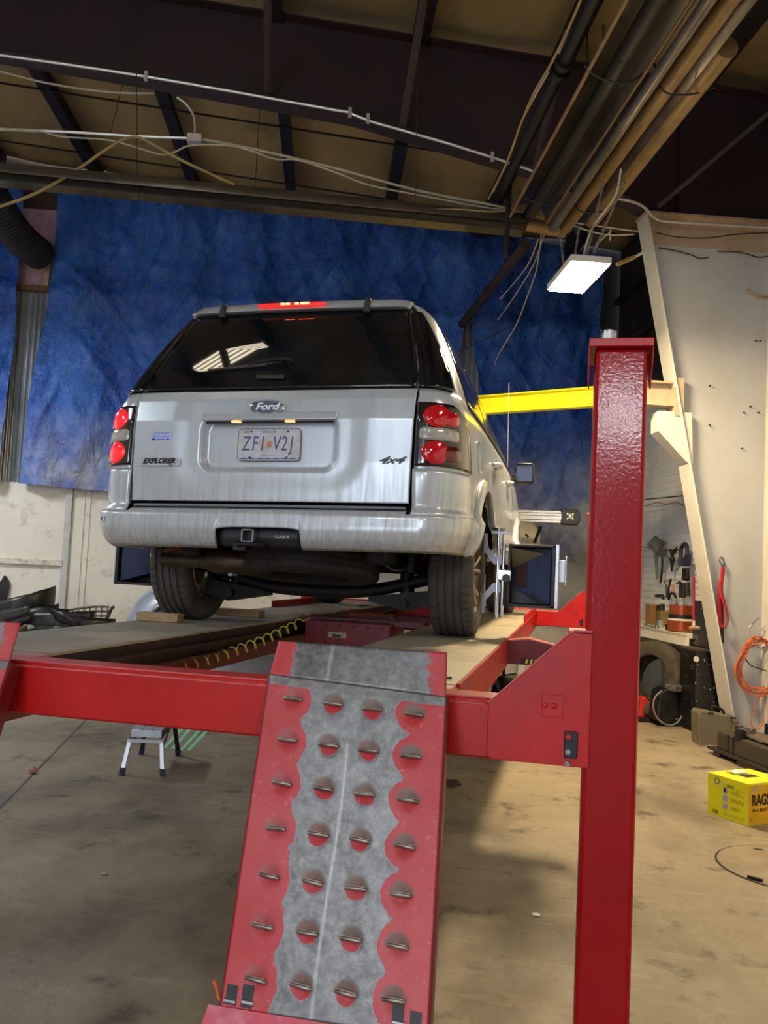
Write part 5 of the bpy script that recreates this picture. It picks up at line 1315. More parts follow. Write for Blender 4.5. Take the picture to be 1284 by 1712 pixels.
# ================================================================== ALIGNMENT HEADS AND CAMERA BEAM
def clamp(sg, lab, y=1.02):
    x = sg*.985; r = thing('wheel_clamp', (x, y, DZ+TR_), lab, 'alignment clamp', None)
    q = MB(); q.cyl((x-.0, y, DZ+.105), (x, y, DZ+.585), .013, 12); q.cyl((x+sg*.028, y+.02, DZ+.11), (x+sg*.028, y+.02, DZ+.565), .010, 12)
    obj('guide_rod', q, MT['chrome'], r)
    q = MB().cyl((x-.0, y, DZ+.578), (x, y, DZ+.592), .034, 16); q.bx(x-.04, x+.05, y-.012, y+.03, DZ+.562, DZ+.576); obj('top_knob', q, MT['steel'], r, smooth=30)
    for zc_, dz in ((.455, -1), (.235, 1)):
        q = MB()
        A = V((x-sg*.005, y, DZ+zc_+dz*.05)); Bq = V((x-sg*.10, y, DZ+zc_-dz*.05))
        z0 = DZ+zc_
        q.prism([V((x+sg*.02, y-.012, z0+dz*.06)), V((x-sg*.02, y-.012, z0+dz*.06)), V((x-sg*.085, y-.012, z0-dz*.02)), V((x-sg*.09, y-.012, z0-dz*.10)), V((x-sg*.065, y-.012, z0-dz*.10)), V((x-sg*.055, y-.012, z0-dz*.03)), V((x-sg*.02, y-.012, z0+dz*.01)), V((x+sg*.02, y-.012, z0+dz*.01))], V((0, .03, 0)))
        q.cyl((x-sg*.075, y, z0-dz*.105), (x-sg*.075, y, z0-dz*.0), .016, 12)
        a = obj('clamp_arm', q, mat('grey clamp casting', hx('8a8c90'), .4, metal=.6), r, smooth=30)
        q = MB().cyl((x-sg*.075, y, z0-dz*.10), (x-sg*.15, y, z0-dz*.11), .006, 8); obj('clamp_pin', q, MT['chrome'], a)
    q = MB().bx(min(x, x+sg*.075), max(x, x+sg*.075), y-.02, y+.03, DZ+.31, DZ+.37); obj('centre_block', q, MT['chrome'], r, smooth=0, bevel=.006)
    q = MB().cyl((x+sg*.05, y-.025, DZ+.325), (x+sg*.05, y-.045, DZ+.325), .022, 14); obj('clamp_knob', q, MT['black'], r)
    # target head: square black frame with a sloping recessed board
    x0, x1 = x+sg*.055, x+sg*.305; z0, z1 = DZ+.175, DZ+.51; y0, y1 = y+.00, y+.20
    q = MB()
    def fr_(xa, xb, za, zb_): q.bx(min(xa, xb), max(xa, xb), y0, y1, za, zb_)
    fr_(x0, x1, z0, z0+.014); fr_(x0, x1, z1-.014, z1); fr_(x0, x0+sg*.012, z0, z1); fr_(x1-sg*.02, x1, z0, z1)
    q.bx(min(x0, x1), max(x0, x1), y1, y1+.006, z0, z1)
    hd = obj('target_frame', q, MT['black'], r, smooth=0, bevel=.004)
    NAVY = mat('navy target board', hx('3e4c6a'), .5, var=.15, scale=6, col2=hx('5c6880'), c2amt=.4, c2scale=4)
    q = MB().prism([V((x0+sg*.012, y1-.015, z0+.10)), V((x1-sg*.025, y0+.03, z0+.02)), V((x1-sg*.025, y0+.03, z1-.03)), V((x0+sg*.012, y1-.015, z1-.13))], V((0, .006, 0)))
    obj('target_board', q, NAVY, hd, smooth=0)
    q = MB().prism([V((x0+sg*.012, y1-.02, z1-.13)), V((x1-sg*.06, y0+.05, z1-.045)), V((x0+sg*.012, y0+.02, z1-.02))], V((0, .004, 0))) if sg > 0 else MB().prism([V((x0+sg*.012, y1-.02, z1-.13)), V((x1-sg*.06, y0+.05, z1-.045)), V((x0+sg*.012, y0+.02, z1-.02))], V((0, .004, 0)))
    obj('side_gore', q, mat('tan inner face', hx('8d8466'), .5) if sg > 0 else NAVY, hd, smooth=0)
    q = MB().prism([V((x0+sg*.03, y1-.045, z0+.115)), V((x0+sg*.095, y1-.085, z0+.10)), V((x0+sg*.095, y1-.085, z0+.235)), V((x0+sg*.03, y1-.045, z0+.215))], V((0, -.006, 0)))
    obj('board_window', q, mat('brown window', hx('5b3a34'), .3), hd, smooth=0)
    q = MB().bx(min(x1, x1+sg*.016), max(x1, x1+sg*.016), y0+.02, y1, z0, z1+.005); obj('edge_strip', q, MT['alu'], hd, smooth=0)
    q = MB().bx(min(x1+sg*.016, x1+sg*.05), max(x1+sg*.016, x1+sg*.05), y0+.1, y1, z0+.14, z0+.26); q.bx(min(x1+sg*.05, x1+sg*.058), max(x1+sg*.05, x1+sg*.058), y0+.1, y1, z0+.125, z0+.28); obj('side_bracket', q, MT['zinc'], hd, smooth=0, bevel=.002)
    return r
clamp(1, 'chrome wheel clamp with dark target head on the right rear wheel of the silver car')
clamp(-1, 'wheel clamp with black square target head on the left rear wheel of the car')
P = ony(880, 862, 6.0); Q = ony(972, 862, 6.0)
cb_ = thing('camera_beam', (0, 6.05, 0), 'aluminium sensor beam with black end cap ahead of the car, right of the front door', 'aligner')
zc_ = ony(925, 863, 6.0).z
q = MB().bx(-1.5, ony(940, 862, 6).x, 6.0, 6.12, zc_-.075, zc_+.060)
for dz in (-.045, .0, .03): q.bx(-1.5, ony(940, 862, 6).x, 5.99, 6.0, zc_+dz, zc_+dz+.014)
obj('beam', q, MT['alu'], cb_, smooth=0, bevel=.006)
x0, x1 = ony(937, 862, 6).x, ony(970, 862, 6).x
q = MB().prism([V((x0, 5.965, zc_+.078)), V(((x0+x1)/2, 5.965, zc_+.083)), V((x1-.03, 5.965, zc_+.08)), V((x1, 5.965, zc_+.03)), V((x1, 5.965, zc_-.05)), V((x1-.03, 5.965, zc_-.088)), V(((x0+x1)/2, 5.965, zc_-.090)), V((x0, 5.965, zc_-.085)), V((x0+.015, 5.965, zc_))], V((0, .18, 0)))
cp_ = obj('end_cap', q, MT['black'], cb_, smooth=0, bevel=.008)
q = MB(); cxm = (x0+x1)/2
for dx in (-.03, .03):
    for dz in (-.025, .03): q.cyl((cxm+dx, 5.965, zc_+dz), (cxm+dx, 5.960, zc_+dz), .008, 10)
q.box((cxm, 5.962, zc_+.002), (.022, .004, .022)); q.lathe([(.024, 0), (.024, .003), (.028, .003), (.028, 0)], (cxm, 5.965, zc_+.002), (0, -1, 0), 20)
obj('cap_marking', q, mat('pale green marker', hx('c4cfa8'), .5, emis=(.8, 1, .6), estr=.3), cp_, smooth=0)  # pale logo markings with a faint glow added
q = MB().bx(-.1, .1, 6.02, 6.2, 0, zc_-.07); q.bx(-.4, .4, 5.8, 6.4, 0, .06); obj('stand', q, MT['black'], cb_, smooth=0, bevel=.01)
# ================================================================== STEP STOOL + PAINTED FLOOR REFLECTIONS
f0 = onz(205, 1297); f1 = onz(268, 1297); f2 = onz(238, 1260); f3 = onz(300, 1262)
mid = (f0+f1+f2+f3)/4; bm = toB(mid)
st = thing('step_stool', mid, 'small folding aluminium step stool under the left part of the red crossbeam', 'stool', rot=TH)
sx0, sx1, sy0, sy1 = bm.x-.095, bm.x+.095, bm.y-.25, bm.y+.22; hz = .268
q = MB()
for k in range(3): q.bB(sx0+k*.065, sx0+k*.065+.060, sy0, sy1, hz-.008, hz)
q.bB(sx0, sx1, sy0-.004, sy0, hz-.045, hz-.002)
obj('platform', q, MT['alu'], st, smooth=0, bevel=.003)
q = MB(); q.bB(sx0-.003, sx0+.012, sy0, sy1, hz-.05, hz-.012); q.bB(sx1-.012, sx1+.003, sy0, sy1, hz-.05, hz-.012); obj('side_rail', q, MT['black'], st, smooth=0)
for (x, y, fx, fy, mt_) in ((sx0, sy0, -.03, -.05, 'alu'), (sx1, sy0, .03, -.05, 'alu'), (sx0, sy1, -.03, .06, 'black'), (sx1, sy1, .03, .06, 'black')):
    A = B(x, y, hz-.05); F = B(x+fx, y+fy, .0); d = (A-F).normalized()
    q = MB().box((A+F)/2+d*.01, (.028, .018, (A-F).length-.03), ax=(BX, d.cross(BX), d)); lg = obj('leg', q, MT[mt_], st, smooth=0, bevel=.003)
    q = MB().box(F+d*.022, (.034, .028, .044), ax=(BX, d.cross(BX), d)); obj('rubber_foot', q, mat('navy rubber foot', hx('1e2740'), .6), lg, smooth=0, bevel=.005)
q = MB(); q.bB(sx0-.01, sx1+.01, sy0-.018, sy0-.004, hz-.075, hz-.055); obj('cross_bar', q, MT['alu'], st, smooth=0)
q = MB(); q.cyl(B(sx0-.01, sy0-.02, .16), B(sx0+.01, sy1-.1, hz-.05), .005, 6); q.cyl(B(sx1+.01, sy0-.02, .16), B(sx1-.01, sy1-.1, hz-.05), .005, 6); obj('brace', q, MT['wiredk'], st)
GT_ = mat('mint floor tape', hx('8fe0b8'), .6, var=.1)  # mint strips painted for green lines of light on the floor
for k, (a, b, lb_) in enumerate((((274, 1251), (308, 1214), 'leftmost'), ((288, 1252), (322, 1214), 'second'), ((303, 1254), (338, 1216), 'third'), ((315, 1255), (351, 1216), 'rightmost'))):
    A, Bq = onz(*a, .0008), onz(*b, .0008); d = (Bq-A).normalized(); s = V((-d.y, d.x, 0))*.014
    single('floor_reflection', MB().prism([A-s, A+s, Bq+s, Bq-s], BZ*.001), GT_, '%s of the four mint green tape strips on the floor beside the step stool' % lb_, 'tape', 'green tape strips on the floor', smooth=0)
# small things on the floor
q = MB().ball(onz(54, 1287, .02), .03, 10, (1, .8, .6)); single('crumpled_wrapper', q, mat('wrapper', hx('a87d74'), .6, var=.4, scale=60), 'small crumpled reddish wrapper on the floor at far left', 'litter', smooth=20)
P = onz(752, 1310); q = MB(); n = 18
q.prism([P+V((.075*math.cos(2*PI*k/n)*(1+.2*math.sin(5*k)), .10*math.sin(2*PI*k/n)*(1+.15*math.cos(3*k)), 0)) for k in range(n)], BZ*.004)
single('dried_leaf', q, mat('dirty rag', hx('3b3125'), .9), 'flat dark scrap on the floor right of the ramp', 'scrap', smooth=0)
for k, (x, y, r_) in enumerate(((175, 1461, .010), (896, 1529, .012))):
    q = MB().ball(onz(x, y, r_*.4), r_, 8, (1.6, 1, .5)); single('floor_crumb', q, MT['cream'] if k else MT['wood'], 'tiny pale crumb on the floor %s of the ramp' % ('left' if k == 0 else 'right'), 'litter')
# ================================================================== BEHIND THE LIFT, LEFT: car parts, fender, drum
def jit(r): return random.uniform(-r, r)
def bumper_cover(c, w, rot, tilt, mt, label, h=.16):
    q = MB(); n = 20; ax = V((math.cos(rot), math.sin(rot), tilt)).normalized(); s = V((-math.sin(rot), math.cos(rot), 0))
    def P(i, j):
        u = i/n*2-1; p = c+ax*(u*w/2)+s*(-.18*(1-abs(u)**2.5)); a = j/6*PI*.8
        return p+BZ*(h*(1-math.cos(a))*.5+.01*mnoise.noise(p*9))+s*(-.05*math.sin(a))
    q.grid(P, n, 6); return single('bumper_cover', q, mt, label, 'car part', 'discarded car parts by the end wall', solid=.006)
JB = mat('broken black plastic', hx('151515'), .4, var=.4, scale=20, col2=hx('35332f'), c2amt=.5, c2scale=14)
JS = mat('dirty silver plastic', hx('77736a'), .4, metal=.4, var=.4, scale=20, col2=hx('23211f'), c2amt=.7, c2scale=16)
yj = 6.7
def jp(x, y): return onBY(x, y, yj)
for i, (x, y, w_, rt, tl, mt_, lb_) in enumerate(((30, 1040, .9, TH+.2, .15, JB, 'black bumper cover lowest on the left of the junk pile'), (75, 1045, 1.2, TH-.1, .05, JB, 'long black bumper cover across the middle of the junk pile'), (40, 1015, .7, TH+.5, .30, JB, 'black bumper corner sticking up at far left of the junk pile'), (120, 1052, 1.0, TH+.1, -.05, JB, 'black bumper cover at the right foot of the junk pile'))):
    c = jp(x, y+14); bumper_cover(c, w_, rt, tl, mt_, lb_, .3)
A = jp(2, 1022); q = MB().prism([jp(-30, 1030), jp(27, 1009), jp(24, 1024), jp(8, 1036), jp(-30, 1045)], BY*.02); single('fender_liner', q, JB, 'pointed black plastic panel on top of the junk pile at far left', 'car part', smooth=0, bevel=.004)
q = MB().cyl(jp(48, 1010), jp(72, 1026), .018, 8); single('black_strut', q, JB, 'short black rod poking up from the middle of the junk pile', 'car part')
q = MB().tube(spline([jp(173, 1042), jp(181, 1030), jp(186, 1018), jp(191, 1014)], 5), .02, 8); single('bracket_arm', q, JB, 'black bent arm poking up at the right end of the junk pile', 'car part')
for i, (x, y, lb_) in enumerate(((68, 1030, 'grey crumpled plastic lump on top of the junk pile'), (90, 1040, 'black lump of trim in the junk pile left of the grille'), (50, 1042, 'black lump of trim in the junk pile below the grey lump'), (20, 1050, 'black lump of trim low at the left end of the junk pile'))):
    q = MB().ball(jp(x, y), .14, 14, (1.3, .8, .7)); q.v = [p+V((mnoise.noise(p*7)*.09, mnoise.noise(p*7+V((3, 1, 2)))*.09, mnoise.noise(p*8)*.08)) for p in q.v]
    single('trim_lump', q, JS if i == 0 else JB, lb_, 'car part', 'discarded car parts by the end wall', smooth=15)
rj_ = random.Random(11)
for k in range(22):
    x = rj_.uniform(-5, 118); y = rj_.uniform(1024, 1062)+(6 if x < 30 else 0); c = onBY(x, y, yj+rj_.uniform(-.35, .2)); ln, wd_ = rj_.uniform(.3, .7), rj_.uniform(.08, .2)
    a_ = rj_.uniform(-.6, .6); u_ = (BX*math.cos(a_)+BZ*math.sin(a_)*.6+BY*rj_.uniform(-.4, .4)).normalized(); w_ = (BZ+BY*rj_.uniform(-.6, .6)).normalized(); n_ = u_.cross(w_)
    q = MB().grid(lambda i, j: c+u_*(ln*(i/8-.5))+w_*(wd_*(j/3-.5)*(1-.5*abs(i/4-1)))+n_*(.06*math.sin(PI*i/8)+.03*mnoise.noise(V((i*.7+k, j, k)))), 8, 3)
    single('trim_panel', q, JB if k % 4 else JS, 'broken bent trim panel in the junk pile by the end wall' if k % 4 else 'dull silver bent trim panel in the junk pile by the end wall', 'car part', 'broken trim panels in the junk pile', solid=.012)
# grille with slats
ga, gb = jp(100, 1050), jp(178, 1042)
gr = thing('car_grille', (ga+gb)/2-BZ*.1, 'silver and black slatted car grille lying at the right of the junk pile', 'car part')
d = (gb-ga).normalized(); Lg = (gb-ga).length
for k in range(4):
    q = MB(); o_ = BZ*(.03+.055*k)
    q.tube(spline([ga+o_-d*.02, ga+d*Lg*.3+o_+BZ*.015, ga+d*Lg*.7+o_+BZ*.02, gb+o_+d*.02], 4), .014, 6); obj('slat', q, JS, gr)
q = MB()
for k in range(9): c = ga+d*Lg*(k/8); q.tube([c+BZ*.02, c+BZ*.21], .009, 5)
obj('grille_ribs', q, JS, gr)
q = MB().box((ga+gb)/2-BZ*.06+BY*.05, (Lg*.8, .18, .16), rot=math.atan2(d.y, d.x)); obj('grille_back', q, JB, gr, smooth=0, bevel=.03)
q = MB().ball(onBY(5, 984, YE-.03), .16, 16, (.6, .12, 1.0)); q.v = [p+BX*mnoise.noise(p*8)*.08+BZ*mnoise.noise(p*7)*.06 for p in q.v]
single('hanging_rag', q, MT['black'], 'black rag hanging on the painted wall above the junk pile at far left', 'rag')
# grey-blue fender leaning behind the left runway
c = onBY(300, 1040, 5.6); q = MB(); n = 22
def FP(i, j):
    a = PI*(.5+.55*i/n); r_ = .40+.20*j/5
    return c+BX*(r_*math.cos(a)*1.0)+BZ*(r_*math.sin(a)-.15)+BY*(.05*math.sin(PI*j/5)+.08*j/5)
q.grid(FP, n, 5)
fd = thing('car_fender', c-BZ*.6, 'pale blue grey curved car fender leaning behind the left runway, under the target head', 'car part')
obj('panel', q, mat('pale blue grey enamel', hx('9aa6bc'), .35, coat=.3), fd, smooth=60, solid=.006)
q = MB().grid(lambda i, j: c+BX*((.40-.03*j)*math.cos(PI*(.5+.55*i/n)))+BZ*((.40-.03*j)*math.sin(PI*(.5+.55*i/n))-.15)+BY*(-.02), n, 1); obj('rim_strip', q, JS, fd, solid=.03)
q = MB().box(c+BX*(-.17)+BZ*(-.15)+BY*.1, (.40, .02, .8), rot=TH); obj('inner_panel', q, mat('slate panel', hx('44506a'), .5), fd, smooth=0)
q = MB().cyl(c+BX*(-.02)+BZ*-.5, c+BX*(.02)+BZ*.2, .012, 8); obj('stay', q, MT['zinc'], fd)
# round grey drum seen through the gap in the lift
c = onz(392, 1079, .60); dr_ = thing('drum', V((c.x, c.y+.55, 0)), 'large round grey drum with ribbed white lid behind the red crossbeam', 'drum')
q = MB().lathe([(.52, 0), (.52, .50), (.545, .505), (.545, .535), (.52, .54), (.53, .565), (.555, .57), (.555, .59)], (c.x, c.y+.55, 0), (0, 0, 1), 56); obj('shell', q, mat('grey drum plastic', hx('8b8d8f'), .5, var=.08), dr_)
q = MB().lathe([(.56, .585), (.565, .60), (.52, .625), (.50, .615), (.44, .63), (.2, .64), (.001, .645)], (c.x, c.y+.55, 0), (0, 0, 1), 56); obj('lid', q, mat('white lid', hx('c9ced2'), .4), dr_)
# white panel and cart right of the lift
c0 = onBY(880, 905, 5.2)
wp_ = thing('parked_vehicle', onBY(893, 915, 6.2)-BZ*.9, 'white body corner of another vehicle beyond the silver car, under the sensor beam', 'car')
P = lambda x, y: onBY(x, y, 6.2)
q = MB().prism([P(860, 945), P(860, 862), P(885, 868), P(897, 878), P(904, 893), P(904, 945)], BY*.9); obj('body', q, MT['cream'], wp_, smooth=30, bevel=.03)
q = MB().tube([P(878, 893), P(883, 897), P(881, 899)], .012, 6); q.tube([P(893, 908), P(904, 880)], .02, 6); obj('latch', q, MT['under'], wp_)
# white plastic cart under the right runway side
ct = thing('utility_cart', onz(880, 1185), 'white plastic utility cart behind the red gusset plate', 'cart')
cz = .78; cb = onz(866, 1089, cz); x0 = toB(cb).x; y0 = toB(cb).y
q = MB(); q.bB(x0, x0+.55, y0, y0+.8, cz-.08, cz-.02)
for (xx, yy) in ((x0, y0), (x0+.51, y0), (x0, y0+.76), (x0+.51, y0+.76)): q.bB(xx, xx+.05, yy, yy+.05, .1, cz-.05)
q.bB(x0, x0+.55, y0, y0+.8, .12, .16); q.bB(x0, x0+.55, y0, y0+.02, cz-.10, cz+.01); q.bB(x0, x0+.02, y0, y0+.8, cz-.1, cz+.01); q.bB(x0+.53, x0+.55, y0, y0+.8, cz-.1, cz+.01)
obj('frame', q, MT['cream'], ct, smooth=0, bevel=.008)
q = MB(); 
for (xx, yy) in ((x0+.03, y0+.03), (x0+.52, y0+.03), (x0+.03, y0+.77), (x0+.52, y0+.77)): q.cyl(B(xx-.015, yy, .05), B(xx+.015, yy, .05), .05, 16)
obj('casters', q, MT['rubber'], ct)
q = MB().ball(B(x0+.16, y0-.004, cz-.045), .03, 14, (1, .15, .45)); obj('oval_logo', q, MT['steel'], ct)
c = onz(858, 1150, .12); q = MB().tube(spline([c+V((-.35, .1, .02)), c+V((-.2, .15, .08)), c+V((0, .1, .14)), c+V((.15, 0, .16))], 6), .010, 6); q.tube(spline([c+V((-.3, -.1, .01)), c+V((-.1, -.05, .05)), c+V((.1, -.1, .09))], 6), .010, 6)
single('black_cable', q, MT['black'], 'black cables looping off the floor beside the white cart', 'cable')
q = MB().lathe([(.16, .0), (.21, .01), (.23, .05), (.21, .09), (.16, .1)], B(x0-.13, y0+.15, .0)+BZ*.35, BX, 30); q.cyl(B(x0-.08, y0+.1, 0), B(x0-.08, y0+.1, cz-.1), .012, 8)
single('hose_reel', q, MT['under'], 'dark hose reel standing left of the white cart', 'reel')
q = MB().ball(onz(835, 1134, .03), .05, 10, (1.5, 1, .5)); q.ball(onz(850, 1135, .03), .045, 10, (1.5, 1, .5)); single('rag_heap', q, MT['dusty'], 'dark rag heap on the floor seen through the red lift frame', 'rag')
# ================================================================== RIGHT SIDE: bench, tools, tyres, toolbox
zb_ = .86; XB = 3.72
be = toB(onz(1148, 1048, zb_)); bench = thing('workbench', B(XB+.25, 5.3, 0), 'white topped workbench along the right wall under the hanging tools', 'workbench', rot=TH)
y_end = toB(onBX(1148, 1050, XB)).y
q = MB().bB(XB, WR-.01, y_end, YE-.3, zb_-.035, zb_); q.bB(XB, XB+.03, y_end, YE-.3, zb_-.11, zb_-.0); obj('bench_top', q, MT['cream'], bench, smooth=0, bevel=.004)
for yy in (y_end+.02, y_end+1.6, YE-.5): obj('leg', MB().bB(XB+.01+(.36 if yy < y_end+1 else 0), XB+.10+(.36 if yy < y_end+1 else 0), yy, yy+.09, 0, zb_-.04), MT['cream'], bench, smooth=0, bevel=.004)
obj('back_board', MB().bB(WR-.05, WR-.02, y_end, YE-.3, 0, zb_-.05), mat('dull under-bench panel', hx('8d8a80'), .7), bench, smooth=0)
def bw(x, y, dx=0): return onBX(x, y, WR-.11-dx)
# items on the bench
by = lambda x: toB(onBX(x, 1035, XB+.2)).y
def onbench(x, y, dx=.2):
    P = toB(onBX(x, y, XB+dx)); return P
a = onbench(1136, 1030, .12)
sp = thing('copper_spool', B(a.x, a.y, zb_), 'large copper coloured spool pair with black and white band on the bench corner', 'spool')
q = MB().cyl(B(a.x+.02, a.y, zb_+.01), B(a.x+.02, a.y, zb_+.11), .13, 32); q.cyl(B(a.x+.02, a.y, zb_+.17), B(a.x+.02, a.y, zb_+.26), .115, 32); obj('copper_drum', q, mat('copper', hx('a4502c'), .3, metal=.5, var=.1), sp, smooth=30)
obj('black_band', MB().cyl(B(a.x+.02, a.y, zb_+.13), B(a.x+.02, a.y, zb_+.17), .125, 32), MT['black'], sp, smooth=30)
obj('white_band', MB().cyl(B(a.x+.02, a.y, zb_+.108), B(a.x+.02, a.y, zb_+.13), .128, 32), MT['white'], sp, smooth=30)
a = onbench(1110, 1015, .3); q = MB().bB(a.x-.05, a.x+.06, a.y-.05, a.y+.08, zb_, zb_+.17); single('brass_can', q, mat('brassy can', hx('8a7440'), .4, metal=.4), 'brass coloured square can on the bench left of the copper spool', 'can', smooth=0, bevel=.006)
a = onbench(1104, 1022, .1); q = MB().cyl(B(a.x, a.y, zb_), B(a.x, a.y, zb_+.08), .03, 16); single('small_jar', q, MT['zinc'], 'small clear jar at the bench edge before the brass can', 'jar')
a = onbench(1118, 1028, .08); q = MB().cyl(B(a.x, a.y, zb_), B(a.x, a.y, zb_+.06), .03, 16); single('small_jar', q, MT['under'], 'small dark jar at the bench edge beside the copper spool', 'jar')
a = onbench(1086, 1008, .3); q = MB().bB(a.x-.03, a.x+.10, a.y-.10, a.y+.05, zb_, zb_+.22); single('cardboard_piece', q, mat('tan cardboard', hx('8e6436'), .8), 'tan cardboard box on the bench near the red post', 'box', smooth=0, bevel=.003)
a = onbench(1098, 1003, .34); q = MB().prism([B(a.x, a.y-.15, zb_), B(a.x, a.y+.15, zb_), B(a.x, a.y+.12, zb_+.20), B(a.x, a.y-.12, zb_+.24)], BX*.05); single('black_bag', q, JB, 'black bag on the bench behind the brass can', 'bag', smooth=0, bevel=.01)
q = MB()
for k in range(14):
    P = onbench(1078+k*1.9, 1026+k*.6, .08+jit(.06)); q.ball(B(P.x, P.y, zb_+.015), .014+.006*(k % 3), 8)
single('loose_hardware', q, MT['steel'], 'litter of loose bolts and sockets along the bench edge', 'hardware', kind='stuff')
# tools on the wall
def tool(name, mb, mt_, label, cat='tool', **k): return single(name, mb, MT[mt_] if isinstance(mt_, str) else mt_, label, cat, 'tools hanging on the wall', **k)
single('tool_wire', MB().tube(spline([bw(1070, 913), bw(1100, 918), bw(1118, 920), bw(1128, 921), bw(1150, 912)], 5), .006, 6), MT['wiredk'], 'wire strung along the wall carrying the upper tools', 'wire')
q = MB(); A = bw(1098, 908); q.cyl(bw(1082, 911, .12), A, .005, 16, r2=.085); q.cyl(A, bw(1098, 925, .03), .085, 16, r2=.03); q.tube([bw(1097, 925, .03), bw(1098, 968, .02)], [.022, .010], 8); tool('funnel', q, mat('grey funnel', hx('6a675c'), .5), 'grey long necked funnel, leftmost on the tool wire')
q = MB().cyl(bw(1107, 924, .05), bw(1107, 924, .0), .055, 20); q.tube(spline([bw(1107, 930), bw(1107, 950), bw(1104, 975)], 4), .012, 6); tool('pressure_gauge', q, 'black', 'round black gauge with hose hanging beside the funnel')
q = MB(); q.tube([bw(1121, 918), bw(1124, 932)], .014, 6); q.tube([bw(1127, 918), bw(1124, 932)], .014, 6); q.cyl(bw(1124, 932), bw(1124, 937), .035, 10); q.tube([bw(1124, 937), bw(1123, 956)], [.026, .008], 8); tool('pliers', q, 'under', 'long nosed pliers hanging centre of the tool wire')
q = MB().tube([bw(1131, 916), bw(1129, 924)], .012, 6); tool('hook_tool', q, 'black', 'short black tool hanging right of the long nosed pliers')
q = MB(); q.tube(spline([bw(1138, 938), bw(1139, 918), bw(1143, 910), bw(1148, 912), bw(1149, 928)], 5), .022, 8); q.box(bw(1149, 937), (.02, .14, .12), rot=TH); q.tube([bw(1138, 932), bw(1138, 946)], .03, 8); q.cyl(bw(1131, 955), bw(1136, 948), .006, 6)
tool('c_clamp', q, mat('indigo steel', hx('34324a'), .5, metal=.3), 'dark blue C-clamp hanging rightmost on the tool wire')
q = MB(); q.tube([bw(1144, 950), bw(1143, 964)], .02, 8); q.tube([bw(1149, 950), bw(1150, 968)], .02, 8); q.ball(bw(1144, 966), .03, 10); q.ball(bw(1149, 968), .025, 10); tool('large_pliers', q, 'under', 'large dark pliers hanging under the C-clamp')
q = MB(); q.tube([bw(1110, 972), bw(1119, 971), bw(1114, 978), bw(1110, 972)], .006, 6); q.tube([bw(1114, 978), bw(1114, 1000)], .008, 6); tool('t_handle', q, 'wiredk', 'thin Y-shaped handle tool low on the wall')
q = MB(); q.tube([bw(1122, 968), bw(1118, 982), bw(1117, 1000)], .012, 6); tool('side_cutters', q, 'black', 'black jawed tool with slanted head beside the Y-shaped tool')
q = MB(); q.tube([bw(1117, 985), bw(1117, 996)], .010, 6); q.tube([bw(1124, 977), bw(1126, 995)], .012, 6); tool('orange_grips', q, mat('orange grips', hx('b9623a'), .5), 'pair of orange handled grips low on the wall')
q = MB(); q.tube(spline([bw(1131, 976), bw(1137, 973), bw(1140, 980)], 4), .010, 6); q.tube([bw(1138, 974), bw(1138, 999)], .02, 6); q.tube([bw(1143, 975), bw(1143, 999)], .02, 6); tool('claw_bar', q, 'under', 'dark hooked pair of bars low on the wall left of the last one')
q = MB(); q.tube([bw(1149, 974), bw(1150, 997)], .028, 8); tool('black_file', q, 'black', 'black flat bar hanging rightmost low on the wall')
q = MB().tube(spline([bw(1118, 1002), bw(1121, 993), bw(1126, 992), bw(1130, 999)], 4), .014, 6); tool('strap_wrench', q, 'black', 'black curved strap wrench just above the bench')
q = MB().tube([bw(1097, 996, .1), bw(1108, 996, .1), bw(1109, 1001, .1)], .02, 6); tool('black_gun', q, 'black', 'black pistol shaped tool just above the bag on the bench')
for pts, mt_, lb_ in (([(1078, 846), (1100, 840), (1112, 843), (1130, 840), (1145, 846)], mat('red cord', hx('c0756a'), .6), 'red cord strung along the right wall'), ([(1078, 835), (1110, 832), (1140, 829)], MT['wiredk'], 'dark cord along the right wall above the red cord')):
    single('strung_wire', MB().tube(spline([bw(x, y) for x, y in pts], 5), .007, 6), mt_, lb_, 'cord')
# red handled hammer hanging head down
A = onBY(1160, 965, 3.75); Bq = onBY(1160, 1047, 3.75); q = MB().tube([A, Bq], .012, 8)
hm = thing('hammer', onBY(1160, 1052, 3.75), 'long red handled hammer hanging head down at the column edge', 'hammer')
obj('handle', q, mat('red handle', hx('a32f38'), .4), hm)
c = onBY(1161, 1050, 3.75); obj('head', MB().cyl(c-BX*.045, c+BX*.045, .018, 14), mat('tan head', hx('b08a72'), .4), hm); obj('grip', MB().tube([Bq+BZ*.05, Bq], .014, 8), MT['white'], hm)
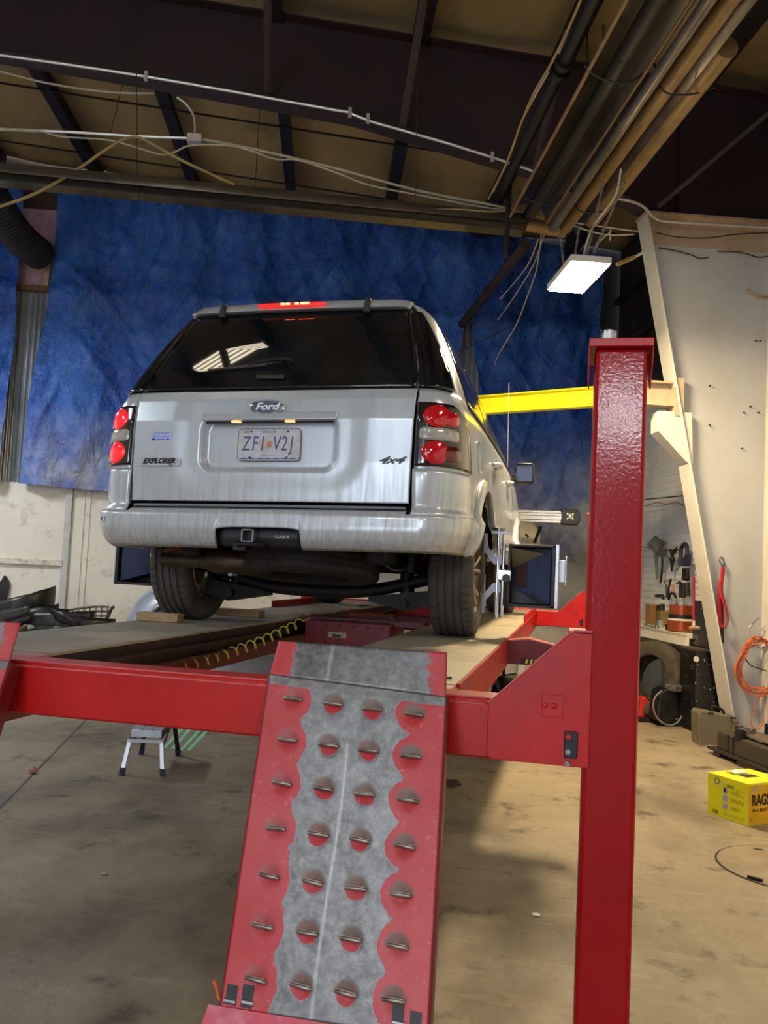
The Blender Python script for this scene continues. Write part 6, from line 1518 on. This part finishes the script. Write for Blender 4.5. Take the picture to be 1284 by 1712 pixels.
# black speckled roller tool chest in two sections
def speck():
    m = mat('speckled black tool chest', hx('0c0b0b'), .35, var=.3, scale=6, coat=.3); nt = m.node_tree; N = nt.nodes; L = nt.links; bs = N['Principled BSDF']
    src = bs.inputs['Base Color'].links[0].from_socket; geo = N.new('ShaderNodeNewGeometry')
    vo = N.new('ShaderNodeTexVoronoi'); vo.inputs['Scale'].default_value = 30; vo.inputs['Randomness'].default_value = 1; L.new(geo.outputs['Position'], vo.inputs['Vector'])
    r = N.new('ShaderNodeMapRange'); r.inputs[1].default_value = .22; r.inputs[2].default_value = .16; L.new(vo.outputs['Distance'], r.inputs[0])
    n = N.new('ShaderNodeTexWhiteNoise'); L.new(vo.outputs['Position'], n.inputs['Vector'])
    r2 = N.new('ShaderNodeMapRange'); r2.inputs[1].default_value = .62; r2.inputs[2].default_value = .75; L.new(n.outputs['Value'], r2.inputs[0])
    k = N.new('ShaderNodeMath'); k.operation = 'MULTIPLY'; L.new(r.outputs[0], k.inputs[0]); L.new(r2.outputs[0], k.inputs[1])
    mx = N.new('ShaderNodeMix'); mx.data_type = 'RGBA'; L.new(k.outputs[0], mx.inputs['Factor']); L.new(src, mx.inputs['A']); mx.inputs['B'].default_value = (*hx('b9b4a4'), 1); L.new(mx.outputs['Result'], bs.inputs['Base Color'])
    return m
MT['speck'] = speck()
tb0 = toB(onz(1146, 1228)); yc0 = tb0.y
tc_ = thing('tool_chest', B(tb0.x+.3, yc0+.25, 0), 'black speckled rolling tool chest behind the white column, right of the tyre', 'tool chest', rot=TH)
x0, x1, y0, y1 = tb0.x+.08, min(tb0.x+.60, WR-.05), yc0, yc0+.34
obj('lower_chest', MB().bB(x0, x1, y0, y1, .10, .74), MT['speck'], tc_, smooth=0, bevel=.008)
ztop = toB(onBY(1155, 1005, yc0)).z
obj('upper_chest', MB().bB(x0+.11, x1, y0+.02, y1, .76, ztop), MT['speck'], tc_, smooth=0, bevel=.008)
obj('lid_edge', MB().bB(x0+.0, x1, y0-.004, y1, .74, .758), MT['dusty'], tc_, smooth=0)
P = onBY(1164, 1102, yc0-.004); obj('round_sticker', MB().cyl(P, P-BY*.003, .026, 20), MT['white'], tc_)
q = MB()
for xx in (x0+.06, x1-.06):
    q.cyl(B(xx-.02, y0+.05, .05), B(xx+.02, y0+.05, .05), .05, 18); q.bB(xx-.03, xx+.03, y0+.02, y0+.08, .08, .11)
obj('casters', q, MT['rubber'], tc_)
# tyres leaning beside the chest
def leaning_tyre(c, ax, R, wd, label, rim=.22):
    q = tyre_mesh(R, wd, rim, n=120); X = V((1, 0, 0)); rt = X.rotation_difference(V(ax).normalized()).to_matrix()
    q.v = [c+rt @ p for p in q.v]
    return single('tyre', q, MT['dusty'], label, 'tyre', 'used tyres by the bench', smooth=32)
yt = 4.38
c = onBY(1094, 1128, yt); leaning_tyre(V((c.x, c.y, .385)), B(-.90, -.5, .2), .375, .24, 'dusty used tyre leaning against the bench, the upper one')
c2 = B(toB(c).x-.45, toB(c).y+.42, .36); leaning_tyre(c2, B(-.9, -.6, .15), .36, .22, 'used tyre standing behind the upper dusty tyre')
# black charger case with grey cable, red jack beside it
a = toB(onz(1098, 1215)); cc = thing('charger_case', B(a.x+.15, a.y+.1, 0), 'black charger case with a looping grey cable in front of the tyres', 'case', rot=TH)
pz_ = lambda x, y: onBY(x, y, a.y)
q = MB().prism([pz_(1098, 1205), pz_(1104, 1158), pz_(1118, 1150), pz_(1134, 1158), pz_(1135, 1198), pz_(1118, 1212)], BY*.22); obj('body', q, JB, cc, smooth=0, bevel=.012)
q = MB().box(pz_(1128, 1150), (.12, .14, .06), rot=TH+.3); obj('handle', q, JS, cc, smooth=0, bevel=.01)
q = MB().tube(spline([pz_(1104, 1155)-BY*.02, pz_(1091, 1168)-BY*.04, pz_(1090, 1190)-BY*.06, pz_(1102, 1206)-BY*.08, pz_(1120, 1209)-BY*.08, pz_(1135, 1196)-BY*.06, pz_(1139, 1170)-BY*.04, pz_(1138, 1148)-BY*.02], 8), .009, 8); obj('grey_cable', q, mat('grey cable', hx('6f6f6b'), .5), cc)
rj = thing('red_jack', onz(1082, 1205), 'small red floor jack half hidden behind the red post', 'jack')
a = toB(onz(1082, 1205)); pr = lambda x, y: onBY(x, y, a.y)
q = MB().prism([pr(1068, 1200), pr(1072, 1170), pr(1080, 1165), pr(1092, 1182), pr(1090, 1204), pr(1080, 1206)], BY*.12); obj('frame', q, mat('bright red jack', hx('c8302a'), .4), rj, smooth=0, bevel=.008)
q = MB().bB(a.x-.12, a.x+.1, a.y-.1, a.y+.1, .0, .04); obj('base', q, JB, rj, smooth=0, bevel=.006)
# ================================================================== CASES by the column
k0 = toB(onz(1168, 1245)); k1 = toB(onz(1240, 1262))
pc = lambda x, y, b: onBY(x, y, b)
yb_c = k0.y
case = thing('tool_case', onz(1200, 1255), 'dusty grey upright tool case with black handle beside the white column', 'case', rot=TH)
front = [pc(1169, 1248, yb_c), pc(1168, 1192, yb_c), pc(1172, 1187, yb_c), pc(1224, 1198, yb_c), pc(1228, 1206, yb_c), pc(1228, 1256, yb_c)]
GC = mat('dusty grey case plastic', hx('6b6352'), .7, var=.12, scale=6, col2=hx('857b66'), c2amt=.4, c2scale=5)
obj('shell', MB().prism(front, BY*.16), GC, case, smooth=0, bevel=.012)
q = MB().tube(spline([pc(1188, 1190, yb_c+.08), pc(1191, 1182, yb_c+.08), pc(1200, 1183, yb_c+.08), pc(1208, 1188, yb_c+.08), pc(1211, 1196, yb_c+.08)], 5), .012, 8); obj('handle', q, MT['black'], case)
q = MB(); 
for x, y in ((1181, 1190), (1218, 1198)): q.box(pc(x, y, yb_c+.08), (.05, .17, .015), rot=TH)
obj('latch', q, MT['black'], case, smooth=0)
# black low box with cloth and scraper on it
ka = toB(onz(1180, 1262)); kb = toB(onz(1284, 1302))
bb = toB(onz(1190, 1270)); rotc = math.atan2((onz(1284, 1302)-onz(1190, 1262)).y, (onz(1284, 1302)-onz(1190, 1262)).x)
dC = (onz(1284, 1302)-onz(1190, 1262)).normalized(); nC = V((-dC.y, dC.x, 0))
o0 = onz(1190, 1262); Lc = (onz(1284, 1302)-o0).length+.2
lc = thing('low_case', o0+dC*Lc/2+nC*.2, 'long dark case lying on a skid in front of the grey tool case', 'case')
q = MB().prism([o0+nC*.04+BZ*.05, o0+dC*Lc+nC*.04+BZ*.05, o0+dC*Lc+nC*.04+BZ*.19, o0+nC*.04+BZ*.19], nC*.36); obj('shell', q, mat('dark taupe case', hx('3d372e'), .6, var=.15, scale=6), lc, smooth=0, bevel=.012)
q = MB(); 
for t in (.16, .24): q.prism([o0+dC*(Lc*t+.0)+nC*.036+BZ*.05, o0+dC*(Lc*t+.02)+nC*.036+BZ*.05, o0+dC*(Lc*t+.02)+nC*.036+BZ*.19, o0+dC*(Lc*t)+nC*.036+BZ*.19], nC*.006)
obj('case_rib', q, MT['black'], lc, smooth=0)
q = MB().prism([o0-dC*.08+BZ*.035, o0+dC*Lc+BZ*.035, o0+dC*Lc+BZ*.055, o0-dC*.08+BZ*.055], nC*.3); q.prism([o0+dC*.02+BZ*.0, o0+dC*.10+BZ*.0, o0+dC*.10+BZ*.04, o0+dC*.02+BZ*.04], nC*.2); q.prism([o0+dC*.35, o0+dC*.6, o0+dC*.6+BZ*.035, o0+dC*.35+BZ*.035], nC*.2); obj('skid', q, mat('dark skid', hx('2c261f'), .6), lc, smooth=0, bevel=.004)
q = MB(); c = o0+dC*.42+nC*.2+BZ*.2; q.v = []
q.grid(lambda i, j: c+dC*(-.16+.36*i/14)+nC*(-.10+.24*j/8)+BZ*(.012+.02*mnoise.noise(V((i*.3, j*.4, 2)))+.03*(j/8)), 14, 8); single('folded_cloth', q, mat('dusty cloth', hx('5a5140'), .9), 'dusty folded cloth on the long dark case', 'cloth', solid=.015)
q = MB(); c = o0+dC*.02+nC*.18+BZ*.24
q.box(c, (.05, .03, .07), rot=rotc); q.tube([c, c+dC*.12+BZ*.01, c+dC*.26-BZ*.0], [.010, .010, .02], 8)
single('caliper_tool', q, JS, 'grey metal tool with square jaws lying before the grey tool case', 'tool', smooth=30)
single('black_block', MB().box(o0+dC*.30+nC*.06+BZ*.222, (.07, .06, .07), rot=rotc), MT['black'], 'black block in front of the dusty cloth', 'block', smooth=0, bevel=.006)
single('black_block', MB().box(o0+dC*.34+nC*.27+BZ*.27, (.06, .05, .08), rot=rotc), MT['black'], 'black block behind the dusty cloth, against the grey case', 'block', smooth=0, bevel=.006)
q = MB().box(o0+dC*.92+nC*.25+BZ*.235, (.10, .10, .08), rot=rotc); single('black_block', q, MT['black'], 'black square block by the foot of the white column edge', 'block', smooth=0, bevel=.006)
c = o0+dC*.88-nC*.0+BZ*.125; q = MB().box(c, (.14, .012, .11), ax=(dC, nC, (BZ+nC*.3))); pp = single('paper_card', q, mat('white card', hx('e6e2da'), .6), 'white card leaning on the long dark case behind the yellow box', 'card', smooth=0)
# ================================================================== RAGS BOX
b0 = onz(1182, 1358); b1 = onz(1250, 1382); b2d = onz(1284, 1374)
dx_ = (b1-b0); wbx = dx_.length; dx_.normalize(); ny_ = V((-dx_.y, dx_.x, 0)); hb = .235
# right face direction is square to the left face
rag = thing('rags_box', (b0+b1)/2+ny_*.15, 'bright yellow cardboard box of rags on the floor right of the red post', 'box')
YB_ = mat('yellow box card', hx('e8e000'), .45, var=.04, scale=5)
lb2 = .34
q = MB().prism([b0, b1, b1+BZ*hb, b0+BZ*hb], ny_*lb2); obj('carton', q, YB_, rag, smooth=0, bevel=.003)
q = MB().prism([b1+V((0, 0, .004))+dx_*.0015, b1+ny_*lb2+V((0, 0, .004))+dx_*.0015, b1+ny_*lb2+BZ*(hb-.012)+dx_*.0015, b1+BZ*(hb-.012)+dx_*.0015], -dx_*.001); obj('end_panel', q, mat('amber yellow print', hx('dca800'), .45), rag, smooth=0)
XR = ny_; OR = b1+dx_*.003
nrm = dx_
def rt(body, size, u, z, mt_, **k):
    return obj('box_print', text_mb(body, size, OR+XR*u+BZ*z, XR, BZ, .0004, **k), mt_, rag, smooth=0)
BKP = mat('black box print', hx('141414'), .6); GRP = mat('lilac box print', hx('a79fb4'), .6); OLV = mat('olive box print', hx('6f6a10'), .6)
rt('RAGS', .082, .100, .138, BKP, bold=.003, sx=.74)
rt('IN A BOX', .026, .09, .083, BKP, bold=.0005)
rt('75', .022, .025, .035, OLV); 
for k, (a_, z_) in enumerate(((.05, .055), (.11, .042), (.12, .03))): rt('- - - - -', .014, a_, z_, OLV)
q = MB().tube([OR+XR*.105+BZ*.075, OR+XR*.15+BZ*.09, OR+XR*.19+BZ*.115, OR+XR*.23+BZ*.15], [.002, .003, .004, .004], 5); obj('red_swoosh', q, mat('red print', hx('c0301a'), .5), rag)
q = MB().prism([OR+XR*.02+BZ*.185, OR+XR*.05+BZ*.19, OR+XR*.075+BZ*.225, OR+XR*.055+BZ*.222, OR+XR*.04+BZ*.205], dx_*.0006); obj('grey_picture', q, GRP, rag, smooth=0)
nF = -ny_; OF = b0+nF*.002
def ft(body, size, u, z, mt_, **k): return obj('box_print', text_mb(body, size, OF+dx_*u*wbx+BZ*z, dx_, BZ, .0004, **k), mt_, rag, smooth=0)
ft('RAGS', .020, .58, .190, BKP, bold=.0004); ft('LINT', .016, .42, .196, GRP); ft('350', .028, .21, .022, BKP)
RG = mat('ring print', hx('6a7488'), .6)
c = OF+dx_*.24*wbx+BZ*.200; obj('ring_logo', MB().lathe([(.013, 0), (.013, .001), (.020, .001), (.020, 0)], c, nF, 24), RG, rag)
for z_, mm in ((.158, BKP), (.115, RG), (.070, RG)):
    c = OF+dx_*.46*wbx+BZ*z_; obj('round_picture', MB().cyl(c, c+nF*.001, .019, 24), GRP, rag)
    q = MB()
    if mm is BKP: q.prism([c+nF*.0014+dx_*(-.012)+BZ*.012, c+nF*.0014+dx_*(.002)+BZ*.014, c+nF*.0014+dx_*(.004)+BZ*(-.004), c+nF*.0014+dx_*(-.008)+BZ*(-.012)], nF*.0004); obj('picture_detail', q, BKP, rag, smooth=0)
q = MB()
for z_ in (.165, .157, .149, .12, .113, .106, .076, .069, .062): q.prism([OF+dx_*.60*wbx+BZ*z_, OF+dx_*(.85+.06*math.sin(z_*900))*wbx+BZ*z_, OF+dx_*(.85+.06*math.sin(z_*900))*wbx+BZ*(z_+.0022), OF+dx_*.6*wbx+BZ*(z_+.0022)], nF*.0004)
for z_ in (.178, .030, .020): q.prism([OF+dx_*.42*wbx+BZ*z_, OF+dx_*.94*wbx+BZ*z_, OF+dx_*.94*wbx+BZ*(z_+.0018), OF+dx_*.42*wbx+BZ*(z_+.0018)], nF*.0004)
obj('print_lines', q, OLV, rag, smooth=0)
c = (b0+b1)/2+ny_*.17+BZ*(hb+.001); q = MB().prism([c-dx_*.03-ny_*.05, c+dx_*.03-ny_*.05, c+dx_*.035+ny_*.05, c-dx_*.02+ny_*.05], BZ*.001); obj('dispenser_slot', q, MT['black'], rag, smooth=0)
c = c-dx_*.03-ny_*.01; q = MB().grid(lambda i, j: c+dx_*(-.075+.07*i/8)+ny_*(-.06+.11*j/8)+BZ*(.004+.025*math.sin(PI*i/8)*(.5+.5*mnoise.noise(V((i*.5, j*.4, 1)))) ), 8, 8); obj('rag_tip', q, mat('white rag tip', hx('e6dfc0'), .9), rag, smooth=60, solid=.002)
# floor drain cover with a marker on it
dcv = onz(1325, 1453, 0); r_ = (onz(1203, 1445)-dcv).length
q = MB().lathe([(r_+.006, 0), (r_+.006, .0015), (r_-.004, .0015), (r_-.004, .0005)], dcv, BZ, 60); single('drain_ring', q, mat('dark drain ring', hx('2c2a26'), .6, metal=.5), 'dark round rim of the floor cover at lower right', 'ring')
q = MB().cyl(dcv, dcv+BZ*.004, r_-.006, 60); single('floor_cover', q, mat('grey steel floor cover', hx('9c8d76'), .5, metal=.3, var=.15, scale=6, col2=hx('7d7264'), c2amt=.5), 'round grey steel cover in the floor at lower right', 'cover')
A, Bq = onz(1250, 1465, .012), onz(1275, 1472, .012); q = MB().cyl(A, Bq, .008, 12); mk = single('marker_pen', q, MT['black'], 'black marker pen lying on the round floor cover', 'pen')
q = MB().ball(onz(1268, 1420, .004), .02, 10, (1.4, .7, .2)); single('cover_hole', q, MT['black'], 'black rubber plug at the top of the round floor cover', 'plug')
# ================================================================== STRAP, HOOKS, CORD on the column web
yw = YF-.05
def pw(x, y, d=0): return onBY(x, y, yw-d)
st_ = thing('ratchet_strap', pw(1212, 1060), 'red strap hanging from a steel hook on the white column web', 'strap')
q = MB().tube(spline([pw(1207, 931), pw(1203, 935), pw(1205, 942), pw(1212, 946), pw(1210, 938), pw(1207, 931)], 5), .008, 8); q.tube([pw(1209, 940), pw(1206, 946), pw(1211, 949), pw(1210, 944)], .008, 6); obj('snap_hook', q, MT['steel'], st_)
def ribbon(pts, w_, mt_, nm, tw=0):
    P = spline([pw(x, y, d) for x, y, d in pts], 6); q = MB(); n = len(P)-1
    q.grid(lambda i, j: P[i]+(BX*math.cos(tw*i/n+.3)+BY*math.sin(tw*i/n+.3))*(w_*(j-.5)), n, 1); return obj(nm, q, mt_, st_, solid=.004, smooth=60)
RS = mat('red webbing', hx('b02430'), .7, var=.15, scale=30)
ribbon([(1209, 948, .01), (1208, 962, .015), (1206, 975, .02)], .045, RS, 'webbing'); ribbon([(1206, 970, .02), (1206, 990, .02), (1212, 1010, .03), (1217, 1032, .03), (1216, 1044, .03), (1211, 1049, .03)], .05, RS, 'webbing', .8)
ribbon([(1206, 970, .01), (1204, 995, .01), (1203, 1025, .01), (1204, 1042, .01), (1210, 1050, .02)], .05, RS, 'webbing', -.5)
ribbon([(1206, 990, .0), (1207, 1030, .0), (1208, 1075, .0)], .035, mat('dark maroon webbing', hx('3d1418'), .8), 'webbing_tail')
hk = MB(); hk.tube([pw(1257, 1044), pw(1268, 1033, .06), pw(1269, 1034, .07)], .007, 6); hk.tube([pw(1256, 1045), pw(1251, 1050), pw(1250, 1068)], .006, 6); single('wall_hook', hk, MT['zinc'], 'upper bent wire hook on the white column web', 'hook')
hk = MB(); hk.tube([pw(1266, 1062), pw(1278, 1047, .02)], .005, 6); single('wall_hook', hk, MT['zinc'], 'thin plain wire hook between the other hooks', 'hook')
hk = MB(); hk.tube([pw(1268, 1072), pw(1273, 1064, .10), pw(1275, 1066, .12)], .008, 6); single('wall_hook', hk, MT['zinc'], 'lower wire hook carrying the orange cord', 'hook')
cordm = mat('orange cord', hx('cf6a3c'), .45, var=.1, scale=10)
q = MB(); pts = []; rnd = random.Random(4)
for lp_ in range(9):
    rx_, ry_ = 36+rnd.uniform(-5, 6), 46+rnd.uniform(-7, 7); cx_, cy_ = 1268+rnd.uniform(-4, 3)+0, 1112+rnd.uniform(-4, 6)
    for k in range(16):
        a_ = 2*PI*k/16+PI/2; pts.append(pw(cx_+rx_*math.cos(a_)*(1 if math.sin(a_) < .3 else .85), cy_-ry_*math.sin(a_), .02+.06*rnd.random()))
P_ = spline(pts, 4)
q.tube(P_, .0055, 6); single('extension_cord', q, cordm, 'coiled orange extension cord hanging on the white column', 'cord')
q = MB().tube(spline([pw(1275, 1150, .04), pw(1262, 1185, .03), pw(1256, 1205, .03), pw(1260, 1217, .03), pw(1270, 1216, .03), pw(1278, 1200, .03), pw(1280, 1160, .04)], 6), .0055, 6); single('cord_loop', q, cordm, 'loose orange cord loop hanging below the coil', 'cord')
q = MB().tube(spline([pw(1245, 1100, .05), pw(1255, 1112, .06), pw(1270, 1118, .06), pw(1284, 1122, .06)], 5), .0055, 6); q.tube(spline([pw(1266, 1078, .09), pw(1270, 1084, .09), pw(1278, 1082, .09)], 5), .004, 6)
single('black_cord_tie', q, MT['wiredk'], 'dark cord tied across the orange coil', 'cord')
q = MB(); q.bx(0, 0, 0, 0, 0, 0) if False else None
A = onBY(1285, 870, YF-.45); 
q = MB().tube([pw(1300, 900, .3), pw(1299, 1100, .3), pw(1296, 1250, .25)], [.05, .05, .05], 8); single('black_stand', q, MT['black'], 'black upright pole at the right edge beside the orange cord', 'pole')
# ================================================================== LIGHT
EM2 = mat('lit tube lens', (1, 1, 1), .5, var=0, emis=(.84, .92, 1.0), estr=28)
def strip(x, y, z, lx, ly, label, mt_=EM2):
    t = thing('unseen_shop_light', B(x, y, z), label, 'lamp', 'shop lights behind the viewer', rot=TH)
    obj('housing', MB().bB(x-lx/2-.02, x+lx/2+.02, y-ly/2-.02, y+ly/2+.02, z+.01, z+.06), MT['white'], t, smooth=0)
    obj('lens', MB().bB(x-lx/2, x+lx/2, y-ly/2, y+ly/2, z-.005, z+.01), mt_, t, smooth=0)
    for s in (-1, 1): obj('rod', MB().cyl(B(x, y+s*ly*.4, z+.06), B(x, y+s*ly*.4, roofz(x)-.055), .004, 6), MT['wiredk'], t)
strip(-2.2, -6.2, 4.3, .34, 1.3, 'cool white shop light hanging behind the viewer on the left')
t = thing('drum_light', B(-.55, -8.19, 3.0), 'round drum shop light behind the viewer, mirrored in the red lift post', 'lamp', rot=TH)
obj('lens', MB().cyl(B(-.55, -8.19, 2.92), B(-.55, -8.19, 3.16), .27, 28), mat('lit drum lens', (1, 1, 1), .5, var=0, emis=(.93, .96, 1), estr=48), t, smooth=30)
obj('cap', MB().cyl(B(-.55, -8.19, 3.16), B(-.55, -8.19, 3.26), .29, 28, r2=.1), MT['white'], t, smooth=30)
obj('rod', MB().cyl(B(-.55, -8.19, 3.26), B(-.55, -8.19, roofz(-.55)-.1), .01, 6), MT['wiredk'], t)
strip(1.2, -7.2, 4.3, .34, 1.3, 'cool white shop light hanging behind the viewer in the middle')
strip(3.0, -1.6, 4.0, .34, .9, 'warm white shop light above the viewer, beyond the right edge', mat('warm fill lens', (1, 1, 1), .5, var=0, emis=(1, .84, .6), estr=16))  # unseen lamp added to brighten the right wall
strip(-4.8, -1.5, 4.4, .34, 1.3, 'cool white shop light far to the left')
strip(-5.2, 4.6, 4.4, .34, 1.3, 'cool white shop light at far left beside the end wall', mat('bright fill lens', (1, 1, 1), .5, var=0, emis=(.95, .97, 1), estr=60))  # unseen lamp added to brighten the lower left walls
t = thing('tube_fixture', B(-2.09, .16, 6.03), 'pair of warm tube fixtures under the roof, mirrored in the rear window of the car', 'lamp', rot=TH)
TW = mat('lit warm tube', (1, 1, 1), .5, var=0, emis=(1, .86, .62), estr=7)
for a_, b_ in ((-2.56, -2.22), (-2.11, -1.61)):
    obj('reflector', MB().bB(a_-.03, b_+.03,   .04, .30, 6.02, 6.05), MT['irondk'], t, smooth=0)
    for k in range(5): obj('tube', MB().cyl(B(a_,   .07+k*.048, 6.0), B(b_,   .07+k*.048, 6.0), .012, 10), TW, t)
for s in (-1, 1): obj('rod', MB().cyl(B(-2.09+s*.3, .17, 6.05), B(-2.09+s*.3, .17, roofz(-1.95)-.1), .004, 6), MT['wiredk'], t)
w_ = bpy.data.worlds.new('daylight'); bpy.context.scene.world = w_; w_.use_nodes = True
bg = w_.node_tree.nodes['Background']; bg.inputs[0].default_value = (.72, .82, 1, 1); bg.inputs[1].default_value = 3.2
sc = bpy.context.scene
sc.view_settings.view_transform = 'Standard'; sc.view_settings.look = 'None'; sc.view_settings.gamma = 1; sc.view_settings.exposure = 1.2
sc.view_settings.use_curve_mapping = False
